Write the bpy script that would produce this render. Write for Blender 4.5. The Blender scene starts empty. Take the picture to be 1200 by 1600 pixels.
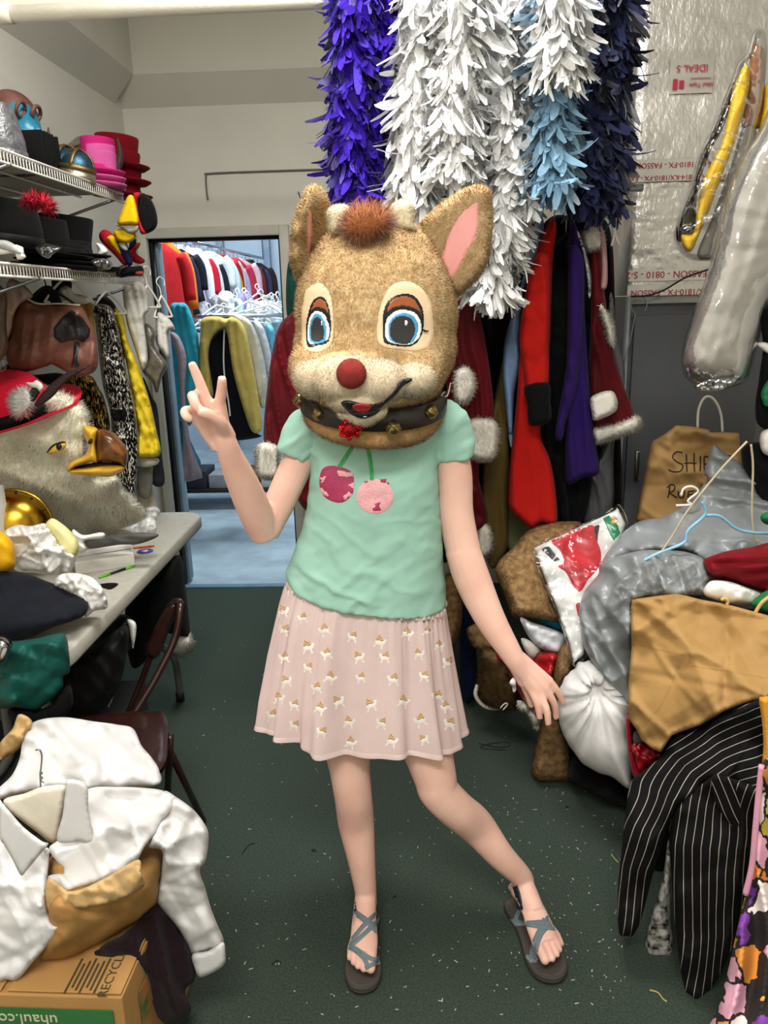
import bpy, bmesh, math, random
import numpy as np
from mathutils import Vector, Matrix
from mathutils.geometry import delaunay_2d_cdt
from mathutils.bvhtree import BVHTree

random.seed(7); RNG = np.random.default_rng(7)
SC = bpy.context.scene; COL = SC.collection

# ------------------------------------------------------------------ camera
def rx(a): c, s = math.cos(a), math.sin(a); return np.array([[1,0,0],[0,c,-s],[0,s,c]])
def rz(a): c, s = math.cos(a), math.sin(a); return np.array([[c,-s,0],[s,c,0],[0,0,1]])
def ry(a): c, s = math.cos(a), math.sin(a); return np.array([[c,0,s],[0,1,0],[-s,0,c]])
CAM = np.array([0, 0, 1.6]); FPX = 1200.
PITCH, YAW, ROLL = math.radians(15.3), math.radians(-2.4), math.radians(-1.5)
RC = rz(-YAW) @ rx(math.pi/2 - PITCH) @ rz(ROLL)
cd = bpy.data.cameras.new('camera'); cam = bpy.data.objects.new('camera', cd); COL.objects.link(cam)
m4 = np.eye(4); m4[:3,:3] = RC; m4[:3,3] = CAM
cam.matrix_world = Matrix(m4.tolist())
cd.sensor_fit = 'VERTICAL'; cd.sensor_height = 36; cd.sensor_width = 27; cd.lens = 36*FPX/1600
cd.clip_start = .05; SC.camera = cam

# ------------------------------------------------------------------ world, lights, exposure
w = bpy.data.worlds.new('world'); SC.world = w; w.use_nodes = True
w.node_tree.nodes['Background'].inputs[0].default_value = (.62, .62, .6, 1)
w.node_tree.nodes['Background'].inputs[1].default_value = .07
def area_light(name, loc, sx, sy, power, col):
    l = bpy.data.lights.new(name, 'AREA'); l.shape = 'RECTANGLE'; l.size = sx; l.size_y = sy
    l.energy = power; l.color = col
    o = bpy.data.objects.new(name, l); o.location = loc; COL.objects.link(o); return o
CEIL = 3.3
FIXTURES = [(-.15, -.45, 64, (1, .985, .95)), (-.1, 1.75, 44, (1, .985, .95)), (-.3, -1.6, 16, (1, .985, .95))]
for (fx, fy, p, c) in FIXTURES: area_light('fluorescent_light', (fx, fy, CEIL-.12), 1.25, .5, p, c)
area_light('fluorescent_light', (-1.0, 5.6, CEIL-.12), 1.3, .5, 60, (.80, .91, 1))
area_light('fluorescent_light', (-1.9, 7.2, CEIL-.12), 1.3, .5, 45, (.80, .91, 1))
SC.view_settings.view_transform = 'Standard'; SC.view_settings.look = 'None'
SC.view_settings.gamma = 1; SC.view_settings.use_curve_mapping = False
SC.view_settings.exposure = .5

# ------------------------------------------------------------------ pixel <-> place (to read positions off the photograph)
def rays(px, py):
    px = np.atleast_1d(np.asarray(px, float)); py = np.atleast_1d(np.asarray(py, float))
    return np.stack([(px-600)/FPX, -(py-800)/FPX, -np.ones_like(px)], 1) @ RC.T
def atY(px, py, Y):
    d = rays(px, py); p = CAM + d*(np.asarray(Y, float)/d[:,1])[:,None]
    return p[0] if np.isscalar(px) else p
def atZ(px, py, Z):
    d = rays(px, py); p = CAM + d*((Z-CAM[2])/d[:,2])[:,None]
    return p[0] if np.isscalar(px) else p
def atX(px, py, X):
    d = rays(px, py); p = CAM + d*(X/d[:,0])[:,None]
    return p[0] if np.isscalar(px) else p
def proj(p):
    q = (np.asarray(p, float)-CAM) @ RC; return 600-FPX*q[0]/q[2], 800+FPX*q[1]/q[2]
def solveY(px, X, Z):
    lo, hi = .6, 12.
    for _ in range(50):
        m = (lo+hi)/2; u = proj((X, m, Z))[0]
        if (X < 0) == (u < px): lo = m
        else: hi = m
    return lo

# ------------------------------------------------------------------ noise
def _h(i, j, k, s):
    n = (i*374761393 + j*668265263 + k*1274126177 + s*974711) & 0x7fffffff
    n = ((n ^ (n >> 13))*1274126177) & 0x7fffffff
    return ((n ^ (n >> 16)) & 0xffff)/32767.5 - 1
def vnoise(x, y, z=None, seed=0):
    x = np.asarray(x, float); y = np.asarray(y, float); z = np.zeros_like(x) if z is None else np.asarray(z, float)
    i, j, k = np.floor(x).astype(np.int64), np.floor(y).astype(np.int64), np.floor(z).astype(np.int64)
    fx, fy, fz = x-i, y-j, z-k
    fx, fy, fz = (f*f*f*(f*(f*6-15)+10) for f in (fx, fy, fz))
    r = 0
    for a in (0, 1):
        for b in (0, 1):
            for c in (0, 1):
                r = r + _h(i+a, j+b, k+c, seed)*(fx if a else 1-fx)*(fy if b else 1-fy)*(fz if c else 1-fz)
    return r
def fbm(x, y, z=None, seed=0, o=3):
    r = 0; a = 1.; f = 1.
    for q in range(o):
        r = r + a*vnoise(np.asarray(x)*f, np.asarray(y)*f, None if z is None else np.asarray(z)*f, seed+q*17); a *= .5; f *= 2.1
    return r

# ------------------------------------------------------------------ materials
def lin(h):
    if not isinstance(h, str): return tuple(h)
    v = [int(h[i:i+2], 16)/255 for i in (0, 2, 4)]
    return tuple(c/12.92 if c <= .04045 else ((c+.055)/1.055)**2.4 for c in v)
MATS = {}
def mat(name, col, rough=.85, metal=0, var=.12, vs=9, bump=.25, bs=260, sheen=0, coat=0, trans=0, alpha=1, spec=.4, emit=0, sss=0, stretch=None, col2=None, thr=(.35, .65)):
    if name in MATS: return MATS[name]
    m = bpy.data.materials.new(name); m.use_nodes = True; nt = m.node_tree; N = nt.nodes; L = nt.links
    b = N['Principled BSDF']; c = lin(col)
    tc = N.new('ShaderNodeTexCoord'); src = tc.outputs['Object']
    if stretch:
        mp = N.new('ShaderNodeMapping'); mp.inputs['Scale'].default_value = stretch; L.new(src, mp.inputs[0]); src = mp.outputs[0]
    nz = N.new('ShaderNodeTexNoise'); nz.inputs['Scale'].default_value = vs; nz.inputs['Detail'].default_value = 5; L.new(src, nz.inputs['Vector'])
    mx = N.new('ShaderNodeMix'); mx.data_type = 'RGBA'
    a2 = lin(col2) if col2 else tuple(min(1, k*(1+var)) for k in c)
    a1 = c if col2 else tuple(k*(1-var) for k in c)
    mr = N.new('ShaderNodeMapRange'); mr.inputs[1].default_value, mr.inputs[2].default_value = thr
    L.new(nz.outputs[0], mr.inputs[0]); L.new(mr.outputs[0], mx.inputs['Factor'])
    mx.inputs[6].default_value = (*a1, 1); mx.inputs[7].default_value = (*a2, 1)
    L.new(mx.outputs[2], b.inputs['Base Color'])
    b.inputs['Roughness'].default_value = rough; b.inputs['Metallic'].default_value = metal
    b.inputs['Specular IOR Level'].default_value = spec
    b.inputs['Sheen Weight'].default_value = sheen; b.inputs['Coat Weight'].default_value = coat
    b.inputs['Transmission Weight'].default_value = trans; b.inputs['Alpha'].default_value = alpha
    if sss: b.inputs['Subsurface Weight'].default_value = sss; b.inputs['Subsurface Radius'].default_value = (.02, .008, .004); b.inputs['Subsurface Scale'].default_value = 1
    if emit: b.inputs['Emission Color'].default_value = (*c, 1); b.inputs['Emission Strength'].default_value = emit
    if bump:
        n2 = N.new('ShaderNodeTexNoise'); n2.inputs['Scale'].default_value = bs; n2.inputs['Detail'].default_value = 3
        L.new(src, n2.inputs['Vector'])
        bp = N.new('ShaderNodeBump'); bp.inputs['Strength'].default_value = bump; bp.inputs['Distance'].default_value = .004
        L.new(n2.outputs[0], bp.inputs['Height']); L.new(bp.outputs[0], b.inputs['Normal'])
    MATS[name] = m; return m
def cloth(name, col, **k):
    d = dict(rough=.9, var=.1, vs=14, bump=.2, bs=420, sheen=.02, spec=.15); d.update(k); return mat(name, col, **d)
def plastic_film(name='clear plastic film', a=.16, rough=.12):
    if name in MATS: return MATS[name]
    m = bpy.data.materials.new(name); m.use_nodes = True; nt = m.node_tree; N = nt.nodes; L = nt.links; N.remove(N['Principled BSDF'])
    t = N.new('ShaderNodeBsdfTransparent'); t.inputs[0].default_value = (.97, .97, .97, 1); g = N.new('ShaderNodeBsdfGlossy'); g.inputs['Roughness'].default_value = rough
    lw = N.new('ShaderNodeFresnel'); lw.inputs[0].default_value = 1.5; ad = N.new('ShaderNodeMath'); ad.operation = 'MULTIPLY_ADD'; ad.inputs[1].default_value = .55; ad.inputs[2].default_value = a*.2; L.new(lw.outputs[0], ad.inputs[0])
    tc = N.new('ShaderNodeTexCoord'); nz = N.new('ShaderNodeTexNoise'); nz.inputs['Scale'].default_value = 24; nz.inputs['Detail'].default_value = 4; L.new(tc.outputs['Object'], nz.inputs['Vector'])
    bp = N.new('ShaderNodeBump'); bp.inputs['Strength'].default_value = .3; bp.inputs['Distance'].default_value = .012; L.new(nz.outputs[0], bp.inputs['Height']); L.new(bp.outputs[0], g.inputs['Normal']); L.new(bp.outputs[0], lw.inputs['Normal'])
    x_ = N.new('ShaderNodeMixShader'); L.new(ad.outputs[0], x_.inputs[0]); L.new(t.outputs[0], x_.inputs[1]); L.new(g.outputs[0], x_.inputs[2]); L.new(x_.outputs[0], N['Material Output'].inputs[0]); MATS[name] = m; return m

# ------------------------------------------------------------------ objects
def mk(name, V, F, m=None, parent=None, smooth=True, uv=None, normals=None, mats=None, midx=None):
    V = np.asarray(V, float)
    me = bpy.data.meshes.new(name)
    me.from_pydata(V.tolist(), [], F if isinstance(F, list) else F.tolist())
    if smooth: me.polygons.foreach_set('use_smooth', [True]*len(me.polygons))
    for q in (mats or ([m] if m else [])): me.materials.append(q)
    if midx is not None: me.polygons.foreach_set('material_index', np.asarray(midx, np.int32))
    if uv is not None:
        l = me.uv_layers.new(name='UVMap'); idx = np.zeros(len(me.loops), np.int32); me.loops.foreach_get('vertex_index', idx)
        l.data.foreach_set('uv', np.asarray(uv, np.float32)[idx].ravel())
    me.update()
    if normals is not None: me.normals_split_custom_set_from_vertices(np.asarray(normals, float).tolist())
    o = bpy.data.objects.new(name, me); COL.objects.link(o)
    if parent is not None:
        o.parent = parent
        o.matrix_parent_inverse = Matrix.Translation(-(Vector(ORIG.get(parent.name, (0,0,0)))))
    return o
ORIG = {}
def tag(o, label=None, cat=None, group=None, kind=None):
    if label: o['label'] = label
    if cat: o['category'] = cat
    if group: o['group'] = group
    if kind: o['kind'] = kind
    return o
def root(name, loc, label, cat, group=None):
    o = bpy.data.objects.new(name, None); COL.objects.link(o); o.location = loc; o.empty_display_size = .05
    ORIG[o.name] = tuple(loc); return tag(o, label, cat, group)
def dup(r, loc, label=None, rotz=None, scale=None):
    c = r.copy(); COL.objects.link(c); c.location = loc
    if rotz is not None: c.rotation_euler = (r.rotation_euler[0], r.rotation_euler[1], rotz)
    if scale: c.scale = (scale,)*3
    if label: c['label'] = label
    def kids(a, b):
        for ch in a.children:
            d = ch.copy(); COL.objects.link(d); d.parent = b; d.matrix_parent_inverse = ch.matrix_parent_inverse.copy(); kids(ch, d)
    kids(r, c); return c

# ------------------------------------------------------------------ shapes: every one returns (V, F)
def merge(parts):
    Vs, Fs, o = [], [], 0
    for V, F in parts:
        V = np.asarray(V, float); Vs.append(V); Fs += [tuple(int(i)+o for i in f) for f in F]; o += len(V)
    return np.concatenate(Vs), Fs
def xf(s, M=None, t=(0,0,0)):
    V = np.asarray(s[0], float)
    if M is not None: V = V @ np.asarray(M).T
    return V+np.asarray(t, float), s[1]
def box(c, s, bev=0, M=None):
    bm = bmesh.new(); bmesh.ops.create_cube(bm, size=1)
    for v in bm.verts: v.co = Vector((v.co.x*s[0], v.co.y*s[1], v.co.z*s[2]))
    if bev: bmesh.ops.bevel(bm, geom=list(bm.edges), offset=bev, segments=2, affect='EDGES', profile=.5)
    V = np.array([v.co[:] for v in bm.verts]); bm.verts.index_update(); F = [tuple(v.index for v in f.verts) for f in bm.faces]; bm.free()
    return xf((V, F), M, c)
def loft(R, closed=True, cap=True):
    R = [np.asarray(r, float) for r in R]; n, m = len(R), len(R[0]); V = np.concatenate(R); F = []
    for i in range(n-1):
        for j in range(m if closed else m-1):
            k = (j+1) % m; F.append((i*m+j, i*m+k, (i+1)*m+k, (i+1)*m+j))
    if cap and closed:
        for i, s in ((0, -1), (n-1, 1)):
            c = len(V); V = np.concatenate([V, R[i].mean(0)[None]])
            for j in range(m):
                a, b = i*m+j, i*m+(j+1) % m; F.append((b, a, c) if s < 0 else (a, b, c))
    return V, F
def lathe(prof, seg=32, sx=1, sy=1):
    a = np.linspace(0, 2*math.pi, seg, endpoint=False)
    return loft([np.stack([r*np.cos(a)*sx, r*np.sin(a)*sy, np.full(seg, z)], 1) for r, z in prof])
def crc(P, n, closed=False):
    P = np.asarray(P, float); N = len(P); out = []
    segs = N if closed else N-1
    for t in np.linspace(0, segs, n, endpoint=not closed):
        i = min(int(t), segs-1); f = t-i
        g = (lambda k: P[k % N]) if closed else (lambda k: P[min(max(k, 0), N-1)])
        a, b, c, d = g(i-1), g(i), g(i+1), g(i+2)
        out.append(.5*(2*b+(c-a)*f+(2*a-5*b+4*c-d)*f*f+(3*b-a-3*c+d)*f**3))
    return np.array(out)
def tube(P, rad, seg=10, n=None, squash=None, cap=True):
    P = np.asarray(P, float); rad = np.asarray(rad, float)*np.ones(len(P))
    if n: q = crc(np.column_stack([P, rad]), n); P, rad = q[:,:3], q[:,3]
    T = np.gradient(P, axis=0); T /= np.linalg.norm(T, axis=1)[:,None]+1e-12
    u = np.cross(T[0], (0, 0, 1.)); u = u if np.linalg.norm(u) > .05 else np.cross(T[0], (0, 1., 0)); u /= np.linalg.norm(u)
    a = np.linspace(0, 2*math.pi, seg, endpoint=False); R = []
    for p, t, r in zip(P, T, rad):
        u = u-t*np.dot(u, t); u /= np.linalg.norm(u); v = np.cross(t, u)
        su, sv = squash or (1, 1)
        R.append(p+r*(np.cos(a)[:,None]*u*su+np.sin(a)[:,None]*v*sv))
    return loft(R, cap=cap)
def ell(c, r, seg=24, M=None):
    r = np.ones(3)*r; a = np.linspace(0, math.pi, seg//2+1); prof = [(max(math.sin(t), .002), -math.cos(t)) for t in a]
    V, F = lathe(prof, seg); return xf((V*r, F), M, c)
def rotm(x=0, y=0, z=0): return rz(math.radians(z)) @ ry(math.radians(y)) @ rx(math.radians(x))

def remesh(parts, voxel=.005, smooth=6, fac=.5):
    V, F = merge(parts); o = mk('tmp', V, F, smooth=False)
    r = o.modifiers.new('r', 'REMESH'); r.mode = 'VOXEL'; r.voxel_size = voxel; r.adaptivity = 0
    s = o.modifiers.new('s', 'SMOOTH'); s.factor = fac; s.iterations = smooth
    e = o.evaluated_get(bpy.context.evaluated_depsgraph_get()); me = e.to_mesh()
    A = np.zeros(len(me.vertices)*3, np.float32); me.vertices.foreach_get('co', A); A = A.reshape(-1, 3).astype(float)
    G = [tuple(p.vertices) for p in me.polygons]; e.to_mesh_clear(); md = o.data; bpy.data.objects.remove(o); bpy.data.meshes.remove(md)
    return A, G
def tris(F):
    T = []
    for f in F:
        for k in range(1, len(f)-1): T.append((f[0], f[k], f[k+1]))
    return np.array(T)
def vnormals(V, F):
    T = tris(F); n = np.cross(V[T[:,1]]-V[T[:,0]], V[T[:,2]]-V[T[:,0]]); N = np.zeros_like(V)
    for k in range(3): np.add.at(N, T[:,k], n)
    return N/(np.linalg.norm(N, axis=1)[:,None]+1e-12)
def fur(V, F, n, ln, wd, lean=(0, 0, -.7), jit=.35, up=.7, keep=None, seed=1):
    """short pile: n blades on the surface, joined to it"""
    r = np.random.default_rng(seed); T = tris(F)
    c = np.cross(V[T[:,1]]-V[T[:,0]], V[T[:,2]]-V[T[:,0]]); ar = np.linalg.norm(c, axis=1)
    N = vnormals(V, F)
    if keep is not None: ar = ar*keep(V[T].mean(1))
    ti = r.choice(len(T), n, p=ar/ar.sum()); a = r.random((n, 2)); f = a.sum(1) > 1; a[f] = 1-a[f]
    t = T[ti]; A, B, C = V[t[:,0]], V[t[:,1]], V[t[:,2]]
    p = A+(B-A)*a[:,:1]+(C-A)*a[:,1:]; nn = N[t[:,0]]*(1-a.sum(1))[:,None]+N[t[:,1]]*a[:,:1]+N[t[:,2]]*a[:,1:]
    nn /= np.linalg.norm(nn, axis=1)[:,None]+1e-9
    cl = vnoise(p[:,0]*45, p[:,1]*45, p[:,2]*45, 3)[:,None]*.5
    d = nn*up+np.asarray(lean)+r.normal(0, jit, (n, 3))+cl*np.array([.8, .2, .5]); d -= nn*np.minimum(0, (d*nn).sum(1))[:,None]*1.3
    d /= np.linalg.norm(d, axis=1)[:,None]; L = (ln*(.6+.8*r.random(n)))[:,None]
    s = np.cross(d, nn); s /= np.linalg.norm(s, axis=1)[:,None]+1e-9
    p0 = p-nn*.001; V2 = np.concatenate([p0-s*wd/2, p0+s*wd/2, p0+d*L])
    k = len(V); i = np.arange(n); F2 = np.stack([i+k, i+n+k, i+2*n+k], 1)
    nb = nn*.9+d*.25+r.normal(0, .09, (n, 3)); nb /= np.linalg.norm(nb, axis=1)[:,None]
    return np.concatenate([V, V2]), [tuple(f) for f in F]+[tuple(f) for f in F2.tolist()], np.concatenate([N, nb, nb, nb])

def inside(P, poly):
    x, y = P[:,0], P[:,1]; r = np.zeros(len(P), bool); n = len(poly); j = n-1
    for i in range(n):
        xi, yi = poly[i]; xj, yj = poly[j]
        r ^= ((yi > y) != (yj > y)) & (x < (xj-xi)*(y-yi)/(yj-yi+1e-12)+xi); j = i
    return r
def pdist(P, poly, closed=True):
    d = np.full(len(P), 1e9); n = len(poly)
    for i in range(n if closed else n-1):
        a = poly[i]; b = poly[(i+1) % n]; ab = b-a; t = np.clip(((P-a)@ab)/(ab@ab+1e-9), 0, 1)
        d = np.minimum(d, np.hypot(*(P-(a+t[:,None]*ab)).T))
    return d
def outline_mesh(out, res, smooth=True):
    out = np.asarray(out, float); per = np.hypot(*(np.roll(out, -1, 0)-out).T).sum()
    if smooth: B = crc(out, max(len(out)*2, int(per/res)), True)
    else:
        B = []
        for a, b in zip(out, np.roll(out, -1, 0)):
            k = max(1, int(np.hypot(*(b-a))/res)); B += [a+(b-a)*t/k for t in range(k)]
        B = np.array(B)
    lo, hi = B.min(0), B.max(0); gx, gy = np.meshgrid(np.arange(lo[0], hi[0], res), np.arange(lo[1], hi[1], res*.87))
    gx = gx+(np.arange(gx.shape[0]) % 2)[:,None]*res/2
    G = np.stack([gx.ravel(), gy.ravel()], 1); G = G[inside(G, B)]
    if len(G): G = G[pdist(G, B) > res*.55]
    P = np.concatenate([B, G]) if len(G) else B; nb = len(B)
    r = delaunay_2d_cdt([Vector(p) for p in P], [(i, (i+1) % nb) for i in range(nb)], [], 1, 1e-6)
    Q = np.array([v[:] for v in r[0]]); F = [tuple(f) for f in r[2]]; d = pdist(Q, B); d[d < 1e-3] = 0
    return Q, F, d, B
def idw(Q, C, vals, p=2.5):
    D = np.hypot(Q[:,None,0]-C[None,:,0], Q[:,None,1]-C[None,:,1])+9; W = D**-p; return (W*vals).sum(1)/W.sum(1)
def fold_field(Q, folds, seed=0):
    h = np.zeros(len(Q)); x, y = Q[:,0], Q[:,1]
    for k, f in enumerate(folds):
        ang, wl, amp = f[:3]; warp = f[3] if len(f) > 3 else .35*wl
        if ang == 'c':      # straight creases of crumpled paper, film or pressed cotton
            r = np.random.default_rng(seed*7+k+11); cx, cy = x.mean(), y.mean(); sp = max(np.ptp(x), np.ptp(y)); n = int(np.clip(sp/wl*10, 8, 70))
            for q in range(n):
                a = r.random()*math.pi; o = (r.random()-.5)*sp; w_ = wl*(.07+.3*r.random()**1.5); bend = 14*vnoise(x/(wl*2), y/(wl*2), None, seed+q)
                d = (x-cx)*math.sin(a)-(y-cy)*math.cos(a)-o+bend; al = (x-cx)*math.cos(a)+(y-cy)*math.sin(a)
                mk_ = np.clip(.55+1.2*vnoise(al/(wl*1.3), d/(wl*2.5)+q*7.3, None, seed+q), 0, 1); e = np.clip(1-np.abs(d)/w_, 0, 1)
                h += amp*r.choice((-.8, 1.))*4.2*(w_/wl)*e*mk_
            continue
        if ang is None: h += amp*fbm(x/wl, y/wl, None, seed+k*31); continue
        a = math.radians(ang); u = x*math.sin(a)-y*math.cos(a); v = x*math.cos(a)+y*math.sin(a)   # folds run along angle ang
        wz = warp*vnoise(u/(wl*2.2), v/(wl*5), None, seed+k*31)*1.6
        s = 1-2*np.abs(np.sin(math.pi*(u+wz)/wl+seed))**.8
        h += amp*s*(.55+.6*vnoise(u/(wl*1.7), v/(wl*3), None, seed+5+k*31))
    return h
def blob(out, Y, bulge=.05, back=None, edge=None, ctrl=(), folds=(), res=6, seed=0, smooth=True):
    """a stuffed / draped soft volume: outline, own distance, own thickness; returns V, F, Q (pixel coords per vertex)"""
    out = np.asarray(out, float); Q, F, d, B = outline_mesh(out, res, smooth)
    Yv = np.ones(len(out))*np.asarray(Y, float); C = out; vals = Yv
    if len(ctrl): ct = np.asarray(ctrl, float); C = np.concatenate([out, ct[:,:2]]); vals = np.concatenate([Yv, ct[:,2]])
    Yb = idw(Q, C, vals); E = edge or max(6., .26*d.max()); t = np.clip(d/E, 0, 1); prof = np.sqrt(1-(1-t)**2)
    h = bulge*prof; hb = (bulge if back is None else back)*prof; fd = np.clip(d/(E*.35), 0, 1)
    fo = fold_field(Q, folds, seed)*(.35+.65*fd) if len(folds) else 0
    Pf = atY(Q[:,0], Q[:,1], Yb-h-fo); rim = d <= 0; bk = np.where(~rim)[0]
    Pb = atY(Q[bk,0], Q[bk,1], (Yb+hb-(fo*.5 if len(folds) else 0))[bk])
    mp = np.arange(len(Q)); mp[bk] = len(Q)+np.arange(len(bk))
    F2 = [tuple(int(mp[i]) for i in reversed(f)) for f in F]
    F2 = [g for g, f in zip(F2, F) if not all(rim[i] for i in f)]
    V = np.concatenate([Pf, Pb]); n = np.cross(Pf[F[0][1]]-Pf[F[0][0]], Pf[F[0][2]]-Pf[F[0][0]])
    FF = list(F)+F2
    if n[1] > 0: FF = [tuple(reversed(f)) for f in FF]
    return V, FF, np.concatenate([Q, Q[bk]])
def soft(name, label, cat, out, Y, m, group=None, parent=None, kind=None, uvf=None, furn=0, furl=.012, furw=.0025, lean=(0,0,-.7), **k):
    V, F, Q = blob(out, Y, **k); uv = None if uvf is None else uvf(Q); nr = None
    if furn: V, F, nr = fur(V, F, furn, furl, furw, lean)
    o = mk(name, V, F, m, parent, uv=uv, normals=nr)
    if parent is None: tag(o, label, cat, group)
    elif label: o['label'] = label
    return o
def C(pts, ox, oy, s): return [(ox+s*x, oy+s*y) for x, y in pts]      # crop coordinates -> photograph pixels
def bvh(V, F): return BVHTree.FromPolygons([tuple(v) for v in np.asarray(V)], [tuple(int(i) for i in f) for f in F])
def bvh_of(*objs):
    s = [(np.array([v.co[:] for v in o.data.vertices]), [tuple(p.vertices) for p in o.data.polygons]) for o in objs]
    return bvh(*merge(s))
def cast(t, px, py):
    d = rays(px, py); out = []
    for q in d:
        h = t.ray_cast(Vector(CAM), Vector(q).normalized()); out.append(h)
    return out
def decal(out, t, off=.0015, res=4, smooth=True, rim=.0002):
    """a thin patch that lies on the surface under it"""
    Q, F, d, B = outline_mesh(out, res, smooth); H = cast(t, Q[:,0], Q[:,1]); V = np.zeros((len(Q), 3)); ok = np.ones(len(Q), bool)
    for i, h in enumerate(H):
        if h[0] is None: ok[i] = False; continue
        n = (Vector(CAM)-h[0]).normalized()
        V[i] = h[0]+n*(off if d[i] > 0 else off*.25+rim)
    F = [f for f in F if all(ok[i] for i in f)]
    if F:
        f = F[0]; n = np.cross(V[f[1]]-V[f[0]], V[f[2]]-V[f[0]])
        if np.dot(n, CAM-V[f[0]]) < 0: F = [tuple(reversed(g)) for g in F]
    return V, F
def largest(s):
    V, F = s; p = list(range(len(V)))
    def fd(i):
        while p[i] != i: p[i] = p[p[i]]; i = p[i]
        return i
    for f in F:
        for a in f[1:]: p[fd(a)] = fd(f[0])
    c = {}
    for f in F: c[fd(f[0])] = c.get(fd(f[0]), 0)+1
    if not c: return s
    k = max(c, key=c.get); F = [f for f in F if fd(f[0]) == k]; used = sorted({i for f in F for i in f}); mp = {a: b for b, a in enumerate(used)}
    return V[used], [tuple(mp[i] for i in f) for f in F]
def circ(cx, cy, r, ry_=None, n=14, rot=0):
    a = np.linspace(0, 2*math.pi, n, endpoint=False); ry_ = ry_ or r; c, s = math.cos(math.radians(rot)), math.sin(math.radians(rot))
    return [(cx+r*math.cos(t)*c-ry_*math.sin(t)*s, cy+r*math.cos(t)*s+ry_*math.sin(t)*c) for t in a]
def text_mesh(s, size, M, loc, extr=.0004):
    cu = bpy.data.curves.new('t', 'FONT'); cu.body = s; cu.size = size; cu.extrude = extr; cu.align_x = 'CENTER'; cu.align_y = 'CENTER'; cu.resolution_u = 3
    o = bpy.data.objects.new('t', cu); COL.objects.link(o); e = o.evaluated_get(bpy.context.evaluated_depsgraph_get()); me = e.to_mesh()
    V = np.array([v.co[:] for v in me.vertices]); F = [tuple(p.vertices) for p in me.polygons]; e.to_mesh_clear()
    bpy.data.objects.remove(o); bpy.data.curves.remove(cu); return xf((V, F), M, loc)
# =================================================================== the setting
XL, XR, YB, YN = -1.45, 1.62, 4.24, -2.2
M_wall = mat('painted wall', 'd8d4c9', rough=.9, var=.04, vs=2.5, bump=.12, bs=60)
M_shadow_ledge = mat('shadow band ledge paint', 'd2cec2', rough=.9, var=.04, vs=2, bump=.1, bs=60)
M_white = mat('white enamel', 'dcdad2', rough=.45, var=.03, bump=.05)
M_carpet = mat('green carpet', '424d44', rough=1, var=.22, vs=170, bump=.8, bs=900, spec=.1)
M_conc = mat('blue grey painted concrete', '9fb0b8', rough=.55, var=.16, vs=5, bump=.15, bs=60)
M_black = mat('black rubber', '141414', rough=.6, var=.1)
M_chrome = mat('bright metal', 'b9bcc0', rough=.25, metal=1, var=.05, bump=0)
M_wire = mat('galvanised wire', '8f9296', rough=.35, metal=.9, var=.08, bump=0)
def st(name, s, m, parent=None, smooth=False):
    o = mk(name, s[0], s[1], m, parent, smooth=smooth)
    if parent is None: o['kind'] = 'structure'
    return o
floor = st('floor', box(((XL+XR)/2, (YN+YB)/2, -.05), (XR-XL+.4, YB-YN, .1)), M_carpet)
st('floor_back_room', box((-1.4, (YB+8.7)/2, -.05), (5.6, 8.7-YB, .1)), M_conc)
st('trim_1', box((-1.04, YB-.015, .004), (.68, .05, .012), .003), mat('blue floor edge', '5d7f92', rough=.5))
st('ceiling', box(((XL+XR)/2, (YN+YB)/2, CEIL+.05), (XR-XL+.4, YB-YN+.3, .1)), mat('ceiling paint', 'd8d4c8', rough=.95, var=.03))
wl = st('wall_left', box((XL-.06, (YN+YB)/2, CEIL/2), (.12, YB-YN+.2, CEIL)), M_wall)
st('wall_right', box((XR+.06, (YN+YB)/2, CEIL/2), (.12, YB-YN+.2, CEIL)), mat('grey block wall', 'b9b7ac', rough=.9, var=.06, vs=4, bs=120))
st('wall_near', box(((XL+XR)/2, YN-.06, CEIL/2), (XR-XL+.4, .12, CEIL)), M_wall)
# back wall round the doorway
DX0, DX1, DZ = -1.385, -.685, 1.95
st('wall_back', merge([box(((XL+DX0)/2-.03, YB+.07, CEIL/2), (DX0-XL+.06, .14, CEIL)), box(((DX1+XR)/2, YB+.07, CEIL/2), (XR-DX1, .14, CEIL)),
                       box(((DX0+DX1)/2, YB+.07, (DZ+CEIL)/2), (DX1-DX0, .14, CEIL-DZ))]), M_wall)
# added ledge along left and back walls, its chamfer shaped for a shadow band
def prism(poly, a0, a1, axis):
    R = [np.array([(x, a, z) if axis == 'y' else (a, x, z) for x, z in poly]) for a in (a0, a1)]; return loft(R)
sz = 2.575
st('trim_2', prism([(XL, sz), (XL+.11, sz+.125), (XL+.11, CEIL), (XL, CEIL)], YN, YB-.11, 'y'), M_shadow_ledge)
st('trim_3', prism([(YB, sz), (YB-.11, sz+.125), (YB-.11, CEIL), (YB, CEIL)], XL, XR, 'x'), M_shadow_ledge)
# door frame
df = root('door_1', ((DX0+DX1)/2, YB, 0), 'pale painted frame of the doorway into the back room', 'door frame'); df['kind'] = 'structure'
M_frame = mat('cream door frame', 'c6c3b6', rough=.6, var=.04)
fw = .05
mk('door_jamb', *box((DX0-fw/2, YB-.01, (DZ+fw)/2), (fw, .05, DZ+fw), .004), M_frame, df)
mk('door_jamb', *box((DX1+fw/2, YB-.01, (DZ+fw)/2), (fw, .05, DZ+fw), .004), M_frame, df)
mk('door_head', *box(((DX0+DX1)/2, YB-.01, DZ+fw/2), (DX1-DX0, .045, fw), .004), M_frame, df)
mk('gasket', *merge([box((DX0+.008, YB+.03, DZ/2), (.016, .05, DZ)), box(((DX0+DX1)/2, YB+.03, DZ-.008), (DX1-DX0, .05, .016)), box((DX1-.006, YB+.03, DZ/2), (.012, .05, DZ))]), M_black, df)
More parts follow.
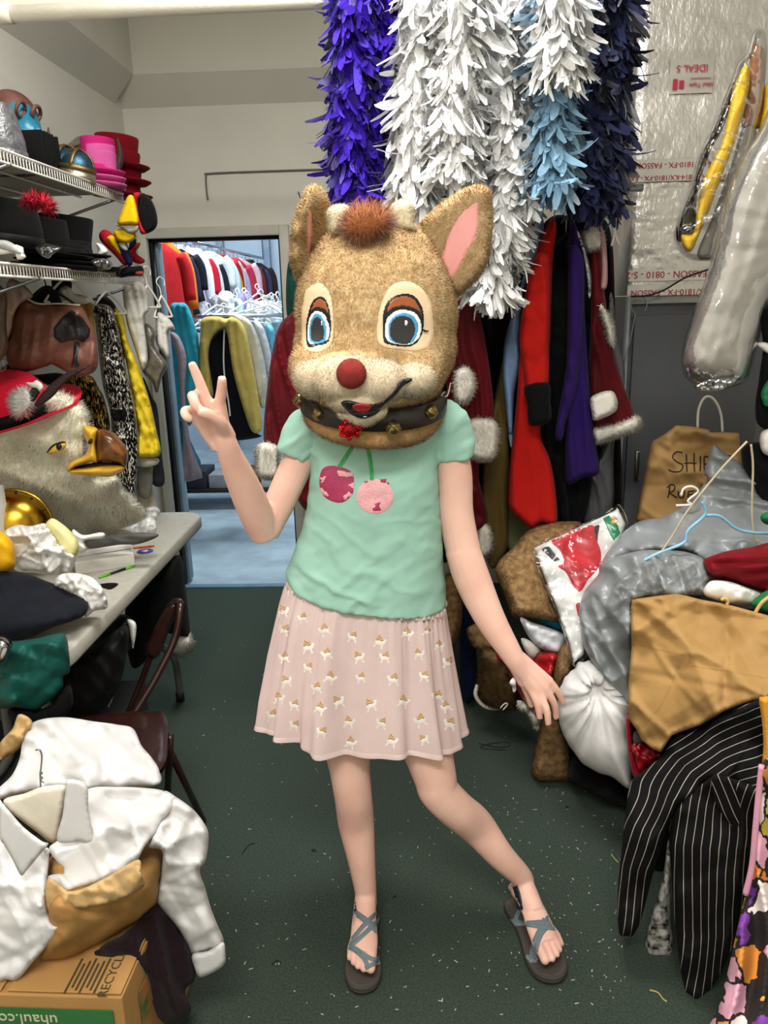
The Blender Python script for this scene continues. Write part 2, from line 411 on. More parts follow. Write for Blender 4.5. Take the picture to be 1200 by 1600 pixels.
mk('door_edge', *box((DX0+.022, YB+.09, DZ/2), (.02, .07, DZ-.03), .002), mat('blue grey door steel', '8294a0', rough=.5), df)
# wire fixed to the back wall
p = [atY(325, 312, YB-.012), atY(323, 300, YB-.008), atY(322, 275, YB-.008), atY(330, 271, YB-.008), atY(430, 267, YB-.008), atY(600, 262, YB-.008)]
tag(mk('wall_cable', *tube(p, .0045, 8, n=40), mat('grey cable', '6b6860', rough=.6)), 'thin grey cable stapled along the back wall above doorway', 'cable')
# pipe under the ceiling that carries the boas
PZ, PY = 2.437, 2.5
pr = root('ceiling_pipe', (0, PY, PZ), 'white painted pipe crossing below the ceiling, carrying the boas', 'pipe')
mk('pipe', *tube([(XL, PY, PZ-.003), (XR, PY, PZ+.004)], .022, 16), mat('cream pipe paint', 'ddd8c8', rough=.4, var=.04), pr)
mk('coupling', *tube([(-1.205, PY, PZ), (-1.15, PY, PZ)], .028, 16), MATS['cream pipe paint'], pr)
mk('beam', *box(((XL+XR)/2, PY+.06, PZ+.05), (XR-XL-.01, .05, .05), .004), mat('cream beam', 'e2dccb', rough=.7, var=.03), pr)
# fluorescent fixtures on the ceiling
for k, (fx, fy, p_, c_) in enumerate(FIXTURES):
    r = root('ceiling_light', (fx, fy, CEIL-.1), ['fluorescent ceiling fixture above the walkway', 'fluorescent ceiling fixture nearest the back wall', 'fluorescent ceiling fixture behind the photographer'][k], 'ceiling light', 'fluorescent fixtures')
    mk('housing', *box((fx, fy, CEIL-.05), (1.35, .6, .1), .01), M_white, r)
# pegboard on the left wall behind the shelves, holes recessed
pb = root('pegboard', (XL+.01, 2.4, 1.3), 'cream perforated pegboard panel on left wall behind the shelves', 'pegboard')
mk('board', *box((XL+.012, 1.9, 1.75), (.02, 1.7, .62)), mat('pegboard cream', 'cfc6b2', rough=.8, var=.05), pb)
hs = []
for yy in np.arange(1.3, 2.72, .05):
    for zz in np.arange(1.48, 2.04, .05): hs.append(xf(lathe([(.004, -.0005), (.004, .0008)], 6), ry(math.pi/2), (XL+.0222, yy, zz)))
h_ = mk('peg_holes', *merge(hs), M_black, pb); h_['kind'] = 'stuff'
# back room shell
M_bw = mat('back room wall', 'a9b6c2', rough=.9, var=.05, vs=3)
st('wall_back_room_far', box((-1.4, 8.75, CEIL/2), (5.6, .1, CEIL)), M_bw)
st('wall_back_room_left', box((-4.2, 6.5, CEIL/2), (.1, 4.5, CEIL)), M_bw)
st('wall_back_room_right', box((.6, 6.5, CEIL/2), (.1, 4.5, CEIL)), M_bw)
st('ceiling_back_room', box((-1.8, 6.5, CEIL+.05), (5, 4.5, .1)), M_bw)
for k, q in enumerate([(-2.05, 'grey blue wall stud near the far corner of back room'), (-1.55, 'grey blue wall stud right of the upper clothes rack')]):
    tag(mk('wall_stud', *box((q[0], 8.66, 1.6), (.07, .08, 3.2), .005), mat('grey blue steel', '7f909f', rough=.5)), q[1], 'post')
# =================================================================== the person
def P3(l): return np.array([atY(a, b, c) for a, b, c in l])
M_skin = mat('skin', 'deaf9e', rough=.55, var=.06, vs=12, bump=.08, bs=300, sss=.25, col2='e7bdac')
person = root('person', (.05, 1.7, 0), 'person in mint shirt, pink skirt and strappy sandals making a peace sign', 'person')
body = []
def limb(l, r, seg=18, n=None, sq=None): body.append(tube(P3(l), r, seg, n or len(l)*7, sq))
# trunk and neck (under the clothes)
limb([(578,1040,1.70), (578,930,1.70), (585,800,1.69), (592,700,1.69)], [.135, .128, .115, .105], 24, sq=(1, .78))
limb([(592,700,1.69), (592,600,1.68)], [.06, .052])
limb([(500,672,1.69), (592,655,1.69), (690,670,1.69)], [.045, .06, .045])
# arm raised in a peace sign
limb([(496,672,1.69), (465,725,1.68), (437,785,1.665), (413,832,1.645)], [.042, .037, .035, .033])
limb([(413,834,1.645), (398,798,1.61), (378,752,1.565), (360,712,1.525), (352,690,1.508), (340,665,1.495)], [.033, .037, .033, .0255, .0225, .018])
hp = [((351,690,1.51), (343,629,1.475), .0125), ((349,690,1.51), (323,626,1.475), .0125), ((346,694,1.51), (310,634,1.48), .0125), ((342,698,1.512), (304,648,1.487), .0125), ((357,684,1.51), (347,662,1.488), .014)]
for a, b, r in hp: limb([a, tuple((np.array(a)+b)/2), b], [.0165, r+.002, r], 12)
limb([(323,628,1.475), (314,603,1.466), (306,583,1.460), (298.5,566,1.456)], [.0115, .0105, .0095, .0078], 12)
limb([(343,630,1.475), (346,612,1.462), (347,598,1.452), (347,589,1.446)], [.0115, .0105, .0095, .008], 12)
limb([(310,634,1.48), (302,622,1.466), (301,619,1.452), (305,632,1.445), (311,640,1.45)], [.0112, .0108, .0102, .0098, .009], 12)
limb([(304,648,1.487), (293,641,1.474), (288,644,1.462), (292,652,1.455), (300,655,1.46)], [.0105, .0095, .009, .0085, .008], 12)
limb([(350,676,1.495), (343,660,1.470), (330,650,1.452), (319,645,1.443), (311,642,1.440)], [.0145, .0135, .0115, .011, .0095], 12)
# arm hanging out to the side, back of the hand to the camera
limb([(690,672,1.69), (708,735,1.69), (712,800,1.685), (724,862,1.67)], [.046, .042, .0405, .040])
limb([(722,858,1.67), (738,905,1.655), (765,965,1.63), (795,1015,1.605), (808,1036,1.598), (824,1060,1.595)], [.040, .0415, .035, .0265, .023, .017])
hq = [((806,1032,1.60), (829,1074,1.588), .0125), ((808,1032,1.60), (843,1085,1.582), .0125), ((810,1030,1.60), (852,1078,1.588), .0125), ((812,1028,1.602), (859,1066,1.60), .012), ((803,1036,1.60), (818,1068,1.60), .0125)]
for a, b, r in hq: limb([a, tuple((np.array(a)+b)/2), b], [.0165, r+.002, r], 12)
limb([(818,1066,1.60), (825,1085,1.608), (831,1104,1.612)], [.0115, .0092, .0078], 12)
limb([(829,1074,1.588), (839,1098,1.572), (844,1123,1.570)], [.0115, .0088, .0074], 12)
limb([(843,1085,1.582), (854,1109,1.560), (857,1133,1.556)], [.0115, .0088, .0075], 12)
limb([(852,1078,1.588), (866,1100,1.586), (869,1123,1.592)], [.0112, .0086, .0072], 12)
limb([(859,1066,1.60), (872,1082,1.602), (880,1100,1.608)], [.0105, .0084, .007], 12)
# legs
def foot_axes(heel, toe):
    H, T = atZ(*heel, .03), atZ(*toe, .03); f = T-H; L = np.linalg.norm(f); f /= L; s = np.array([f[1], -f[0], 0]); return H, f, s, L
FA = foot_axes((575,1422), (563,1541)); FB = foot_axes((804,1402), (872,1524))      # s points to the picture's right for a foot pointing to the camera
for side, (H, f, s, L) in (('a', FA), ('b', FB)):
    if s[0] < 0: s = -s
    k = L/.25; fp = lambda a, b, z: H+f*a*k+s*b*k+np.array([0, 0, z])
    ank = fp(.045, 0, .10)
    if side == 'a':
        kn = atY(547, 1207, 1.665); hip = atY(528, 1030, 1.70); mid = kn*.55+ank*.45+np.array([-.004, .018, 0])
    else:
        kn = atY(686, 1236, 1.66); hip = atY(628, 1030, 1.715); mid = kn*.55+ank*.45+np.array([-.002, .022, 0])
    up = (kn-hip)
    body.append(tube([hip, hip+up*.5, kn-up*.12, kn, kn*.8+ank*.2, mid, kn*.28+ank*.72, ank, fp(.04, 0, .06), fp(.04, 0, .045)], [.08, .068, .054, .050, .0475, .0465, .036, .0285, .0285, .026], 22, 60))
    body.append(ell(kn+np.array([0, -.012, -.004]), (.034, .036, .05), 16))
    mid_ = 1 if side == 'a' else -1                # side of the big toe (towards the other foot)
    body.append(tube([fp(.010, 0, .047), fp(.05, 0, .062), fp(.11, 0, .062), fp(.165, mid_*.004, .051), fp(.20, mid_*.004, .044)], [.023, .025, .028, .031, .029], 18, 26, (1.12, .62)))
    body.append(tube([ank, fp(.055, 0, .088), fp(.085, 0, .072), fp(.125, 0, .06)], [.0265, .0275, .029, .027], 18, 16))
    for q, (o, a0, a1, r) in enumerate([(.026, .19, .234, .0125), (.008, .20, .236, .0086), (-.007, .198, .228, .0083), (-.019, .190, .217, .008), (-.030, .178, .203, .0078)]):
        body.append(tube([fp(a0-.03, mid_*o*.8, .045), fp(a0, mid_*o, .044), fp((a0+a1)/2, mid_*o, .042), fp(a1, mid_*o*1.02, .038)], [r*1.1, r*1.05, r, r*.92], 12, 14))
        body.append(ell(fp(a1, mid_*o*1.02, .037), r*.95, 10))
BV, BF = remesh(body, .0031, 6, .5)
bo = mk('body', BV, BF, M_skin, person)
# finger and toe nails are left to the skin's own shading
# ---- shirt
M_shirt = cloth('mint jersey', '97c0b0', var=.05, vs=10, bump=.12, bs=700)
def ring(a, b, Y, dep, m=72, ex=2.3, fold=0, ph=0, nf=10):
    A, B = atY(*a, Y), atY(*b, Y); c = (A+B)/2; h = (B-A)/2; t = np.linspace(0, 2*math.pi, m, endpoint=False)
    g = lambda v: np.sign(v)*np.abs(v)**(2/ex); k = 1+fold*(np.sin(nf*t+ph)+.5*np.sin((nf*1.7)//1*t+2*ph+1))
    return c+(g(np.cos(t))*k)[:,None]*h+(g(np.sin(t))*k)[:,None]*np.array([0, dep, 0])
def hemr(a, b, d, tl): r = ring(a, b, 1.695, d); r[:,2] += tl*(r[:,1]-1.695)/d; return r
sh = [loft([ring((560,633), (630,630), 1.69, .05), ring((520,642), (668,640), 1.69, .07), ring((490,668), (696,668), 1.69, .088), ring((488,705), (686,705), 1.685, .105),
            ring((487,745), (684,748), 1.68, .112), ring((480,800), (688,806), 1.685, .112), ring((464,850), (690,868), 1.69, .116), hemr((452,880), (694,912), .13, .012), hemr((450,893), (697,933), .136, .022), hemr((450,895), (697,935), .134, .022)])]
sh.append(tube(P3([(520,668,1.69), (488,668,1.688), (470,690,1.685), (461,712,1.682)]), [.052, .05, .046, .042], 24, 22))
sh.append(tube(P3([(665,664,1.69), (694,662,1.69), (703,690,1.69), (707,716,1.69)]), [.054, .055, .051, .047], 24, 22))
SV, SF = remesh(sh, .0048, 5, .5)
N = vnormals(SV, SF); x, y, z = SV.T
def crease(u, wl, q): t = np.abs(((u/wl) % 1)-.5)*2; return np.maximum(0, 1-t/q)
w1 = .03*vnoise(x*9, z*9, None, 4)+.012*vnoise(x*30, z*30, None, 6)
dd = .0068*crease(z+x*.42+w1, .061, .55)*np.clip((1.2-z)*5, 0, 1)*np.clip(.35+1.3*vnoise(x*7, z*11, y*4, 8), 0, 1)
dd += .006*crease(z-x*.75+w1*1.3, .075, .45)*np.clip(-.1+1.6*vnoise(x*8+3, z*7, y*4, 18), 0, 1)
dd += .0018*vnoise(x*40-z*25, z*45, y*20, 12)+.003*vnoise(x*12, z*13, y*10, 13)
SV = SV+N*(dd+.001)[:,None]
shirt = mk('shirt', SV, SF, M_shirt, person); shirt['label'] = 'mint green short sleeved shirt'
BS = bvh(SV, SF)
M_pk, M_mg, M_gr = mat('pale pink sequins', 'eaa9ae', rough=.35, var=.15, vs=300, bump=.6, bs=500, spec=.7), mat('magenta sequins', 'a61d54', rough=.35, var=.2, vs=300, bump=.6, bs=500, spec=.7), mat('green sequins', '1f9a4c', rough=.3, var=.3, vs=250, bump=.6, bs=400, spec=.8)
def K7(l): return C(l, 260, 540, .5333)
c1 = [(455,365),(480,352),(520,358),(545,375),(550,405),(545,435),(520,458),(490,458),(460,440),(448,405)]
def part(name, s, m, par, label=None):
    o = mk(name, s[0], s[1], m, par)
    if label: o['label'] = label
    return o
a = part('cherry_patch', decal(K7(c1), BS, .0022, 3.2), M_mg, shirt, 'magenta and pink sequin cherry')
part('cherry_patch', merge([decal(K7(q), BS, .0034, 3, False) for q in [[(497,360),(545,372),(548,385),(525,388),(500,383)], [(525,405),(550,400),(549,425),(530,432),(540,418)], [(515,440),(535,425),(545,437),(522,455)], [(450,385),(470,380),(465,400),(452,405)], [(450,410),(468,425),(480,440),(470,445),(452,430)]]]), M_pk, shirt, 'pale pink reversed sequins')
part('cherry_patch', decal(K7(circ(611,442,54,51,16)), BS, .0022, 3.2), M_pk, shirt, 'pale pink sequin cherry')
part('cherry_patch', merge([decal(K7(q), BS, .0034, 2.6, False) for q in [[(600,460),(635,457),(625,470),(634,485),(605,487),(598,478),(612,470)], [(625,392),(645,390),(642,404),(628,403)], [(578,398),(592,396),(588,410)], [(645,398),(655,404),(648,408)]]]), M_mg, shirt, 'magenta reversed sequins')
def strip(path, w):
    p = np.asarray(path, float); t = np.gradient(p, axis=0); t /= np.linalg.norm(t, axis=1)[:,None]; n = np.stack([-t[:,1], t[:,0]], 1)*np.asarray(w*np.ones(len(p)))[:,None]/2
    return np.concatenate([p+n, (p-n)[::-1]])
part('cherry_stem', merge([decal(strip(crc(K7([(552,285),(530,320),(505,358)]), 8), 6.5), BS, .003, 3, False), decal(strip(crc(K7([(585,285),(597,335),(603,398)]), 8), 6), BS, .003, 3, False)]), M_gr, shirt, 'green sequin cherry stems')
# ---- skirt
M_skirt = cloth('pale pink cotton', 'dcc3c0', var=.05, vs=8, bump=.15, bs=600)
R = []; prof = [(0, 457, 886, 689, 928, .119), (.04, 452, 898, 692, 940, .121), (.2, 438, 945, 697, 982, .124), (.45, 424, 1010, 705, 1042, .126), (.75, 413, 1080, 714, 1108, .128), (1, 410, 1122, 719, 1150, .128)]
for t in np.linspace(0, 1, 30):
    v = [np.interp(t, [p[0] for p in prof], [p[k] for p in prof]) for k in range(1, 6)]
    th = np.linspace(0, 2*math.pi, 180, endpoint=False); r = ring((v[0], v[1]), (v[2], v[3]), 1.695, v[4], 180, 2.4); c = r.mean(0)
    amp = .006+.027*t**1.1; g = np.sin(13*th+.7*np.sin(2*th)+.5*t)+.55*np.sin(21*th+1.3+1.2*np.sin(3*th))+.35*np.sin(7*th+2)
    fine = .0035*(1-t)**2*np.sin(58*th+2*np.sin(5*th)); k = amp*.42*g
    dirn = (r-c); dirn[:,2] = 0; dirn /= np.linalg.norm(dirn, axis=1)[:,None]
    r = r+dirn*(k+fine)[:,None]; r[:,2] += .006*t*np.sin(5*th+1)-.0*t; R.append(r)
inn = [x_*1 for x_ in R[::-1]]; 
for q in range(len(inn)): c = inn[q].mean(0); inn[q] = c+(inn[q]-c)*np.array([.975, .975, 1])
KV, KF = loft(R+inn[:18], cap=False)
skirt = mk('skirt', KV, KF, M_skirt, person); skirt['label'] = 'pale pink gathered skirt printed with small animals'
th = 180
hem = loft([R[-2]+(R[-2]-R[-2].mean(0))*np.array([.004, .004, 0]), R[-1]+(R[-1]-R[-1].mean(0))*np.array([.008, .008, 0])-np.array([0, 0, .001]), R[-1]*1-np.array([0, 0, .004])], cap=False)
mk('hem', *hem, cloth('pale pink hem', 'efd6d2'), skirt)
fr_ = [R[1]+(R[1]-R[1].mean(0))*np.array([k_, k_, 0])+np.array([0, 0, z_])+np.stack([np.zeros(180), -.003*np.sin(np.arange(180)*1.9), .0035*np.sin(np.arange(180)*2.3)], 1)*q_ for k_, z_, q_ in ((.01, .0, .6), (.03, -.008, 1), (.035, -.018, 1.3), (.012, -.02, 0))]
mk('waist_frill', *loft(fr_, cap=False), M_skirt, skirt)
BK = bvh(KV, KF)
M_pw, M_po, M_pt = cloth('white print', 'f1e9e2', sheen=0), cloth('ochre print', 'c99a4e', sheen=0), cloth('tan print', 'b07f55', sheen=0)
pw, po, pt = [], [], []
mot = [(342,780),(345,835),(400,800),(463,835),(545,855),(625,870),(470,905),(415,885),(345,915),(565,915),(640,915),(705,845),(740,905),(765,840),(825,930),(415,945),(352,985),(480,975),(570,975),(665,980),(755,970),(440,1005),(375,1055),(505,1045),(600,1055),(695,1045),(795,1030),(450,1065),(310,1085),(375,1115),(535,1105),(630,1108),(745,1100),(455,1135),(540,1165),(660,1160),(755,1155),(830,1110),(800,880),(820,1060),(330,1035),(500,760),(365,720)]
for k, (cx, cy) in enumerate(mot):
    r_ = random.Random(k); fl = r_.choice((-1, 1)); s_ = .85+.25*r_.random(); ro = math.radians(r_.uniform(-25, 25))
    def M_(l):
        q = []
        for u, v in l: u *= fl*s_; v *= s_; q.append((cx+u*math.cos(ro)-v*math.sin(ro), cy+u*math.sin(ro)+v*math.cos(ro)))
        return K7(q)
    for lst, sh_ in ((pw, [(-14,-2),(-4,-6),(8,-4),(12,-14),(19,-10),(14,2),(10,6),(13,17),(8,17),(5,7),(-6,7),(-12,16),(-16,15),(-11,5)]), (po, [(-12,-16),(-3,-9),(9,-9),(4,-4),(-7,-6)]), (po, [(-8,-22),(0,-15),(7,-13),(0,-11),(-8,-15)]), (pt, [(-13,-10),(-6,-4),(4,-3),(-2,0),(-10,-3)])):
        try:
            d_ = decal(M_(sh_), BK, .0013 if lst is pw else .002, 2.2, False)
            if d_[1]: lst.append(d_)
        except Exception: pass
for l_, m_, nm in ((pw, M_pw, 'white'), (po, M_po, 'ochre'), (pt, M_pt, 'tan')):
    o = mk('animal_print', *merge(l_), m_, skirt); o['kind'] = 'stuff'
# ---- sandals
M_sole, M_bed, M_strap, M_buck = mat('sandal sole', '3b3935', rough=.8, bs=200), mat('sandal footbed', '4a423d', rough=.85, bump=.4, bs=500), mat('grey webbing', '6d7a80', rough=.8, bump=.5, bs=900), mat('navy buckle', '1c222c', rough=.35)
for side, (H, f, s, L), straps, bk in (('a', FA, [[(212,762),(262,800),(312,848)], [(200,745),(255,785),(316,830)], [(312,742),(250,797),(178,884),(130,945)], [(314,775),(235,850),(172,905)], [(138,868),(205,905),(275,950),(316,942)], [(136,888),(190,905),(240,945),(258,985)], [(246,990),(285,970),(316,962)]], [(180,675),(192,700),(200,755)]),
                                       ('b', FB, [[(905,735),(886,790),(868,850),(862,880)], [(818,790),(880,788),(965,808),(1080,822)], [(826,812),(890,800),(960,795),(1020,790)], [(1030,768),(988,830),(962,895),(952,965)], [(1045,795),(1000,840),(978,900),(968,965)], [(1000,782),(1040,800),(1080,816)], [(930,935),(955,950),(985,945)]], [(885,640),(898,680),(908,742)])):
    if s[0] < 0: s = -s
    mid_ = 1 if side == 'a' else -1; H0 = H.copy(); H0[2] = 0; k = L/.25
    pts = [(-.012, 0), (-.004, .026), (.02, .034), (.07, .031), (.12, .036), (.17, .047), (.205, .048), (.232, .038), (.248, .012), (.246, -.016), (.226, -.036), (.19, -.045), (.14, -.042), (.08, -.034), (.02, -.034), (-.004, -.026)]
    pl = crc(np.array(pts), 56, True); rg = lambda z, sc: np.array([H0+f*(.12+(a-.12)*sc)*k+s*mid_*b*sc*k+np.array([0, 0, z]) for a, b in pl])
    so = mk('sandal', *loft([rg(.001, .95), rg(.004, 1), rg(.014, 1.0), rg(.019, 1.01), rg(.0225, .99)]), M_sole, person); so['label'] = 'grey strappy sandal'
    bed = mk('footbed', *loft([rg(.021, .97), rg(.0245, .965), rg(.0235, .9)]), M_bed, so)
    mk('sandal_sole_seam', *loft([rg(.0095, 1.006), rg(.0115, 1.012), rg(.0135, 1.006)], cap=False), M_bed, so)
    T_ = bvh(*merge([(BV, BF), loft([rg(.001, .95), rg(.0225, .99)])]))
    for q in straps:
        d_ = decal(strip(crc(np.array(C(q, 480, 1150, .3667)), 14), 7), T_, .0045, 2.6, False)
        if d_[1]: mk('strap', *largest(d_), M_strap, so)
    d_ = decal(strip(crc(np.array(C(bk, 480, 1150, .3667)), 10), 9), T_, .007, 2.6, False)
    if d_[1]: mk('buckle', *largest(d_), M_buck, so)
# =================================================================== the deer costume head
M_tan = mat('tan plush', 'cfab7a', rough=.95, var=.22, vs=70, bump=.2, bs=300, sheen=.08, spec=.1, col2='e6c99b')
M_cream = mat('cream plush', 'f0dfc2', rough=.95, var=.1, vs=22, bump=.2, bs=300, sheen=.08, spec=.15)
deer = root('deer_costume_head', tuple(atY(587, 680, 1.66)), 'tan plush deer costume head with red nose and jingle bell collar', 'costume head')
def K6(l): return C(l, 430, 270, .3)
def e_(px, py, Y, r, **k): return ell(atY(px, py, Y), r, **k)
socL = K6([(160,610),(200,580),(240,575),(280,620),(300,700),(305,800),(295,890),(240,930),(170,925),(142,880),(138,760),(145,680)])
socR = K6([(600,590),(680,565),(750,590),(800,650),(820,740),(825,830),(800,900),(740,925),(650,920),(560,905),(530,860),(535,760),(555,670)])
muzz = K6([(170,1010),(230,950),(330,925),(450,920),(560,950),(640,990),(730,980),(790,1030),(775,1090),(700,1170),(590,1225),(555,1275),(450,1308),(380,1275),(330,1205),(230,1140),(180,1085)])
skull = [e_(588, 490, 1.635, (.166, .158, .186)), e_(586, 545, 1.63, (.168, .158, .125)), e_(588, 420, 1.64, (.135, .13, .10)), e_(586, 590, 1.62, (.142, .138, .09)),
         e_(545, 590, 1.52, (.085, .09, .06)), e_(640, 575, 1.545, (.07, .07, .06)), e_(500, 575, 1.545, (.06, .07, .06)),
         tube([atY(586, 600, 1.64), atY(586, 640, 1.65), atY(584, 668, 1.652)], [.125, .125, .122], 40, 20)]
HV, HF = remesh(skull, .006, 10, .5)
HB = bvh(HV, HF)
soc_a, soc_b, mz = np.array(socL), np.array(socR), np.array(muzz)
def keepf(c):
    q = (c-CAM) @ RC; u = np.stack([600-FPX*q[:,0]/q[:,2], 800+FPX*q[:,1]/q[:,2]], 1); fr = c[:,1] < 1.6
    bad = (inside(u, soc_a) | inside(u, soc_b) | inside(u, mz)) & fr
    return np.where(bad, .0, np.where(c[:,1] > 1.72, .25, 1.0))
FV, FF_, FN = fur(HV, HF, 120000, .0075, .0012, (.05, -.1, -.4), .36, .75, keepf, 5)
mk('head_shell', FV, FF_, M_tan, deer, normals=FN)
# muzzle and cheeks, cream plush lying on the shell
mzl = [e_(545, 592, 1.468, (.073, .052, .046)), e_(500, 590, 1.50, (.052, .048, .042)), e_(590, 596, 1.475, (.06, .052, .044)), e_(645, 592, 1.50, (.046, .05, .036)), e_(560, 622, 1.475, (.062, .048, .03))]
MV, MF = remesh(mzl, .004, 8, .5)
FV, FF_, FN = fur(MV, MF, 52000, .0058, .0011, (.1, -.05, -.35), .36, .7, lambda c: (c[:,1] < 1.5)*1., 6)
mk('muzzle', FV, FF_, M_cream, deer, normals=FN)
MB = bvh(*merge([(MV, MF), (HV, HF)]))
# open smiling mouth and lower lip
jaw = remesh([e_(566, 642, 1.487, (.05, .045, .024)), e_(566, 650, 1.485, (.034, .04, .02))], .004, 6)
FV, FF_, FN = fur(jaw[0], jaw[1], 7000, .005, .0013, (0, -.1, -.4), .3, .6, None, 8)
mk('lower_lip', FV, FF_, M_cream, deer, normals=FN)
MJ = bvh(*merge([(MV, MF), (HV, HF), jaw]))
M_lip = mat('glossy black lip', '0c0c0e', rough=.35, bump=0, spec=.4); M_red = mat('red mouth', 'a3212b', rough=.3, bump=0)
mo = part('mouth', decal(K6([(343,1195),(385,1185),(470,1205),(552,1193),(620,1135),(648,1085),(700,1068),(712,1082),(668,1112),(625,1165),(570,1215),(525,1258),(460,1282),(400,1262),(358,1225)]), MJ, .0105, 2.2), M_lip, deer, 'glossy black open mouth')
part('tongue', decal(K6([(398,1210),(440,1200),(505,1212),(495,1240),(460,1256),(415,1246)]), MJ, .013, 2.0), M_red, mo, 'red tongue')
part('tooth', decal(K6([(452,1268),(470,1264),(484,1270),(470,1279),(456,1277)]), MJ, .0125, 2.0), mat('white tooth', 'f0eeee', rough=.2), mo)
# nose
nc = atY(549, 584, 1.415); nz_ = fur(*ell(nc, (.0275, .026, .0275), 28), 5000, .0025, .001, (0, 0, 0), .6, .8, None, 9)
mk('nose', nz_[0], nz_[1], mat('red flocked nose', '842822', rough=.95, var=.18, vs=60, bump=.5, bs=600), deer, normals=nz_[2])['label'] = 'round red flocked nose'
# eyes: layered painted shells
M_sock, M_ink, M_lid, M_ew, M_eb, M_pup, M_hl = mat('painted flesh', 'e7cba6', rough=.4, var=.03, bump=.03), mat('black paint', '14161a', rough=.25, bump=0), mat('brown eyelid paint', '9a5330', rough=.25, var=.1, bump=0), mat('white eye paint', 'eef3f6', rough=.25, bump=0), mat('blue iris paint', '4e9cc9', rough=.25, var=.1, bump=0), mat('charcoal pupil mesh', '2e2f31', rough=.6, bump=.6, bs=900), mat('highlight paint', 'e4e4e6', rough=.3, bump=0)
for so, ly in ((socL, [([(235,640),(270,660),(292,740),(293,840),(275,888),(230,903),(175,915),(158,880),(155,800),(170,720),(195,660)], M_ink, 'eye_outline'), ([(235,652),(265,672),(285,735),(288,755),(255,717),(215,706),(182,735),(175,745),(190,690),(205,665)], M_lid, 'eyelid'),
                        ([(215,716),(258,735),(286,800),(285,850),(268,880),(200,897),(173,890),(163,850),(168,780),(185,735)], M_ew, 'eye_white'), ([(215,728),(248,745),(272,810),(262,880),(200,894),(172,862),(176,790),(190,745)], M_eb, 'iris'), ([(220,745),(245,765),(260,830),(250,873),(205,885),(182,865),(180,810),(195,762)], M_pup, 'pupil'), (circ(241,783,9,17), M_hl, 'highlight'), ([(160,840),(150,850),(136,846),(150,855),(160,853)], M_ink, 'lash')]),
               (socR, [([(670,625),(730,640),(770,700),(780,780),(770,840),(740,890),(690,912),(620,905),(565,885),(555,820),(560,720),(600,650)], M_ink, 'eye_outline'), ([(670,638),(725,655),(760,710),(768,775),(740,722),(680,700),(620,707),(580,735),(585,690),(610,655)], M_lid, 'eyelid'),
                        ([(680,710),(735,730),(766,790),(758,850),(728,886),(690,900),(620,895),(577,873),(567,820),(580,757),(625,717)], M_ew, 'eye_white'), ([(680,724),(725,742),(750,792),(742,850),(712,890),(640,895),(592,870),(582,810),(597,760),(635,732)], M_eb, 'iris'), ([(670,740),(708,752),(733,800),(728,850),(698,892),(640,892),(602,870),(590,830),(600,780),(630,747)], M_pup, 'pupil'), (circ(682,783,14,20), M_hl, 'highlight'), ([(768,808),(793,820),(820,806),(808,824),(785,830),(768,824)], M_ink, 'lash')])):
    eo = part('eye', decal(so, HB, .006, 3.5), M_sock, deer, 'painted cartoon eye with brown lid and blue iris')
    for q, (pl, m_, nm) in enumerate(ly): part(nm, decal(K6(pl), HB, .0072+.0009*q, 2.0), m_, eo)
# ears
def ear(tip_, out, Y, lining, yl, furn, seed, bul=.02):
    V, F, Q = blob(K6(out), Y, bulge=bul, back=.02, edge=14, res=4)
    t = bvh(V, F); ln = np.array(K6(lining))
    def kp(c):
        q = (c-CAM) @ RC; u = np.stack([600-FPX*q[:,0]/q[:,2], 800+FPX*q[:,1]/q[:,2]], 1); return np.where(inside(u, ln), .0, 1.)
    fv, ff, fn = fur(V, F, furn*3, .0085, .0012, (.05, -.1, -.3), .4, .75, kp, seed)
    o = mk('ear', fv, ff, M_tan, deer, normals=fn)
    part('ear_lining', decal(K6(lining), t, .004, 3), mat('shiny pink lining', 'e29a95', rough=.3, var=.06, bump=.25, bs=25, spec=.6), o, 'shiny pink inner ear')
ear(0, [(1060,78),(1110,100),(1122,200),(1118,330),(1100,450),(1060,530),(1000,590),(930,640),(880,560),(800,440),(740,310),(820,210),(930,130),(1000,90)], [1.60,1.60,1.60,1.60,1.60,1.61,1.62,1.64,1.63,1.63,1.64,1.62,1.61,1.60], [(1055,150),(1058,230),(1050,320),(985,440),(930,540),(878,545),(868,450),(910,300),(975,200)], 0, 16000, 31)
ear(0, [(165,95),(200,72),(240,95),(285,190),(295,260),(275,330),(215,420),(170,560),(130,580),(100,500),(83,430),(92,300),(120,200),(145,140)], [1.58,1.60,1.62,1.66,1.67,1.67,1.67,1.66,1.64,1.60,1.58,1.57,1.57,1.57], [(170,190),(190,200),(192,260),(188,380),(176,480),(163,420),(160,300),(163,220)], 0, 12000, 32, .022)
# stub antlers and forelock
for q, (lst, Y) in enumerate([([(270,225),(290,180),(340,165),(385,180),(402,220),(395,275),(330,310),(285,310)], 1.56), ([(600,190),(630,150),(680,138),(715,160),(725,210),(728,270),(735,300),(650,305),(590,270)], 1.58)]):
    V, F, _ = blob(K6(lst), Y, bulge=.026, edge=15, res=4); fv, ff, fn = fur(V, F, 5000, .005, .0013, (0, 0, -.2), .4, .7, None, 40+q)
    mk('antler_stub', fv, ff, mat('cream fleece', 'ebdcbb', rough=.95, var=.06, sheen=.08), deer, normals=fn)
V, F, _ = blob(K6([(370,310),(365,270),(400,215),(470,195),(560,210),(588,250),(575,300),(520,325),(440,343)]), 1.52, bulge=.026, edge=16, res=4)
fv, ff, fn = fur(V, F, 5200, .026, .0011, (.2, -.1, .1), .8, .5, None, 44)
M_lock = mat('rust forelock', '9b5a32', rough=.9, var=.25, vs=40, sheen=.2, col2='b0693a')
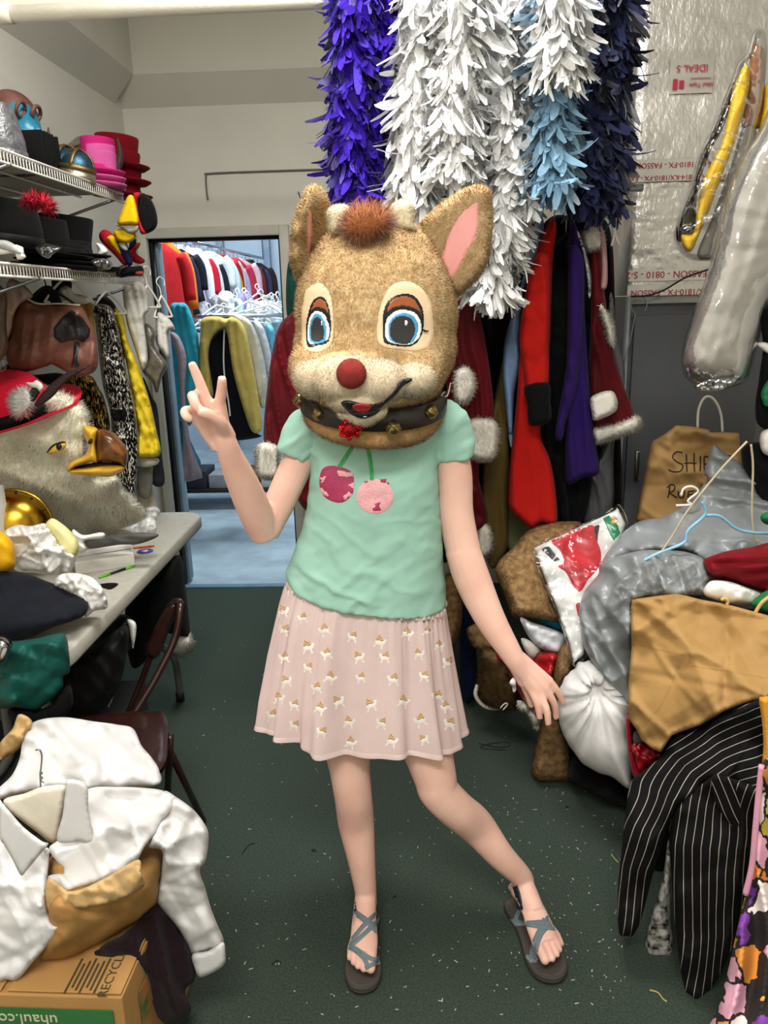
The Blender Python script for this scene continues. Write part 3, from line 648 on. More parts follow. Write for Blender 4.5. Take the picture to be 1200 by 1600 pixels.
lock = mk('forelock', fv, ff, M_lock, deer, normals=fn); lock['label'] = 'rust brown tuft of hair'
ws = []
for q in range(46):
    r_ = random.Random(q); a0 = np.array(K6([(r_.uniform(400, 570), r_.uniform(200, 260))])[0]); b0 = a0+np.array([r_.uniform(-16, 24), r_.uniform(-30, -6)]); m0 = (a0+b0)/2+np.array([r_.uniform(-10, 10), r_.uniform(-8, 8)])
    ws.append(tube(P3([(*a0, 1.51), (*m0, 1.50), (*b0, 1.51)]), [.0009, .0007, .0003], 4, 8))
mk('hair_strands', *merge(ws), M_lock, lock)['kind'] = 'stuff'
# collar band, ruff under it, bells
def cring(l, r, Y, dep, z0=0): return ring(l, r, Y, dep, 60, 2.1)+np.array([0, 0, z0])
M_leather = mat('dark brown leather', '241a17', rough=.4, var=.15, bump=.3, bs=120)
def tring(a, b, dep, tilt): r = ring(a, b, 1.64, dep, 60, 2.1); r[:,2] += tilt*(r[:,1]-1.64)/dep; return r
ruff = loft([tring((474,612), (694,615), .142, .03), tring((473,634), (692,642), .147, .03), tring((478,648), (686,658), .146, .03), tring((490,656), (676,668), .132, .03)])
RV, RF = remesh([ruff], .006, 3); fv, ff, fn = fur(RV, RF, 34000, .007, .0012, (0, -.05, -.5), .3, .6, lambda c: (c[:,1] < 1.7)*1., 50)
mk('neck_ruff', fv, ff, mat('brown plush', 'b08a5a', rough=.95, var=.2, vs=18, sheen=.08), deer, normals=fn)
col_ = mk('collar', *loft([tring((470,601), (699,604), .150, .03), tring((469,602), (700,605), .156, .03), tring((470,631), (698,637), .156, .03), tring((471,632), (697,638), .150, .03)], cap=False), M_leather, deer); col_['label'] = 'dark brown leather collar'
M_brass, M_rbell = mat('aged brass', '8d7a4a', rough=.28, metal=1, var=.2, vs=40, bump=.05), mat('metallic red', 'b3101a', rough=.2, metal=.8, var=.1, bump=.3, bs=90)
for q, (bx_, by_, Y, m_, rt) in enumerate([(130,1185,1.60,M_brass,0), (230,1255,1.525,M_brass,40), (390,1335,1.468,M_rbell,10), (615,1330,1.478,M_brass,-10), (808,1243,1.535,M_brass,-35)]):
    px, py = 430+.3*bx_, 270+.3*by_; c = atY(px, py, Y); r = .0155; Mr = rotm(-25, 0, rt)
    b = mk('jingle_bell', *merge([ell(c, r, 20, Mr), xf(lathe([(r*.98, -.0012), (r*1.07, -.0012), (r*1.07, .0012), (r*.98, .0012)], 24), Mr, c)]), m_, col_)
    b['label'] = 'red jingle bell' if m_ is M_rbell else 'brass jingle bell'
    f_ = Mr @ np.array([0, -1, 0]); u_ = Mr @ np.array([1, 0, 0]); v_ = Mr @ np.array([0, 0, 1]); sl = []
    for w_ in (u_+v_, u_-v_):
        w_ = w_/np.linalg.norm(w_); sl.append(tube([c+(f_*math.cos(t)+w_*math.sin(t))*r*1.005 for t in np.linspace(-.95, .95, 9)], .0013, 6))
    mk('bell_slit', *merge(sl), M_black, b)
    if m_ is M_rbell: mk('ribbon_loop', *merge([tube([c, c+np.array([math.cos(t)*.02, -.005, math.sin(t)*.018]), c+np.array([math.cos(t+.5)*.014, -.012, math.sin(t+.5)*.014])], [.003, .005, .002], 6, 8) for t in np.linspace(0, 5.5, 7)]), m_, b)
mk('tie_string', *tube(P3([(695,612,1.60), (690,618,1.585), (699,618,1.59), (704,598,1.60)]), .0012, 6, 12), mat('white string', 'ddd8cc'), col_)
# =================================================================== feather boas over the pipe
def feathers(path, rad, n, ln, wd, seed, bend=.5):
    """n curved feathers round a thick core; joined, they cannot be counted"""
    r = np.random.default_rng(seed); P = crc(path, 60); t = r.random(n)*58.999; i = t.astype(int); f = (t-i)[:,None]; c = P[i]*(1-f)+P[i+1]*f
    a = r.random(n)*2*math.pi; T = (P[i+1]-P[i]); T /= np.linalg.norm(T, axis=1)[:,None]
    u = np.cross(T, (0, 1., 0)); u /= np.linalg.norm(u, axis=1)[:,None]+1e-9; v = np.cross(T, u)
    o = np.cos(a)[:,None]*u+np.sin(a)[:,None]*v; base = c+o*(rad*(.62+.2*r.random(n)))[:,None]
    d = o*(.12+.5*r.random(n)**1.6)[:,None]+np.array([0, 0, -1.])*(.7+.7*r.random(n))[:,None]+r.normal(0, .34, (n, 3)); d /= np.linalg.norm(d, axis=1)[:,None]
    L = ln*(.55+.75*r.random(n)); W = wd*(.5+.8*r.random(n)); s = np.cross(d, o+r.normal(0, .5, (n, 3))); s /= np.linalg.norm(s, axis=1)[:,None]+1e-9; nn = np.cross(s, d)
    cv = (r.normal(0, bend, n))[:,None]; sd = r.normal(0, .25, n)[:,None]; K = [0, .22, .5, .78, 1.]; wv = [.25, .8, 1., .95, .42]; V = []
    for k, w_ in zip(K, wv):
        m = base+d*(L*k)[:,None]+nn*cv*(L*k*k*.6)[:,None]+s*sd*(L*k*k)[:,None]
        V += [m-s*(W*w_/2)[:,None]+nn*(W*.12)[:,None], m, m+s*(W*w_/2)[:,None]+nn*(W*.12)[:,None]]
    V = np.stack(V, 1).reshape(-1, 3); F = []
    b = np.arange(n)*15
    for k in range(4):
        for q in (0, 1): F.append(np.stack([b+k*3+q, b+k*3+q+1, b+k*3+q+4, b+k*3+q+3], 1))
    # down: hair thin barbs at the base
    m_ = n*20; ti = r.random(m_)*58.999; ii = ti.astype(int); cc = P[ii]; dd = r.normal(0, 1, (m_, 3)); dd[:,2] -= .3; dd /= np.linalg.norm(dd, axis=1)[:,None]
    sp = np.cross(dd, r.normal(0, 1, (m_, 3))); sp /= np.linalg.norm(sp, axis=1)[:,None]; b0 = cc+dd*(rad*.68); e0 = cc+dd*(rad*(.85+.6*r.random(m_)))[:,None]
    V2 = np.concatenate([b0-sp*.0006, b0+sp*.0006, e0]); j = np.arange(m_)+len(V); F2 = np.stack([j, j+m_, j+2*m_], 1)
    nV = np.repeat(o, 15, 0)*.75+np.array([0, -.1, .25])+np.repeat(r.normal(0, .3, (n, 3)), 15, 0); nV = np.concatenate([nV, np.tile(dd, (3, 1))]); nV /= np.linalg.norm(nV, axis=1)[:,None]
    return np.concatenate([V, V2]), [tuple(x) for x in np.concatenate(F).tolist()]+[tuple(x) for x in F2.tolist()], nV
def boa(label, pts, Y, rad, n, m, seed, ln=.072, wd=.02, cm=None):
    p = P3([(a, b, Y) for a, b in pts]); r = root('feather_boa', tuple(p[0]), label, 'feather boa', 'feather boas over the pipe')
    top = np.array([p[0][0], PY, PZ+.03]); path = np.concatenate([[top], p])
    mk('cord', *tube(path, [.02]+[rad*.7]*(len(p)-1)+[rad*.3], 14, 40), cm or m, r)  # core made far thicker than a cord to brighten the feathers
    fv, ff, fn = feathers(path, rad, int(n*1.25), ln, wd, seed); f = mk('feathers', fv, ff, m, r, normals=fn); f['kind'] = 'stuff'
def fm(name, c, **k):
    m = mat(name, c, rough=.75, var=.08, vs=30, bump=.25, bs=150, sheen=.3, spec=.2, **k); nt = m.node_tree     # thin barbs let light through
    t = nt.nodes.new('ShaderNodeBsdfTranslucent'); x_ = nt.nodes.new('ShaderNodeMixShader'); x_.inputs[0].default_value = .18; b = nt.nodes['Principled BSDF']
    nt.links.new(b.inputs['Base Color'].links[0].from_socket, t.inputs[0]); nt.links.new(b.outputs[0], x_.inputs[1]); nt.links.new(t.outputs[0], x_.inputs[2])
    nt.links.new(x_.outputs[0], nt.nodes['Material Output'].inputs[0]); return m
M_fw, M_fp, M_fn, M_fb = fm('white feathers', 'fbfaf8'), fm('purple feathers', '3c10b4'), fm('navy feathers', '181f45'), fm('light blue feathers', '8fb9d6')
boa('violet blue feather boa at the left end of pipe', [(556,-25),(553,60),(548,150),(550,240),(553,300)], 2.40, .062, 900, M_fp, 1)
boa('violet blue feather boa next to the white ones', [(606,-25),(604,60),(592,150),(586,230),(588,290)], 2.44, .062, 850, M_fp, 2)
boa('white feather boa hanging behind the antler stubs', [(668,-25),(660,70),(648,170),(650,260),(645,322)], 2.32, .062, 900, M_fw, 3)
boa('white feather boa ending above the right deer ear', [(722,-25),(722,70),(712,160),(708,215),(706,262)], 2.28, .072, 900, M_fw, 4)
boa('longest white feather boa reaching below the deer ear', [(775,-25),(778,70),(786,160),(800,240),(790,330),(775,400),(766,455)], 2.36, .066, 1300, M_fw, 5)
boa('white feather boa right of the longest one', [(822,-25),(826,60),(826,140),(818,220),(822,300)], 2.36, .055, 800, M_fw, 6)
boa('short white feather boa beside the navy ones', [(872,-25),(876,30),(876,80),(874,105)], 2.2, .05, 450, M_fw, 7)
boa('light blue feather boa between white and navy', [(862,-25),(864,100),(867,200),(868,290)], 2.27, .045, 650, M_fb, 8)
boa('navy feather boa next to the light blue one', [(915,-25),(915,80),(918,180),(916,260),(915,310)], 2.42, .056, 850, M_fn, 9)
boa('navy feather boa at the right end of pipe', [(958,-25),(954,60),(950,150),(946,240),(944,312)], 2.45, .056, 850, M_fn, 10)
# =================================================================== left side: shelves, hats, clothes, table
SX0, SX1 = -1.43, -1.0
M_shw = mat('white coated wire', 'e8e5dc', rough=.4, var=.03, bump=0)
def wire_shelf(z, y0, y1, label):
    r = root('wire_shelf', ((SX0+SX1)/2, (y0+y1)/2, z), label, 'shelf', 'wire wall shelves')
    rods = [tube([(x_, y0, zz), (x_, y1, zz)], .0035, 8) for x_, zz in ((SX1, z), (SX1, z-.03), (SX1-.15, z-.006), (SX0+.01, z-.006), (SX0+.14, z-.006))]
    for q in rods: mk('long_rod', *q, M_shw, r)
    w_ = mk('cross_wires', *merge([tube([(SX1, y, z-.032), (SX1, y, z+.001), (SX0, y, z+.001)], .0021, 5) for y in np.arange(y0, y1, .0165)]), M_shw, r); w_['kind'] = 'stuff'
    for y in (y0+.12, (y0+y1)/2, y1-.1): mk('bracket', *tube([(SX1+.005, y, z-.03), (SX0-.01, y, z-.16)], .005, 8), M_wire, r)
    return r
ZU, ZL = 1.985, 1.715
wire_shelf(ZU, 1.25, 2.84, 'upper white wire shelf holding helmets and top hats')
wire_shelf(ZL, 1.25, 2.98, 'lower white wire shelf holding black hats, clothes hung below')
mk('liner', *box(((SX0+SX1)/2-.005, 2.04, ZU+.0045), (.41, 1.55, .004)), mat('grey shelf liner', '8d8a80', rough=.8), None)
tag(bpy.data.objects['liner'], 'flat grey liner board lying on the upper wire shelf', 'board')
def onshelf(px, X, z): return np.array([X, solveY(px, X, z), z])
def hat(name, label, base, rc, h, br, m, bm, group=None, top=1.0, rot=(0,0,0), curl=.012, cat='hat', ov=1.0):
    r = root(name, tuple(base), label, cat, group); M = rotm(*rot)
    mk('crown', *xf(lathe([(rc*.96, .004), (rc, .006), (rc*.97, h*.4), (rc*top, h*.93), (rc*top*.97, h*.985), (rc*top*.9, h), (rc*.02, h*1.0)], 36, 1, ov), M, base), m, r)
    mk('brim', *xf(lathe([(rc*.9, .001), (rc+br*.6, 0), (rc+br, curl), (rc+br*1.01, curl+.004), (rc+br*.6, .005), (rc*.9, .006)], 40, 1, ov), M, base), m, r)
    mk('hat_band', *xf(lathe([(rc*1.002, .006), (rc*1.02, .007), (rc*1.01, .03), (rc*.985, .031)], 36, 1, ov), M, base), bm, r)
    return r
M_bfelt, M_rfelt, M_pfelt, M_blkband = cloth('black felt', '0a0a0a', var=.2), cloth('crimson felt', '7d0d19', var=.08), cloth('hot pink felt', 'b01c66', var=.08), cloth('black ribbon', '0e0e0e', rough=.5)
M_prim = cloth('pink felt brim', 'b9508a')
Z1 = ZU+.007
# upper shelf: stacks of red and pink top hats at the far end
b = onshelf(176, -1.08, Z1+.15)
for k in range(3): hat('top_hat', ['lowest crimson top hat of the stack on upper shelf', 'middle crimson top hat of the stack on upper shelf', 'topmost crimson top hat of the stack on upper shelf'][k], b+np.array([.01, .0, -.148+k*.05]), .074, .11, .042, M_rfelt, M_rfelt, 'crimson top hats', 1.04, (0, 6, 0))
b = onshelf(166, -1.04, Z1)
for k in range(3): hat('top_hat', ['lowest hot pink top hat, pale pink brims under it', 'middle hot pink top hat of the pink stack', 'topmost hot pink top hat in front of the red ones'][k], b+np.array([.0, -.05, k*.02]), .055, .115, .03, M_pfelt if k == 2 else M_prim, M_pfelt, 'hot pink top hats', 1.0, (0, 4, 0))
# viking helmets
M_steelb, M_bronze, M_steelg, M_horn = mat('blue steel', '2c4d60', rough=.35, metal=.7, var=.2, vs=20), mat('bronze strips', '7b6238', rough=.4, metal=.8, var=.2, vs=30), mat('warm silver', '9d978a', rough=.3, metal=.85, var=.15, vs=20), mat('dark horn', '4a3a2c', rough=.5, var=.2)
def helmet(px, X, label, s=1, tilt=(0,0,0), horns=False, dome=None):
    b = onshelf(px, X, Z1); r = root('horned_helmet' if horns else 'helmet', tuple(b), label, 'helmet', 'metal helmets'); M = rotm(*tilt); R0 = .085*s
    mk('dome', *xf(lathe([(R0*1.0, .045*s)]+[(R0*math.cos(t), .045*s+R0*1.15*math.sin(t)) for t in np.linspace(.1, 1.56, 10)], 28), M, b), dome or M_steelb, r)
    mk('neck_guard', *xf(lathe([(R0*1.12, .0), (R0*1.1, .02*s), (R0*1.02, .05*s), (R0*.98, .05*s), (R0*1.08, 0)], 28), M, b), M_steelg, r)
    mk('rim_band', *xf(lathe([(R0*1.01, .045*s), (R0*1.06, .047*s), (R0*1.05, .068*s), (R0*.99, .069*s)], 28), M, b), M_bronze, r)
    for a in (0, math.pi/2):
        pts = [(R0*1.02*math.cos(t)*math.cos(a), R0*1.02*math.cos(t)*math.sin(a), .05*s+R0*1.17*math.sin(t)) for t in np.linspace(.1, math.pi-.1, 15)]
        mk('cross_band', *xf(tube(pts, .009*s, 8, squash=(1, .5)), M, b), M_bronze, r)
    if horns:
        for q in (-1, 1):
            pts = [(q*R0*.85, 0, .07*s), (q*R0*1.25, 0, .085*s), (q*R0*1.5, 0, .13*s), (q*R0*1.45, 0, .185*s)]
            mk('horn', *xf(tube(pts, [.02*s, .017*s, .011*s, .002], 10, 16), M @ rz(.5), b), M_horn, r)
helmet(102, -1.12, 'blue steel helmet with bronze bands beside the brush crest', .8, (0, 8, 0))
helmet(120, -1.05, 'small blue and bronze helmet in front of the shelf row', .62, (0, 12, 0))
helmet(142, -1.09, 'horned helmet with blue dome wrapped in clear plastic', .98, (0, 0, 20), True, None)
b = onshelf(144, -1.085, Z1); tag(mk('plastic_bag', *merge([xf(lathe([(.11, .001), (.112, .03), (.10, .08), (.075, .13), (.03, .165)], 24), None, b)]), plastic_film()), 'clear plastic wrap around the horned helmet', 'plastic bag')
# brush crest hat
b = onshelf(64, -1.14, Z1); r = root('crested_hat', tuple(b), 'black bristle crested hat between mannequin head and helmets', 'hat')
for k in range(9): mk('pleat', *box(b+np.array([.0, -.06+k*.013, .07]), (.1, .008, .115), .003, rotm(0, 4*math.sin(k*2), 5*math.sin(k))), M_bfelt, r)
mk('base', *box(b+np.array([0, -.01, .012]), (.12, .19, .024), .006), mat('olive gold', '5f5a2c', rough=.4), r)
# blue mannequin head in brown aviator cap
b = onshelf(38, -1.24, Z1); r = root('mannequin_head', tuple(b), 'blue mannequin head wearing a brown leather helmet', 'mannequin head')
M_bluef, M_brl = mat('turquoise plastic', '1f6f8a', rough=.35, var=.06, bump=0), mat('brown leather cap', '5e3b32', rough=.55, var=.2, vs=25)
hd = remesh([ell(b+np.array([.0, 0, .165]), (.075, .07, .095)), ell(b+np.array([.045, -.03, .135]), (.045, .045, .062)), ell(b+np.array([.088, -.045, .14]), (.014, .014, .022)), tube([b+np.array([0, 0, 0]), b+np.array([0, 0, .12])], [.06, .045], 18), ell(b+np.array([.075, -.045, .105]), (.02, .02, .009))], .0045, 4)
mk('head', *hd, M_bluef, r)
mk('leather_cap', *remesh([ell(b+np.array([-.016, .012, .195]), (.082, .076, .085)), tube([b+np.array([-.02, .03, .2]), b+np.array([-.0, .02, .08])], [.07, .05], 16)], .005, 4), M_brl, r)
for q in (-1, 1): mk('goggle', *tube([b+np.array([.062+.01*q, -.035+.03*q, .205])+np.array([.02*math.sin(t)*.4, .026*math.cos(t), .02*math.sin(t)]) for t in np.linspace(0, 6.28, 17)], .006, 8), M_brl, r)
mk('collar', *xf(lathe([(.075, .0), (.08, .02), (.06, .05), (.05, .052)], 20), None, b), cloth('maroon fabric', '4a2622'), r)
# silver hat in plastic at the picture edge
b = onshelf(-6, -1.14, Z1); hat('rain_hat', 'grey metallic hat at the near end of upper shelf', b, .085, .15, .05, mat('grey lame', '77787a', rough=.3, metal=.5, var=.3, vs=60, bump=.6, bs=120), MATS['grey lame'], None, .75, (0, 0, 0), -.012)
# ---- lower shelf
Z2 = ZL+.003
def lowhat(px, X, dz, label, rc, h, br, nm='top_hat', m=None, rot=(0,0,0), top=1.0, ov=1.0, grp='black hats on the lower shelf'):
    b = onshelf(px, X, Z2+dz); return hat(nm, label, b, rc, h, br, m or M_bfelt, M_blkband, grp, top, rot, .01, 'hat', ov)
lowhat(10, -1.1, .055, 'black bowler hat at the near end of lower shelf', .095, .12, .045, 'bowler_hat', top=.8, rot=(0, 8, 0))
lowhat(60, -1.12, .05, 'wide black slouch hat under the red trim', .09, .105, .07, 'slouch_hat', top=.85, rot=(0, 10, 0))
lowhat(103, -1.12, .05, 'black top hat, tallest on the lower shelf', .08, .125, .045, top=1.03, rot=(0, 8, 0))
for k in range(4): lowhat(92+k*4, -1.07, .002+k*.013, ['lowest black hat brim of the nested stack', 'second black hat of the nested stack', 'third black hat of the nested stack', 'uppermost black hat of the nested stack'][k], .07, .05, .062, 'felt_hat', rot=(0, 5, 0))
lowhat(138, -1.06, .0, 'small black hat next to the colourful jester shoes', .06, .055, .04, 'felt_hat')
soft('feather_trim', 'crinkled red feather trim lying on the black slouch hat', 'trim', C([(150,850),(200,825),(260,830),(320,870),(330,915),(290,920),(240,880),(170,890)], 0, 100, .25), 2.05, cloth('red feather', 'a3162a'), bulge=.03, folds=[(None, 5, .012)], res=2.5, furn=900, furl=.018, furw=.003, lean=(0,0,0))
def shoe(label, pts, Y, m, m2):
    r = root('shoe', tuple(atY(*pts[0], Y)), label, 'shoe'); V, F, Q = blob(pts, Y, bulge=.035, res=3); mk('upper', V, F, m, r)
    pb_ = [p for p in pts if p[1] > np.mean([q[1] for q in pts])]
    mk('sole', *tube(P3([(x_, y_+1, Y-.02) for x_, y_ in sorted(pb_)]), .009, 8, 14), m2, r)
shoe('white soled grey shoe at the edge of lower shelf', C([(-40,1120),(0,1100),(60,1110),(120,1150),(145,1185),(120,1200),(0,1165),(-40,1150)], 0, 100, .25), 2.0, mat('grey suede', '9a9994'), M_white)
soft('silver_purse', 'crumpled silver metallic purse on the lower shelf', 'purse', C([(220,1140),(300,1130),(380,1150),(330,1190),(300,1215),(250,1190)], 0, 100, .25), 2.1, mat('crumpled silver', '8b8d90', rough=.25, metal=.9, var=.2, bump=.8, bs=70), bulge=.03, folds=[(None, 6, .01)], res=2.5)
soft('white_slipper', 'white satin slipper beside the jester shoes', 'slipper', C([(600,1120),(640,1130),(675,1170),(650,1200),(605,1205),(612,1160)], 0, 100, .25), 2.5, cloth('white satin', 'e6e4de', rough=.4), bulge=.03, res=2.5)
soft('silver_purse', 'shiny pewter clutch below the white slipper', 'purse', C([(560,1230),(640,1215),(700,1240),(690,1280),(620,1290),(570,1265)], 0, 100, .25), 2.4, MATS['crumpled silver'], bulge=.03, folds=[(None, 6, .008)], res=2.5)
# jester shoes and drum major hat at the far end of the shelf
def multi(name, label, cat, Y, lst, grp=None):
    r = root(name, tuple(atY(*np.mean(lst[0][1], 0), Y)), label, cat, grp)
    for nm, pts, dY, m, bu in lst: V, F, Q = blob(pts, Y+dY, bulge=bu, res=2.5); mk(nm, V, F, m, r)
    return r
M_yel, M_redc, M_navy, M_wht = cloth('bright yellow felt', 'e2b912'), cloth('bright red felt', 'a81a22'), cloth('navy cloth', '1a1d4a'), cloth('white cloth', 'e9e6df')
q_ = lambda l: C(l, 0, 100, .25)
multi('jester_shoe', 'curled jester shoe in yellow, red and navy on shelf end', 'shoe', 2.75, [('upper', q_([(620,1060),(650,1035),(690,1050),(740,1100),(770,1180),(800,1250),(770,1255),(720,1200),(660,1140),(625,1100)]), 0, M_redc, .035), ('stripe', q_([(665,1085),(700,1070),(735,1110),(760,1190),(730,1175),(690,1130)]), -.03, M_yel, .02), ('cuff', q_([(730,1090),(770,1090),(800,1140),(830,1240),(800,1260),(760,1190)]), -.035, M_navy, .025), ('piping', q_([(740,1120),(775,1110),(800,1160),(770,1165)]), -.055, M_wht, .012)])
multi('jester_shoe', 'red jester shoe tipped with orange beside the yellow one', 'shoe', 2.82, [('upper', q_([(800,1170),(850,1120),(875,1130),(850,1180),(905,1225),(880,1250),(820,1230)]), 0, M_redc, .03), ('tip', q_([(845,1130),(878,1115),(870,1145),(850,1160)]), -.03, cloth('orange felt', 'd2701c'), .012), ('cuff', q_([(815,1100),(850,1095),(845,1140),(805,1170)]), -.01, M_navy, .02)])
multi('braided_hat', 'black braided cap at the end of lower shelf', 'hat', 2.72, [('crown', q_([(725,1290),(760,1260),(830,1265),(890,1265),(893,1320),(820,1325),(745,1335)]), 0, M_bfelt, .04), ('braid', q_([(725,1280),(770,1255),(800,1270),(760,1300),(750,1335),(728,1320)]), -.035, mat('black cord', '222222', rough=.5, bump=1, bs=90), .018), ('badge', q_([(850,1300),(893,1296),(893,1322),(850,1320)]), -.04, cloth('rust cloth', '8a3a20'), .01)])
multi('drum_hat', 'red banded black drum hat with yellow cockade', 'hat', 2.7, [('top', q_([(880,810),(930,830),(970,900),(985,990),(960,1040),(900,1060),(875,1000),(858,900)]), -.0, M_bfelt, .05), ('side_band', q_([(835,810),(880,808),(862,860),(868,940),(890,1010),(915,1055),(880,1060),(855,980),(840,880)]), -.03, M_redc, .03), ('cockade', q_([(800,825),(835,830),(858,920),(865,1000),(810,1005),(735,1000),(765,900)]), -.05, M_yel, .03), ('lining', q_([(720,1000),(790,1000),(862,1005),(855,1050),(800,1062),(770,1035)]), -.045, cloth('grey fur lining', 'b5ada0'), .02), ('chin_strap', q_([(715,1040),(770,1030),(840,1060),(845,1090),(800,1120),(740,1110),(715,1080)]), -.02, M_yel, .03)])
# ---- clothes hung below the lower shelf
c2 = lambda l: C(l, 0, 400, .25)
def hanger(label, px, py, Y, w_, m, par=None, rot=0, name='clothes_hanger'):
    a = atY(px, py, Y); cr, sr = math.cos(rot), math.sin(rot); L = lambda x_, z_: a+np.array([x_*cr, x_*sr, z_])
    r = par or root(name, tuple(a), label, 'hanger', 'clothes hangers')
    mk('hook', *tube([L(.018, .035), L(.02, .055), L(0, .068), L(-.017, .05), L(-.004, .028), L(0, 0)], .0022, 8, 24), M_wire if m is M_wire else m, r)
    mk('arm', *tube([L(0, 0), L(-w_*.5, -.03), L(-w_, -.07), L(-w_*.95, -.078), L(0, -.078), L(w_*.95, -.078), L(w_, -.07), L(w_*.5, -.03), L(0, 0)], .0025 if m is M_wire else .004, 8, 50), m, r)
    return r
M_brt = mat('brown vinyl', '6e4436', rough=.5, var=.14, vs=14, bump=.25, bs=80)
tun = root('spade_tunic', tuple(atY(80, 560, 2.42)), 'brown padded tunic with black spade emblem on hanger', 'tunic')
V, F, Q = blob(c2([(150,270),(240,300),(380,300),(500,310),(555,400),(600,520),(612,680),(560,740),(460,745),(330,680),(290,690),(150,725),(60,690),(40,600),(60,450),(90,340)]), 2.42, bulge=.045, back=.03, folds=[(95, 26, .006), ('c', 40, .008)], res=4, edge=26); mk('panel', V, F, M_brt, tun); tb = bvh(V, F)
mk('spade_emblem', *merge([decal(c2([(450,335),(520,390),(565,460),(560,500),(520,540),(480,522),(440,530),(380,545),(340,510),(335,450),(380,390)]), tb, .007, 3, False), decal(c2([(465,540),(498,550),(482,640),(495,690),(445,695),(455,640)]), tb, .005, 3)]), mat('black quilted vinyl', '1d1c1b', rough=.45, bump=.7, bs=60), tun)
mk('piping', *tube(P3([(*q, 2.40) for q in c2([(60,450),(90,340),(150,268),(240,298),(380,298),(500,308)])]), .003, 6, 30), cloth('cream piping', 'cfc3ae'), tun)
hanger('black plastic hanger carrying the brown spade tunic', 72, 448, 2.44, .1, M_black)
soft('satin_blouse', 'black satin blouse on hanger behind the brown tunic', 'blouse', c2([(280,185),(340,200),(390,290),(380,320),(200,300),(170,280),(230,215)]), 2.5, cloth('black satin', '17161a', rough=.45), bulge=.03, res=4)
M_seq = mat('black and silver sequins', '060606', rough=.25, metal=.5, var=.0, vs=62, bump=.9, bs=110, col2='e6e0d2', stretch=(3, 3, 1.1), thr=(.52, .6))  # silver specks hardened to paint in sparkle as well as silver sequins
sq = root('sequin_dress', tuple(atY(190, 620, 2.8)), 'black and silver sequin dress with plain black waistband', 'dress')
V, F, Q = blob(c2([(560,310),(640,300),(700,330),(740,440),(760,560),(800,760),(840,900),(862,1100),(872,1150),(850,1480),(820,1500),(740,1430),(700,1300),(690,1000),(640,800),(610,560),(590,400)]), 2.80, bulge=.06, folds=[(82, 14, .014), ('c', 30, .006)], res=4); mk('body', V, F, M_seq, sq); tb = bvh(V, F)
mk('waistband', *largest(decal(c2([(672,962),(788,958),(790,1028),(676,1034)]), tb, .006, 3, False)), cloth('matt black band', '080808'), sq)
soft('sequin_skirt', 'gold sequin skirt hanging below the brown tunic', 'skirt', c2([(400,740),(560,745),(620,830),(655,900),(685,1090),(560,1100),(480,1080),(430,900)]), 2.70, mat('gold sequins', '0d0a05', rough=.25, metal=.6, vs=62, bump=.9, bs=110, col2='b08d40', stretch=(3, 3, .8), thr=(.5, .6)), bulge=.04, folds=[(80, 14, .008)], res=4)
soft('yellow_shirt', 'bright yellow satin shirt hanging beside the sequin dress', 'shirt', c2([(715,330),(770,380),(800,530),(850,650),(890,760),(940,920),(980,1100),(1005,1230),(940,1258),(835,1238),(862,1100),(830,900),(790,680),(745,480)]), 2.86, cloth('yellow satin', 'd9be2a', rough=.5, var=.08), bulge=.05, folds=[(72, 13, .012), ('c', 30, .008)], res=4)
M_dw = cloth('soft white cloth', 'dcd9d0')
soft('ruffled_blouse', 'white ruffled blouse hanging behind the yellow shirt', 'blouse', c2([(770,180),(860,158),(910,200),(932,330),(900,400),(925,640),(890,715),(850,600),(800,450),(778,330)]), 2.9, M_dw, bulge=.05, folds=[(78, 11, .009), (10, 26, .006)], res=3.5)
soft('silver_corset', 'pewter lame corset bodice with pale piping', 'corset', c2([(910,420),(975,480),(965,560),(1045,675),(1012,760),(980,862),(950,790),(890,720),(925,640),(900,520)]), 2.93, mat('pewter lame', '77736a', rough=.35, metal=.5, var=.3, vs=30, bump=.5, bs=60), bulge=.035, folds=[(60, 22, .006)], res=3.5)
soft('white_gown', 'sheer white gown hanging next to the doorway', 'gown', c2([(985,350),(1055,390),(1092,455),(1052,480),(1062,640),(1020,610),(975,540),(975,430)]), 2.98, M_dw, bulge=.04, folds=[(80, 10, .008)], res=3.5)
soft('dark_trousers', 'dark navy trousers hanging under the silver corset', 'trousers', c2([(890,760),(950,880),(985,960),(1012,1240),(1027,1420),(955,1427),(935,1290),(905,1000)]), 3.02, cloth('dark navy wool', '23252a'), bulge=.03, folds=[(80, 12, .006)], res=4)
soft('white_petticoat', 'white petticoat edge showing below the yellow shirt', 'petticoat', c2([(840,1245),(980,1262),(985,1300),(910,1320),(850,1300)]), 2.9, M_dw, bulge=.03, folds=[(80, 8, .006)], res=3.5)
soft('cream_drape', 'cream silk drape hanging down behind the table end', 'drape', c2([(850,1290),(920,1335),(962,1480),(985,1580),(960,1640),(880,1640),(850,1500)]), 3.1, cloth('cream silk', 'd5d2bd', rough=.5), bulge=.03, folds=[(80, 14, .008)], res=4)
soft('beige_dress', 'beige pink dress hanging at the near end of rack', 'dress', c2([(60,145),(150,180),(205,250),(140,290),(95,350),(70,470),(30,560),(10,440),(30,250)]), 2.40, cloth('beige silk', 'b09a8b'), bulge=.05, folds=[(75, 16, .01)], res=4)
soft('brown_wig', 'long brown wig hanging at the picture edge', 'wig', c2([(-60,180),(10,190),(45,260),(40,420),(50,560),(20,640),(-60,640)]), 2.2, mat('brown hair', '4e3a28', rough=.5, var=.4, vs=60, stretch=(6, 6, .6), bump=.5, bs=120), bulge=.06, folds=[(88, 9, .008)], res=4)
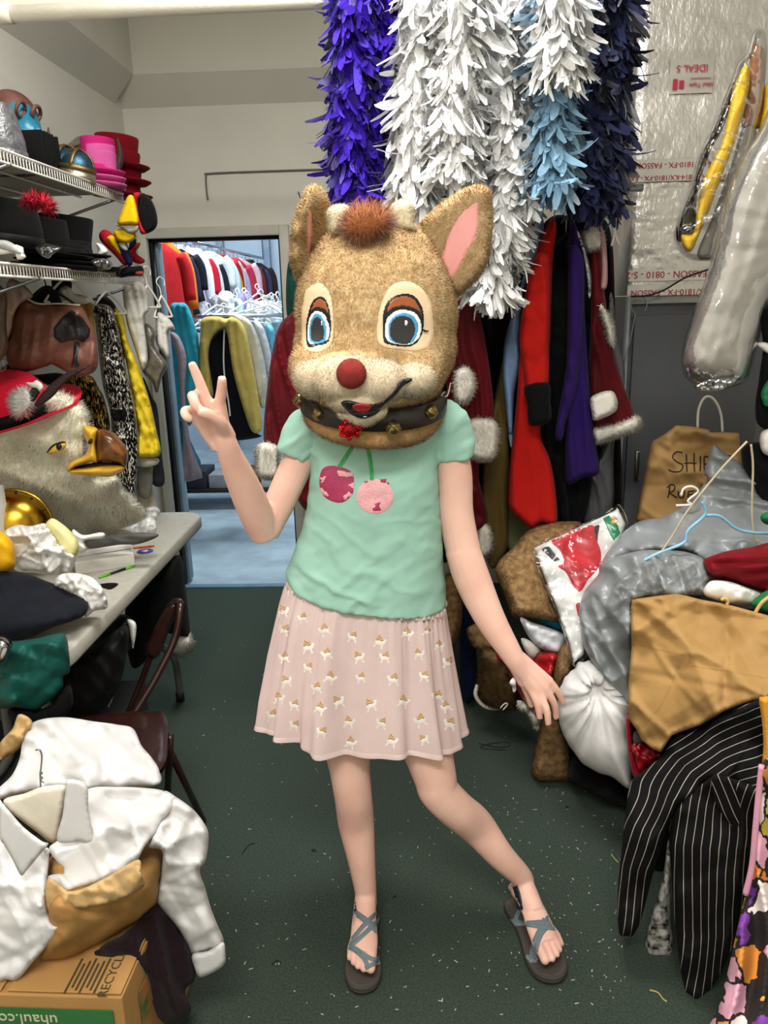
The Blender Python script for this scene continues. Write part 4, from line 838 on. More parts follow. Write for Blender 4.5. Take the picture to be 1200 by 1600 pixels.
soft('white_camisole', 'white camisole on a white hanger above the tunic', 'camisole', c2([(400,185),(440,200),(470,240),(560,260),(540,300),(400,295),(360,270),(365,220)]), 2.56, M_dw, bulge=.03, folds=[(80, 9, .006)], res=3.5)
soft('dark_jacket', 'dark plum jacket hanging in the gap below shelf', 'jacket', c2([(330,120),(420,130),(450,170),(430,260),(380,280),(330,220)]), 2.6, cloth('plum wool', '2b1a1f'), bulge=.03, res=4)
for q, (px, py, Y, w_, lab) in enumerate([(103,432,2.53,.1,'thick white plastic hanger over the camisole'), (166,455,2.8,.09,'white plastic hanger over the yellow shirt'), (230,446,2.92,.06,'white plastic hanger beside the ruffled blouse'), (252,462,2.98,.05,'white plastic hanger next to the door jamb')]): hanger(lab, px, py, Y, w_*.8, M_shw, rot=1.0)
soft('black_mask', 'black and white painted mask at the picture edge', 'mask', c2([(-40,640),(0,630),(30,650),(42,690),(20,720),(-40,720)]), 2.25, mat('black and white paint', '141414', vs=14, col2='dedede', rough=.4), bulge=.03, res=3)
# garments filling the rack behind the front ones, each its own
for k, (pts, Y, cname, col, lab, cat) in enumerate([
    ([(600,260),(700,280),(760,420),(780,640),(700,700),(620,560)], 2.95, 'charcoal cloth', '2e2d2c', 'charcoal waistcoat deep in the rack behind the sequin dress', 'waistcoat'),
    ([(440,250),(560,270),(590,420),(600,600),(500,640),(430,420)], 2.72, 'ochre cloth', 'b48a3a', 'ochre coat deep in the rack behind the brown tunic', 'coat'),
    ([(0,700),(200,740),(420,760),(430,1100),(200,1150),(0,1150)], 2.62, 'black cotton', '141312', 'black cotton skirt hanging behind the eagle head', 'skirt'),
    ([(850,1000),(930,1050),(960,1260),(940,1500),(860,1480),(840,1250)], 3.0, 'grey cotton', '8d8a80', 'grey cotton trousers hanging behind the petticoat', 'trousers')]):
    soft(cat, lab, cat, c2(pts), Y, cloth(cname, col), bulge=.05, folds=[(80, 16, .01)], res=5, seed=k)
# ---- folding table
M_tab = mat('grey speckled plastic', 'b3b0a3', rough=.55, var=.06, vs=40, bump=.3, bs=250)
TX1, TX0, TY0, TY1, TZ = -.9, -1.43, 1.79, 3.16, .75
tabl = root('folding_table', ((TX0+TX1)/2, (TY0+TY1)/2, 0), 'grey plastic folding table along the left wall', 'table')
ol = []
rr = .09
for (cx, cy, a0) in ((TX1-rr, TY1-rr, 0), (TX0+rr, TY1-rr, 90), (TX0+rr, TY0+.03, 180), (TX1-rr, TY0+.03, 270)):
    for t in np.linspace(a0, a0+90, 7): ol.append((cx+(rr if cy > 2 else .03 if False else rr)*math.cos(math.radians(t)), cy+rr*math.sin(math.radians(t))))
ol = np.array(ol); cen = ol.mean(0)
rg2 = lambda s_, z: np.column_stack([cen+(ol-cen)*(1-s_/np.abs(ol-cen).max(0)), np.full(len(ol), z)])
mk('table_top', *loft([rg2(.03, TZ-.05), rg2(.002, TZ-.048), rg2(0, TZ-.042), rg2(0, TZ-.008), rg2(.004, TZ-.001), rg2(.01, TZ), rg2(.2, TZ)]), M_tab, tabl)
M_leg = mat('grey tube steel', '6d6c68', rough=.4, metal=.4)
for yy in (TY0+.22, TY1-.28):
    for xx, sg in ((TX1-.1, 1), (TX0+.1, -1)):
        l_ = mk('leg', *tube([(xx-.1*sg, yy, TZ-.05), (xx-.1*sg, yy, .36), (xx-.07*sg, yy, .27), (xx-.01*sg, yy, .2), (xx, yy, .1), (xx, yy, .02)], .0145, 12, 30), M_leg, tabl)
        mk('rubber_foot', *tube([(xx, yy, 0), (xx, yy, .04)], .018, 12), M_black, l_)
    mk('crossbar', *tube([(TX0+.2, yy, .37), (TX1-.2, yy, .37)], .0125, 10), M_leg, tabl)
# =================================================================== on and around the table
# eagle costume head
M_eag = mat('cream feathered plush', 'faf1dc', rough=.95, var=.12, vs=14, bump=.25, bs=220, sheen=.3, spec=.1)
eag = root('eagle_costume_head', tuple(atY(90, 825, 2.45)), 'cream plush eagle costume head with yellow and brown beak', 'costume head')
V, F, Q = blob([(-75,690),(-50,640),(0,612),(60,606),(105,618),(133,640),(140,668),(136,700),(146,728),(150,748),(181,744),(190,765),(208,780),(228,800),(224,814),(200,822),(180,834),(150,830),(125,838),(90,826),(40,836),(-30,842),(-80,800)], [2.45,2.42,2.40,2.40,2.40,2.40,2.40,2.40,2.42,2.46,2.5,2.58,2.70,2.78,2.80,2.78,2.78,2.74,2.68,2.64,2.56,2.5,2.46], bulge=.13, back=.12, edge=75, folds=[(25, 60, .012), (None, 30, .008)], res=5)
eb = bvh(V, F); FV, FF_, FN = fur(V, F, 60000, .02, .0022, (-.3, -.1, -.5), .42, .55, lambda c: (c[:,1] < 2.74)*1., 61); mk('head', FV, FF_, M_eag, eag, normals=FN)
M_bky, M_bkb = mat('glossy yellow beak', 'd9a936', rough=.3, var=.12, vs=20, bump=.05), mat('mottled brown beak', '4f2d16', rough=.25, var=.5, vs=35, bump=.1, bs=60, col2='7a4c22')
def lump(nm, pts, Y, m, bu, par, ed=None, label=None, **k):
    V, F, Q = blob(pts, Y, bulge=bu, res=2.8, edge=ed, **k); o = mk(nm, V, F, m, par)
    if label: o['label'] = label
    return o
lump('beak_base', c2([(515,1062),(560,1062),(612,1085),(602,1180),(614,1285),(560,1290),(470,1320),(430,1352),(414,1325),(450,1282),(530,1240),(550,1180),(522,1120)]), 2.32, M_bky, .05, eag, 14)
lump('beak_tip', c2([(606,1085),(700,1098),(760,1155),(800,1230),(795,1300),(780,1318),(735,1295),(650,1284),(606,1285),(598,1180)]), 2.32, M_bkb, .06, eag, 22)
lump('lower_beak', c2([(420,1335),(450,1332),(560,1318),(650,1308),(745,1308),(785,1325),(740,1358),(680,1380),(580,1374),(450,1362)]), 2.325, M_bky, .045, eag, 9)
lump('mouth_gap', c2([(440,1330),(560,1296),(650,1286),(740,1296),(772,1312),(650,1316),(560,1326)]), 2.345, mat('dark mouth', '120c08'), .04, eag, 6)
lump('nostril', c2(circ(565, 1158, 13, 20, 10, 30)), 2.268, mat('dark nostril', '3a2408'), .004, eag, 3)
ey = lump('eye', c2([(296,1222),(340,1182),(400,1164),(413,1190),(370,1226),(312,1238)]), 2.305, mat('yellow glass eye', 'c7a33a', rough=.15, bump=0), .012, eag, 8)
lump('pupil', c2(circ(368, 1192, 18, 22, 12)), 2.29, M_ink, .006, ey, 5); lump('eye_rim', c2([(290,1228),(330,1178),(400,1158),(415,1180),(400,1168),(340,1186),(300,1226)]), 2.297, M_ink, .004, ey, 3)
# red fedora on the eagle
hb = atY(32, 652, 2.38); Mh = rotm(16, -11, -8)
fed = root('fedora', tuple(hb), 'crimson felt fedora with black band and feathers on eagle head', 'hat')
M_cr = cloth('crimson wool felt', 'c4162f', var=.06)
a_ = np.linspace(0, 2*math.pi, 56, endpoint=False)
def orng(rx_, ry_, z, pinch=0, dip=0): return np.stack([rx_*np.cos(a_), ry_*np.sin(a_)*(1-pinch*np.clip(np.cos(a_), 0, 1)**2), z+dip*np.cos(a_)**2*0+dip*np.cos(a_)], 1)
mk('crown', *xf(loft([orng(.128, .11, .0), orng(.127, .108, .03), orng(.118, .098, .08, .2), orng(.105, .082, .125, .45, -.012), orng(.085, .06, .14, .55, -.016), orng(.05, .025, .128, .5, -.012)]), Mh, hb), M_cr, fed)
def brim(k, z): r = orng(.128+k, .11+k*1.0, z); r[:,2] += .12*k*np.abs(np.sin(a_))*2-.0; return r
mk('brim', *xf(loft([brim(-.01, 0), brim(.04, .0), brim(.078, .004), brim(.081, .008), brim(.04, .005), brim(-.01, .006)]), Mh, hb), M_cr, fed)
mk('hat_band', *xf(loft([orng(.1285, .111, .004), orng(.132, .114, .006), orng(.130, .111, .042), orng(.1265, .108, .043)]), Mh, hb), M_blkband, fed)
fv, ff, _ = blob(c2([(80,880),(120,850),(160,830),(190,850),(200,900),(190,950),(150,985),(105,990),(90,940)]), 2.245, bulge=.02, res=3); fv, ff, fn = fur(fv, ff, 2600, .022, .002, (-.4, -.3, -.1), .5, .4, None, 63)
mk('feather_tuft', fv, ff, fm('white plume', 'f0ece6'), fed, normals=fn)
lump('dark_feather', c2([(180,860),(235,780),(258,800),(250,850),(215,905),(185,910)]), 2.235, mat('black feather', '1b1616', rough=.6, bump=.5, bs=200, stretch=(1, 1, 6)), .008, fed, 4)
lump('long_feather', c2([(215,930),(260,860),(340,780),(440,720),(560,680),(660,645),(600,668),(480,740),(400,800),(330,880),(250,935)]), 2.225, mat('dark maroon feather', '2a1413', rough=.6, bump=.5, bs=200), .006, fed, 4)
lump('white_feather', c2([(165,790),(205,790),(230,775),(270,810),(255,850),(225,830),(190,815)]), 2.23, MATS['white plume'], .008, fed, 4)
# gold studded dome
gb = atY(22, 822, 2.33); gd = root('gold_breastplate', tuple(gb), 'polished gold dome with rivet holes on the table', 'armour'); Mg = rotm(82, 0, 12)
M_gold = mat('polished gold', 'b8902e', rough=.22, metal=1, var=.06, bump=0)
mk('dome', *xf(lathe([(.118, .0)]+[(.118*math.cos(t), .09*math.sin(t)) for t in np.linspace(.08, 1.55, 12)], 40), Mg, gb), M_gold, gd)
mk('rim', *xf(lathe([(.117, -.004), (.122, -.004), (.122, .006), (.117, .007)], 40), Mg, gb), M_gold, gd)
for t in np.linspace(0, 2*math.pi, 15)[:-1]: mk('rivet_hole', *xf(ell((.113*math.cos(t), .113*math.sin(t), .028), (.0045, .0045, .0045), 10), Mg, gb), M_black, gd)
c4 = lambda l: C(l, 0, 700, .2833)
tag(mk('white_board', *box(atY(2, 800, 2.25)+np.array([-.02, 0, -.02]), (.05, .06, .2), .003), M_white), 'white box edge standing at the picture edge', 'box')
# bags, foam crescent and small things
M_bag = mat('white polythene', 'e9e7e2', rough=.35, var=.05, vs=20, bump=.6, bs=40, alpha=.93, spec=.5)
soft('plastic_bag', 'large rumpled white plastic bag on the table', 'plastic bag', c4([(20,470),(90,425),(170,430),(260,420),(330,520),(420,590),(380,690),(300,700),(200,690),(80,670),(60,560)]), 2.12, M_bag, bulge=.06, folds=[('c', 26, .03)], res=3.5)
soft('plastic_bag', 'torn white plastic bag at the near table edge', 'plastic bag', c4([(330,700),(420,690),(520,720),(580,800),(590,880),(520,900),(470,930),(440,850),(380,800),(300,760)]), 1.98, M_bag, bulge=.025, folds=[('c', 20, .018)], res=3)
soft('white_gloves', 'white cotton gloves behind the foam crescent', 'gloves', c4([(400,450),(460,480),(560,465),(580,485),(560,500),(470,510),(480,560),(440,580),(400,540)]), 2.22, M_wht, bulge=.03, folds=[(20, 12, .006)], res=3)
soft('plastic_bag', 'clear crinkled plastic bag beside the eagle neck', 'plastic bag', c4([(800,340),(850,320),(885,350),(865,390),(860,470),(780,480),(680,450),(650,455),(760,410),(805,380)]), 2.5, mat('crinkled clear plastic', 'e4e4e4', rough=.15, alpha=.45, bump=.9, bs=45, spec=.9, var=.03), bulge=.03, folds=[('c', 16, .02)], res=3)
soft('foam_crescent', 'pale yellow foam crescent standing on white plastic', 'foam prop', c4([(250,430),(285,388),(340,415),(400,470),(435,530),(425,590),(380,602),(330,595),(322,550),(290,490)]), 2.1, mat('pale yellow foam', 'e3dc9a', rough=.7, var=.05, bump=.1), bulge=.04, edge=14, res=3.5)
soft('yellow_pad', 'orange yellow padded prop at the picture edge', 'prop', c4([(-60,460),(20,465),(70,520),(88,590),(70,670),(-60,680)]), 1.98, cloth('orange yellow vinyl', 'e0a818', rough=.5), bulge=.06, edge=20, folds=[(30, 30, .006)], res=4)
soft('grey_pouch', 'flat grey zip pouch lying behind the white box', 'pouch', c4([(480,510),(600,480),(780,465),(872,475),(850,500),(760,530),(640,535),(500,555)]), 2.42, cloth('grey nylon', '5b5a57', rough=.5), bulge=.02, folds=[(10, 14, .004)], res=3)
def boxq(name, label, cat, c, s, rz_, m, bev=.003, par=None):
    o = mk(name, *box(c, s, bev, rotm(z=rz_)), m, par, smooth=False)
    if par is None: tag(o, label, cat)
    return o
M_card = mat('white card', 'e4e1da', rough=.7, var=.03)
wb = root('white_carton', tuple(atZ(160, 895, TZ)), 'open white card carton on the table', 'carton'); cw = atZ(165, 890, TZ)
boxq('body', '', '', cw+np.array([-.015, .03, .021]), (.19, .085, .042), 28, M_card, .002, wb)
boxq('flap', '', '', cw+np.array([-.03, .075, .046]), (.19, .06, .002), 28, M_card, .0005, wb)
tag(mk('brown_card', *box(atZ(198, 850, TZ)+np.array([0, 0, .012]), (.07, .06, .004), .001, rotm(8, 0, 30)), mat('kraft card', 'b08d62', rough=.8)), 'small tan cardboard square on the table', 'card')
def pen(label, a, b, m, m2, r=.0045):
    A, B = atZ(*a, TZ+r), atZ(*b, TZ+r); d = B-A; o = root('pen', tuple(A), label, 'pen')
    mk('barrel', *tube([A+d*.3, A+d*.72], r, 12), m2, o); mk('cap', *tube([A, A+d*.02, A+d*.3], [r*.6, r*1.05, r*1.05], 12), m, o); mk('grip', *tube([A+d*.72, A+d*.94, B], [r*1.05, r*1.05, r*.3], 12), m, o)
pen('green and black ballpoint pen near the table edge', c4([(545,715)])[0], c4([(745,648)])[0], mat('lime green plastic', '5fae1e', rough=.35), M_black)
pen('orange pencil lying beyond the white carton', c4([(735,552)])[0], c4([(852,540)])[0], mat('orange lacquer', 'b5492a', rough=.4), MATS['orange lacquer'], .0038)
bd = atZ(*c4([(800,572)])[0], TZ); r = root('round_badge', tuple(bd), 'round blue badge with red and white centre on table', 'badge')
mk('disc', *xf(lathe([(.028, 0), (.029, .002), (.026, .004), (.001, .0042)], 30), None, bd), mat('royal blue enamel', '233a8c', rough=.3), r); mk('emblem', *xf(lathe([(.013, .004), (.013, .0048), (.001, .005)], 24), None, bd), mat('white enamel spot', 'e6ddd4', rough=.3, vs=90, col2='b03028', bump=0), r)
for k, (pl, lab) in enumerate([([(505,745),(525,722),(528,740),(508,762)], 'small curled black feather on the table'), ([(535,757),(600,745),(652,750),(610,778),(570,770)], 'black felt scrap beside the green pen')]):
    Q, F, d, B = outline_mesh(c4(pl), 2.5); up = atZ(Q[:,0], Q[:,1], TZ+.002); up2 = up+np.array([0, 0, .005]); nq = len(Q)
    rim = [tuple(f) for f in F]; V = np.concatenate([up, up2-np.where(d > 0, 0, .004)[:,None]*np.array([0, 0, 1])]); tag(mk('felt_scrap', V, [tuple(reversed(f)) for f in F]+[tuple(i+nq for i in f) for f in F], M_bfelt), lab, 'scrap')
soft('flat_cap', 'large flat navy black cap on the near table end', 'cap', c4([(-60,690),(20,682),(140,692),(260,735),(380,780),(445,800),(478,832),(486,885),(455,930),(370,965),(290,990),(180,1040),(60,1060),(-60,1040)]), [1.95,1.97,2.0,2.02,2.02,2.0,1.96,1.9,1.86,1.84,1.84,1.84,1.84,1.86], cloth('navy black twill', '15171f', var=.15), bulge=.06, edge=40, folds=[('c', 60, .006)], res=5)
grn = soft('green_satin', 'dark green satin cloth draped over the table end', 'cloth', c4([(-60,1040),(60,1065),(200,1050),(330,1020),(365,1040),(380,1120),(385,1230),(350,1260),(345,1320),(270,1400),(200,1440),(100,1430),(-60,1400)]), 1.76, cloth('forest green satin', '0d4a42', rough=.4, var=.15, vs=10), bulge=.06, edge=30, folds=[(25, 34, .012), ('c', 50, .014)], res=5)
soft('silver_ornament', 'silver ball ornament with ribbon at the picture edge', 'ornament', c4([(-50,1030),(0,1032),(45,1050),(72,1090),(60,1140),(20,1195),(-50,1200)]), 1.66, mat('chrome silver', 'a9a9a8', rough=.18, metal=1, bump=.1, bs=30), bulge=.05, edge=22, res=3)
soft('black_cloth', 'black cloth bundle hanging below the green satin', 'cloth', c4([(60,1430),(200,1445),(300,1400),(380,1300),(400,1420),(330,1500),(200,1510),(60,1500)]), 1.8, M_bfelt, bulge=.05, folds=[(60, 20, .008)], res=5)
# things stored under the table
soft('black_costume_bag', 'tall black costume bag standing under the table end', 'bag', [(215,900),(250,885),(282,868),(290,920),(297,990),(290,1000),(255,990),(230,1030),(205,1040),(195,960)], 2.75, cloth('black velvet', '0b0b0b'), bulge=.12, edge=25, folds=[(80, 25, .01)], res=5)
soft('fur_cuff', 'white fur cuff lying at the foot of the black bag', 'fur trim', c4([(985,1045),(1040,1035),(1062,1070),(1045,1110),(990,1140),(955,1130),(965,1085)]), 2.72, cloth('white fur', 'd9d4c9'), bulge=.04, edge=10, res=3, furn=2500, furl=.02, furw=.0025)
soft('black_boots', 'black leather boots with white piping under the table', 'boots', c4([(430,1150),(640,930),(740,950),(750,1050),(700,1130),(620,1240),(560,1300),(480,1280),(420,1240)]), 2.35, mat('black leather', '10100f', rough=.45), bulge=.1, edge=20, folds=[(50, 30, .01)], res=5)
soft('peaked_cap', 'white and black cap below the boots under table', 'cap', c4([(440,1280),(560,1270),(640,1200),(680,1150),(650,1300),(600,1430),(590,1360),(540,1340),(480,1365)]), 2.2, M_wht, bulge=.05, folds=[(50, 18, .008)], res=4)
soft('white_ribbon', 'white ribbon end hanging beside the boots', 'ribbon', c4([(700,945),(745,960),(752,1010),(735,1105),(722,1060),(712,1000)]), 2.26, M_wht, bulge=.012, res=3)
tag(mk('storage_box', *merge([box((-1.2, 2.28, .14), (.4, .5, .28), .006)]), mat('dark grey plastic bin', '2a2b2c', rough=.6)), 'dark grey storage bin on the floor under the table', 'storage bin')
soft('dark_sack', 'black sack slumped on the bin under the table', 'sack', [(30,1100),(100,1040),(160,1000),(200,980),(190,1060),(160,1110),(120,1125),(60,1130)], 2.15, cloth('black nylon', '0e0e10', rough=.6), bulge=.1, edge=25, folds=[(50, 30, .01)], res=6)
# ---- brown folding chair
M_chair = mat('brown enamelled steel', '2c1512', rough=.3, var=.15, bump=.05, coat=.3)
chr_ = root('folding_chair', tuple(atZ(230, 1180, .0)), 'dark brown steel folding chair beside the table', 'folding chair')
def Pc(px, py, Y): return atY(px, py, Y)
# side frame: runs from the top of the back down to the front foot
fr = [Pc(280,946,2.28), Pc(270,1000,2.24), Pc(242,1060,2.18), Pc(212,1110,2.12), Pc(198,1140,2.08)]
mk('back_frame', *tube([Pc(196,1128,2.33), Pc(222,1062,2.36), Pc(250,985,2.38), Pc(266,948,2.38), Pc(276,940,2.33), Pc(282,948,2.28), Pc(273,998,2.24), Pc(244,1058,2.18), Pc(212,1112,2.12), Pc(196,1142,2.08)], .0115, 12, 70), M_chair, chr_)
V, F, Q = blob(c4([(870,960),(900,900),(950,860),(975,870),(960,940),(920,1040),(880,1140),(840,1165),(800,1120),(830,1040)]), 2.32, bulge=.012, back=.006, edge=5, res=4); mk('backrest', V, F, M_chair, chr_)
seat = [(100,1128),(165,1112),(235,1108),(258,1116),(262,1150),(250,1200),(180,1215),(110,1180)]
Q, F, d, B = outline_mesh(seat, 7); up = atZ(Q[:,0], Q[:,1], .44); nq = len(Q); V = np.concatenate([up-np.array([0, 0, .022])*np.where(d > 0, 1, .8)[:,None], up-np.array([0, 0, 1])*np.where(d > 0, 0, .006)[:,None]])
nb = len(B); side_f = []
mk('seat', V, [tuple(reversed(f)) for f in F]+[tuple(i+nq for i in f) for f in F], M_chair, chr_)
sp = atZ(250, 1195, .43); 
for a, b in (((254,1150,.42), (318,1284,.012)), ((150,1135,.42), (205,1262,.012)), ((262,1236,.20), (266,1150,.42)), ((115,1150,.42), (92,1330,.012))):
    A = atZ(a[0], a[1], a[2]); Bq = atZ(b[0], b[1], b[2]); mk('leg', *tube([A, (A+Bq)/2, Bq], .0105, 10), M_chair, chr_)
# ---- foreground left: carton, paper sack, dark cloth, white shirt
c5 = lambda l: C(l, 0, 1080, .325)
M_kraft = mat('kraft cardboard', 'aa7f49', rough=.8, var=.08, vs=6, bump=.15, bs=90)
cb = root('cardboard_box', tuple(atZ(100, 1600, 0)), 'cardboard moving box with green printed stripe, upside down', 'box')
# front top edge reads (0,1560)-(190,1555); right edge recedes to (213,1505)
A = atZ(190, 1558, .33); Bq = atZ(213, 1506, .33); e1 = (Bq-A); e1[2] = 0; e1 /= np.linalg.norm(e1); e0 = np.array([-e1[1], e1[0], 0]); e0 = e0 if e0[0] < 0 else -e0
Dp, Wd, Ht = .36, .52, .33; ctr = A+e0*Wd/2+e1*Dp/2; Mb = np.stack([e0, e1, np.array([0, 0, 1.])], 1)
Mb[:,0] *= -1
mk('carton_body', *box(ctr-np.array([0, 0, Ht/2+.002]), (Wd, Dp, Ht), .003, Mb), M_kraft, cb, smooth=False)
L_ = lambda u, v, z: A+e0*u+e1*v+np.array([0, 0, z])
mk('flap', *box(L_(.115, Dp/2, .003), (.225, Dp*.98, .004), .001, Mb), M_kraft, cb, smooth=False)
mk('flap', *box(L_(.375, Dp/2, .003), (.27, Dp*.98, .004), .001, Mb), M_kraft, cb, smooth=False)
M_grn, M_wt, M_ink2 = mat('green print', '2c6a36', rough=.8, var=.05), mat('white print ink', 'd5c9a8', rough=.8), mat('dark print ink', '3d3a20', rough=.8)
mk('stripe', *box(L_(.27, -.0032, -.055), (.5, .001, .05), 0, Mb), M_grn, cb, smooth=False)
Mt = np.stack([e0, np.array([0, 0, -1.]), -e1], 1)      # print upside down on the front
Mt = np.stack([e0, np.array([0, 0, -1.]), np.cross(e0, np.array([0, 0, -1.]))], 1)
mk('lettering', *text_mesh('uhaul.com', .036, Mt, L_(.205, -.0042, -.056)), M_wt, cb, smooth=False)
Mtop = np.stack([e1, e0, np.array([0, 0, 1.])], 1); Mtop = np.stack([-e1, -e0*-1, np.cross(-e1, e0)], 1)
Mtop = np.stack([e1, e0, np.cross(e1, e0)], 1)
if Mtop[2,2] < 0: Mtop = np.stack([e1, -e0, np.cross(e1, -e0)], 1)
mk('lettering', *text_mesh('RECYCLE', .026, Mtop, atZ(176, 1521, .336)), M_ink2, cb, smooth=False)
for k in range(7): mk('print_line', *box(atZ(160-k*7.5, 1524, .336), (.004, .08-.012*(k % 3), .0006), 0, Mb), M_ink2, cb, smooth=False)
mk('side_print', *box(L_(-.0032, .1, -.1), (.001, .07, .08), 0, Mb), mat('green and orange print', '2c6a36', vs=25, col2='c0703a', bump=0), cb, smooth=False)
M_paper = mat('brown paper', '9f7640', rough=.75, var=.1, vs=7, bump=.3, bs=45)
sack = root('paper_sack', tuple(atY(140, 1490, 1.35)), 'bulging brown paper sack under the white shirt', 'paper bag')
V, F, Q = blob(c5([(180,1290),(200,1200),(220,1050),(240,800),(420,740),(700,720),(790,740),(780,900),(760,1010),(700,1080),(640,1130),(480,1220),(330,1290),(240,1300)]), [1.26,1.24,1.22,1.3,1.4,1.45,1.42,1.38,1.36,1.36,1.34,1.3,1.27,1.26], bulge=.1, back=.2, edge=50, folds=[('c', 60, .012)], res=6); mk('sack_body', V, F, M_paper, sack)
V, F, Q = blob(c5([(230,900),(350,960),(500,900),(660,810),(680,870),(690,940),(560,1010),(430,1040),(350,1050),(230,1060)]), 1.19, bulge=.008, edge=4, folds=[('c', 40, .008)], res=4); mk('torn_flap', V, F, mat('pale brown paper', 'bb9a68', rough=.8, bump=.2, bs=50), sack)
V, F, Q = blob(c5([(0,330),(0,250),(60,180),(92,110),(155,145),(130,220),(90,280),(40,310)]), 1.62, bulge=.02, edge=8, folds=[('c', 24, .012)], res=4); tag(mk('paper_bag', V, F, MATS['pale brown paper']), 'crumpled brown paper bag top left of the white shirt', 'paper bag')
soft('dark_velvet', 'dark plum velvet cloth hanging from under the sack', 'cloth', c5([(170,1300),(330,1295),(480,1225),(640,1130),(740,1010),(830,1080),(890,1190),(940,1300),(935,1390),(890,1440),(920,1530),(880,1590),(800,1600),(740,1560),(700,1480),(650,1330),(500,1310),(300,1330)]), [1.3,1.27,1.27,1.3,1.4,1.42,1.4,1.38,1.36,1.34,1.33,1.33,1.32,1.3,1.3,1.3,1.28,1.28], cloth('plum velvet', '1d0f13', sheen=.05), bulge=.06, edge=22, folds=[(70, 40, .014), (40, 60, .01)], res=6)
ws_ = root('dress_shirt', tuple(atY(110, 1330, 1.3)), 'white dress shirt on a wire hanger thrown over the sack', 'shirt')
M_sh = cloth('white shirt cotton', 'cfcdcc', var=.03, bump=.1, bs=900, sheen=.05)
def shp(nm, pts, Y, bu=.03, **k):
    k.setdefault('res', 5); V, F, Q = blob(c5(pts), Y, bulge=bu, **k); return mk(nm, V, F, M_sh, ws_)
shp('back_panel', [(-60,520),(0,460),(60,400),(95,320),(110,240),(160,150),(300,125),(450,145),(560,160),(640,180),(680,260),(730,320),(765,380),(760,450),(560,470),(420,470),(200,470),(0,520)], [1.42,1.44,1.5,1.56,1.6,1.66,1.68,1.66,1.64,1.62,1.58,1.54,1.5,1.47,1.46,1.45,1.42,1.42], .014, back=.03, edge=7, folds=[('c', 95, .02), (-25, 70, .008)])
shp('left_front', [(-60,520),(0,520),(100,690),(180,750),(235,760),(230,870),(225,1010),(240,1100),(285,1130),(265,1180),(160,1300),(90,1380),(30,1385),(-60,1340)], [1.38,1.36,1.3,1.26,1.25,1.22,1.2,1.19,1.19,1.19,1.19,1.18,1.18,1.2], .014, back=.03, edge=7, folds=[('c', 80, .014), (75, 22, .004)])
shp('right_front', [(235,760),(290,700),(320,560),(420,470),(560,460),(700,465),(790,480),(850,520),(800,600),(740,690),(700,740),(650,830),(590,880),(480,920),(330,965),(300,980),(260,930),(232,890),(300,860)], [1.25,1.27,1.32,1.36,1.38,1.4,1.4,1.38,1.34,1.3,1.28,1.26,1.24,1.22,1.2,1.19,1.2,1.22,1.23], .014, back=.03, edge=7, folds=[('c', 85, .02), (-35, 60, .009)])
shp('sleeve', [(790,480),(850,510),(930,570),(985,640),(1003,700),(990,810),(960,860),(985,940),(1010,1030),(1040,1110),(1075,1210),(1000,1250),(930,1270),(900,1210),(850,1130),(790,1060),(750,1000),(770,900),(780,770),(710,745),(760,640),(800,560)], [1.4,1.39,1.38,1.37,1.36,1.36,1.36,1.36,1.36,1.36,1.36,1.36,1.36,1.36,1.36,1.36,1.36,1.35,1.34,1.31,1.33,1.37], .03, edge=12, folds=[('c', 70, .018), (-30, 50, .008)])
shp('cuff', [(925,1265),(1000,1248),(1072,1205),(1084,1260),(1080,1310),(1030,1350),(960,1375),(935,1330)], 1.335, .015, edge=5)
shp('collar_leaf', [(0,540),(40,570),(110,650),(200,720),(232,735),(180,800),(130,860),(100,885),(60,810),(20,740),(0,700)], 1.185, .006, edge=4)
shp('collar_leaf', [(320,430),(380,430),(420,460),(425,560),(440,660),(445,725),(380,725),(275,720),(300,600),(312,500)], 1.235, .006, edge=4)
V, F, Q = blob(c5([(20,520),(120,490),(200,460),(310,450),(312,500),(300,600),(275,715),(240,725),(180,680),(100,620),(40,570)]), 1.36, bulge=.015, res=5); mk('inner_collar', V, F, cloth('ivory lining', 'ddd6c2'), ws_)
for q, (x_, y_) in enumerate([(190,1030), (225,770)]): mk('button', *ell(atY(*c5([(x_, y_)])[0], 1.17 if q == 0 else 1.2), (.006, .003, .006), 12), M_white, ws_)
wh = root('wire_hanger', tuple(atY(65, 1200, 1.4)), 'bent grey wire hanger hook poking out of white shirt', 'hanger')
mk('hook', *tube(P3([(*q, 1.37) for q in c5([(172,284),(190,282),(201,310),(197,370),(193,400),(196,470)])]), .0018, 8, 26), M_wire, wh); mk('twist', *tube(P3([(*q, 1.367) for q in c5([(193,385),(203,395),(192,405),(205,418),(194,428),(212,440)])]), .0014, 6, 24), M_wire, wh)
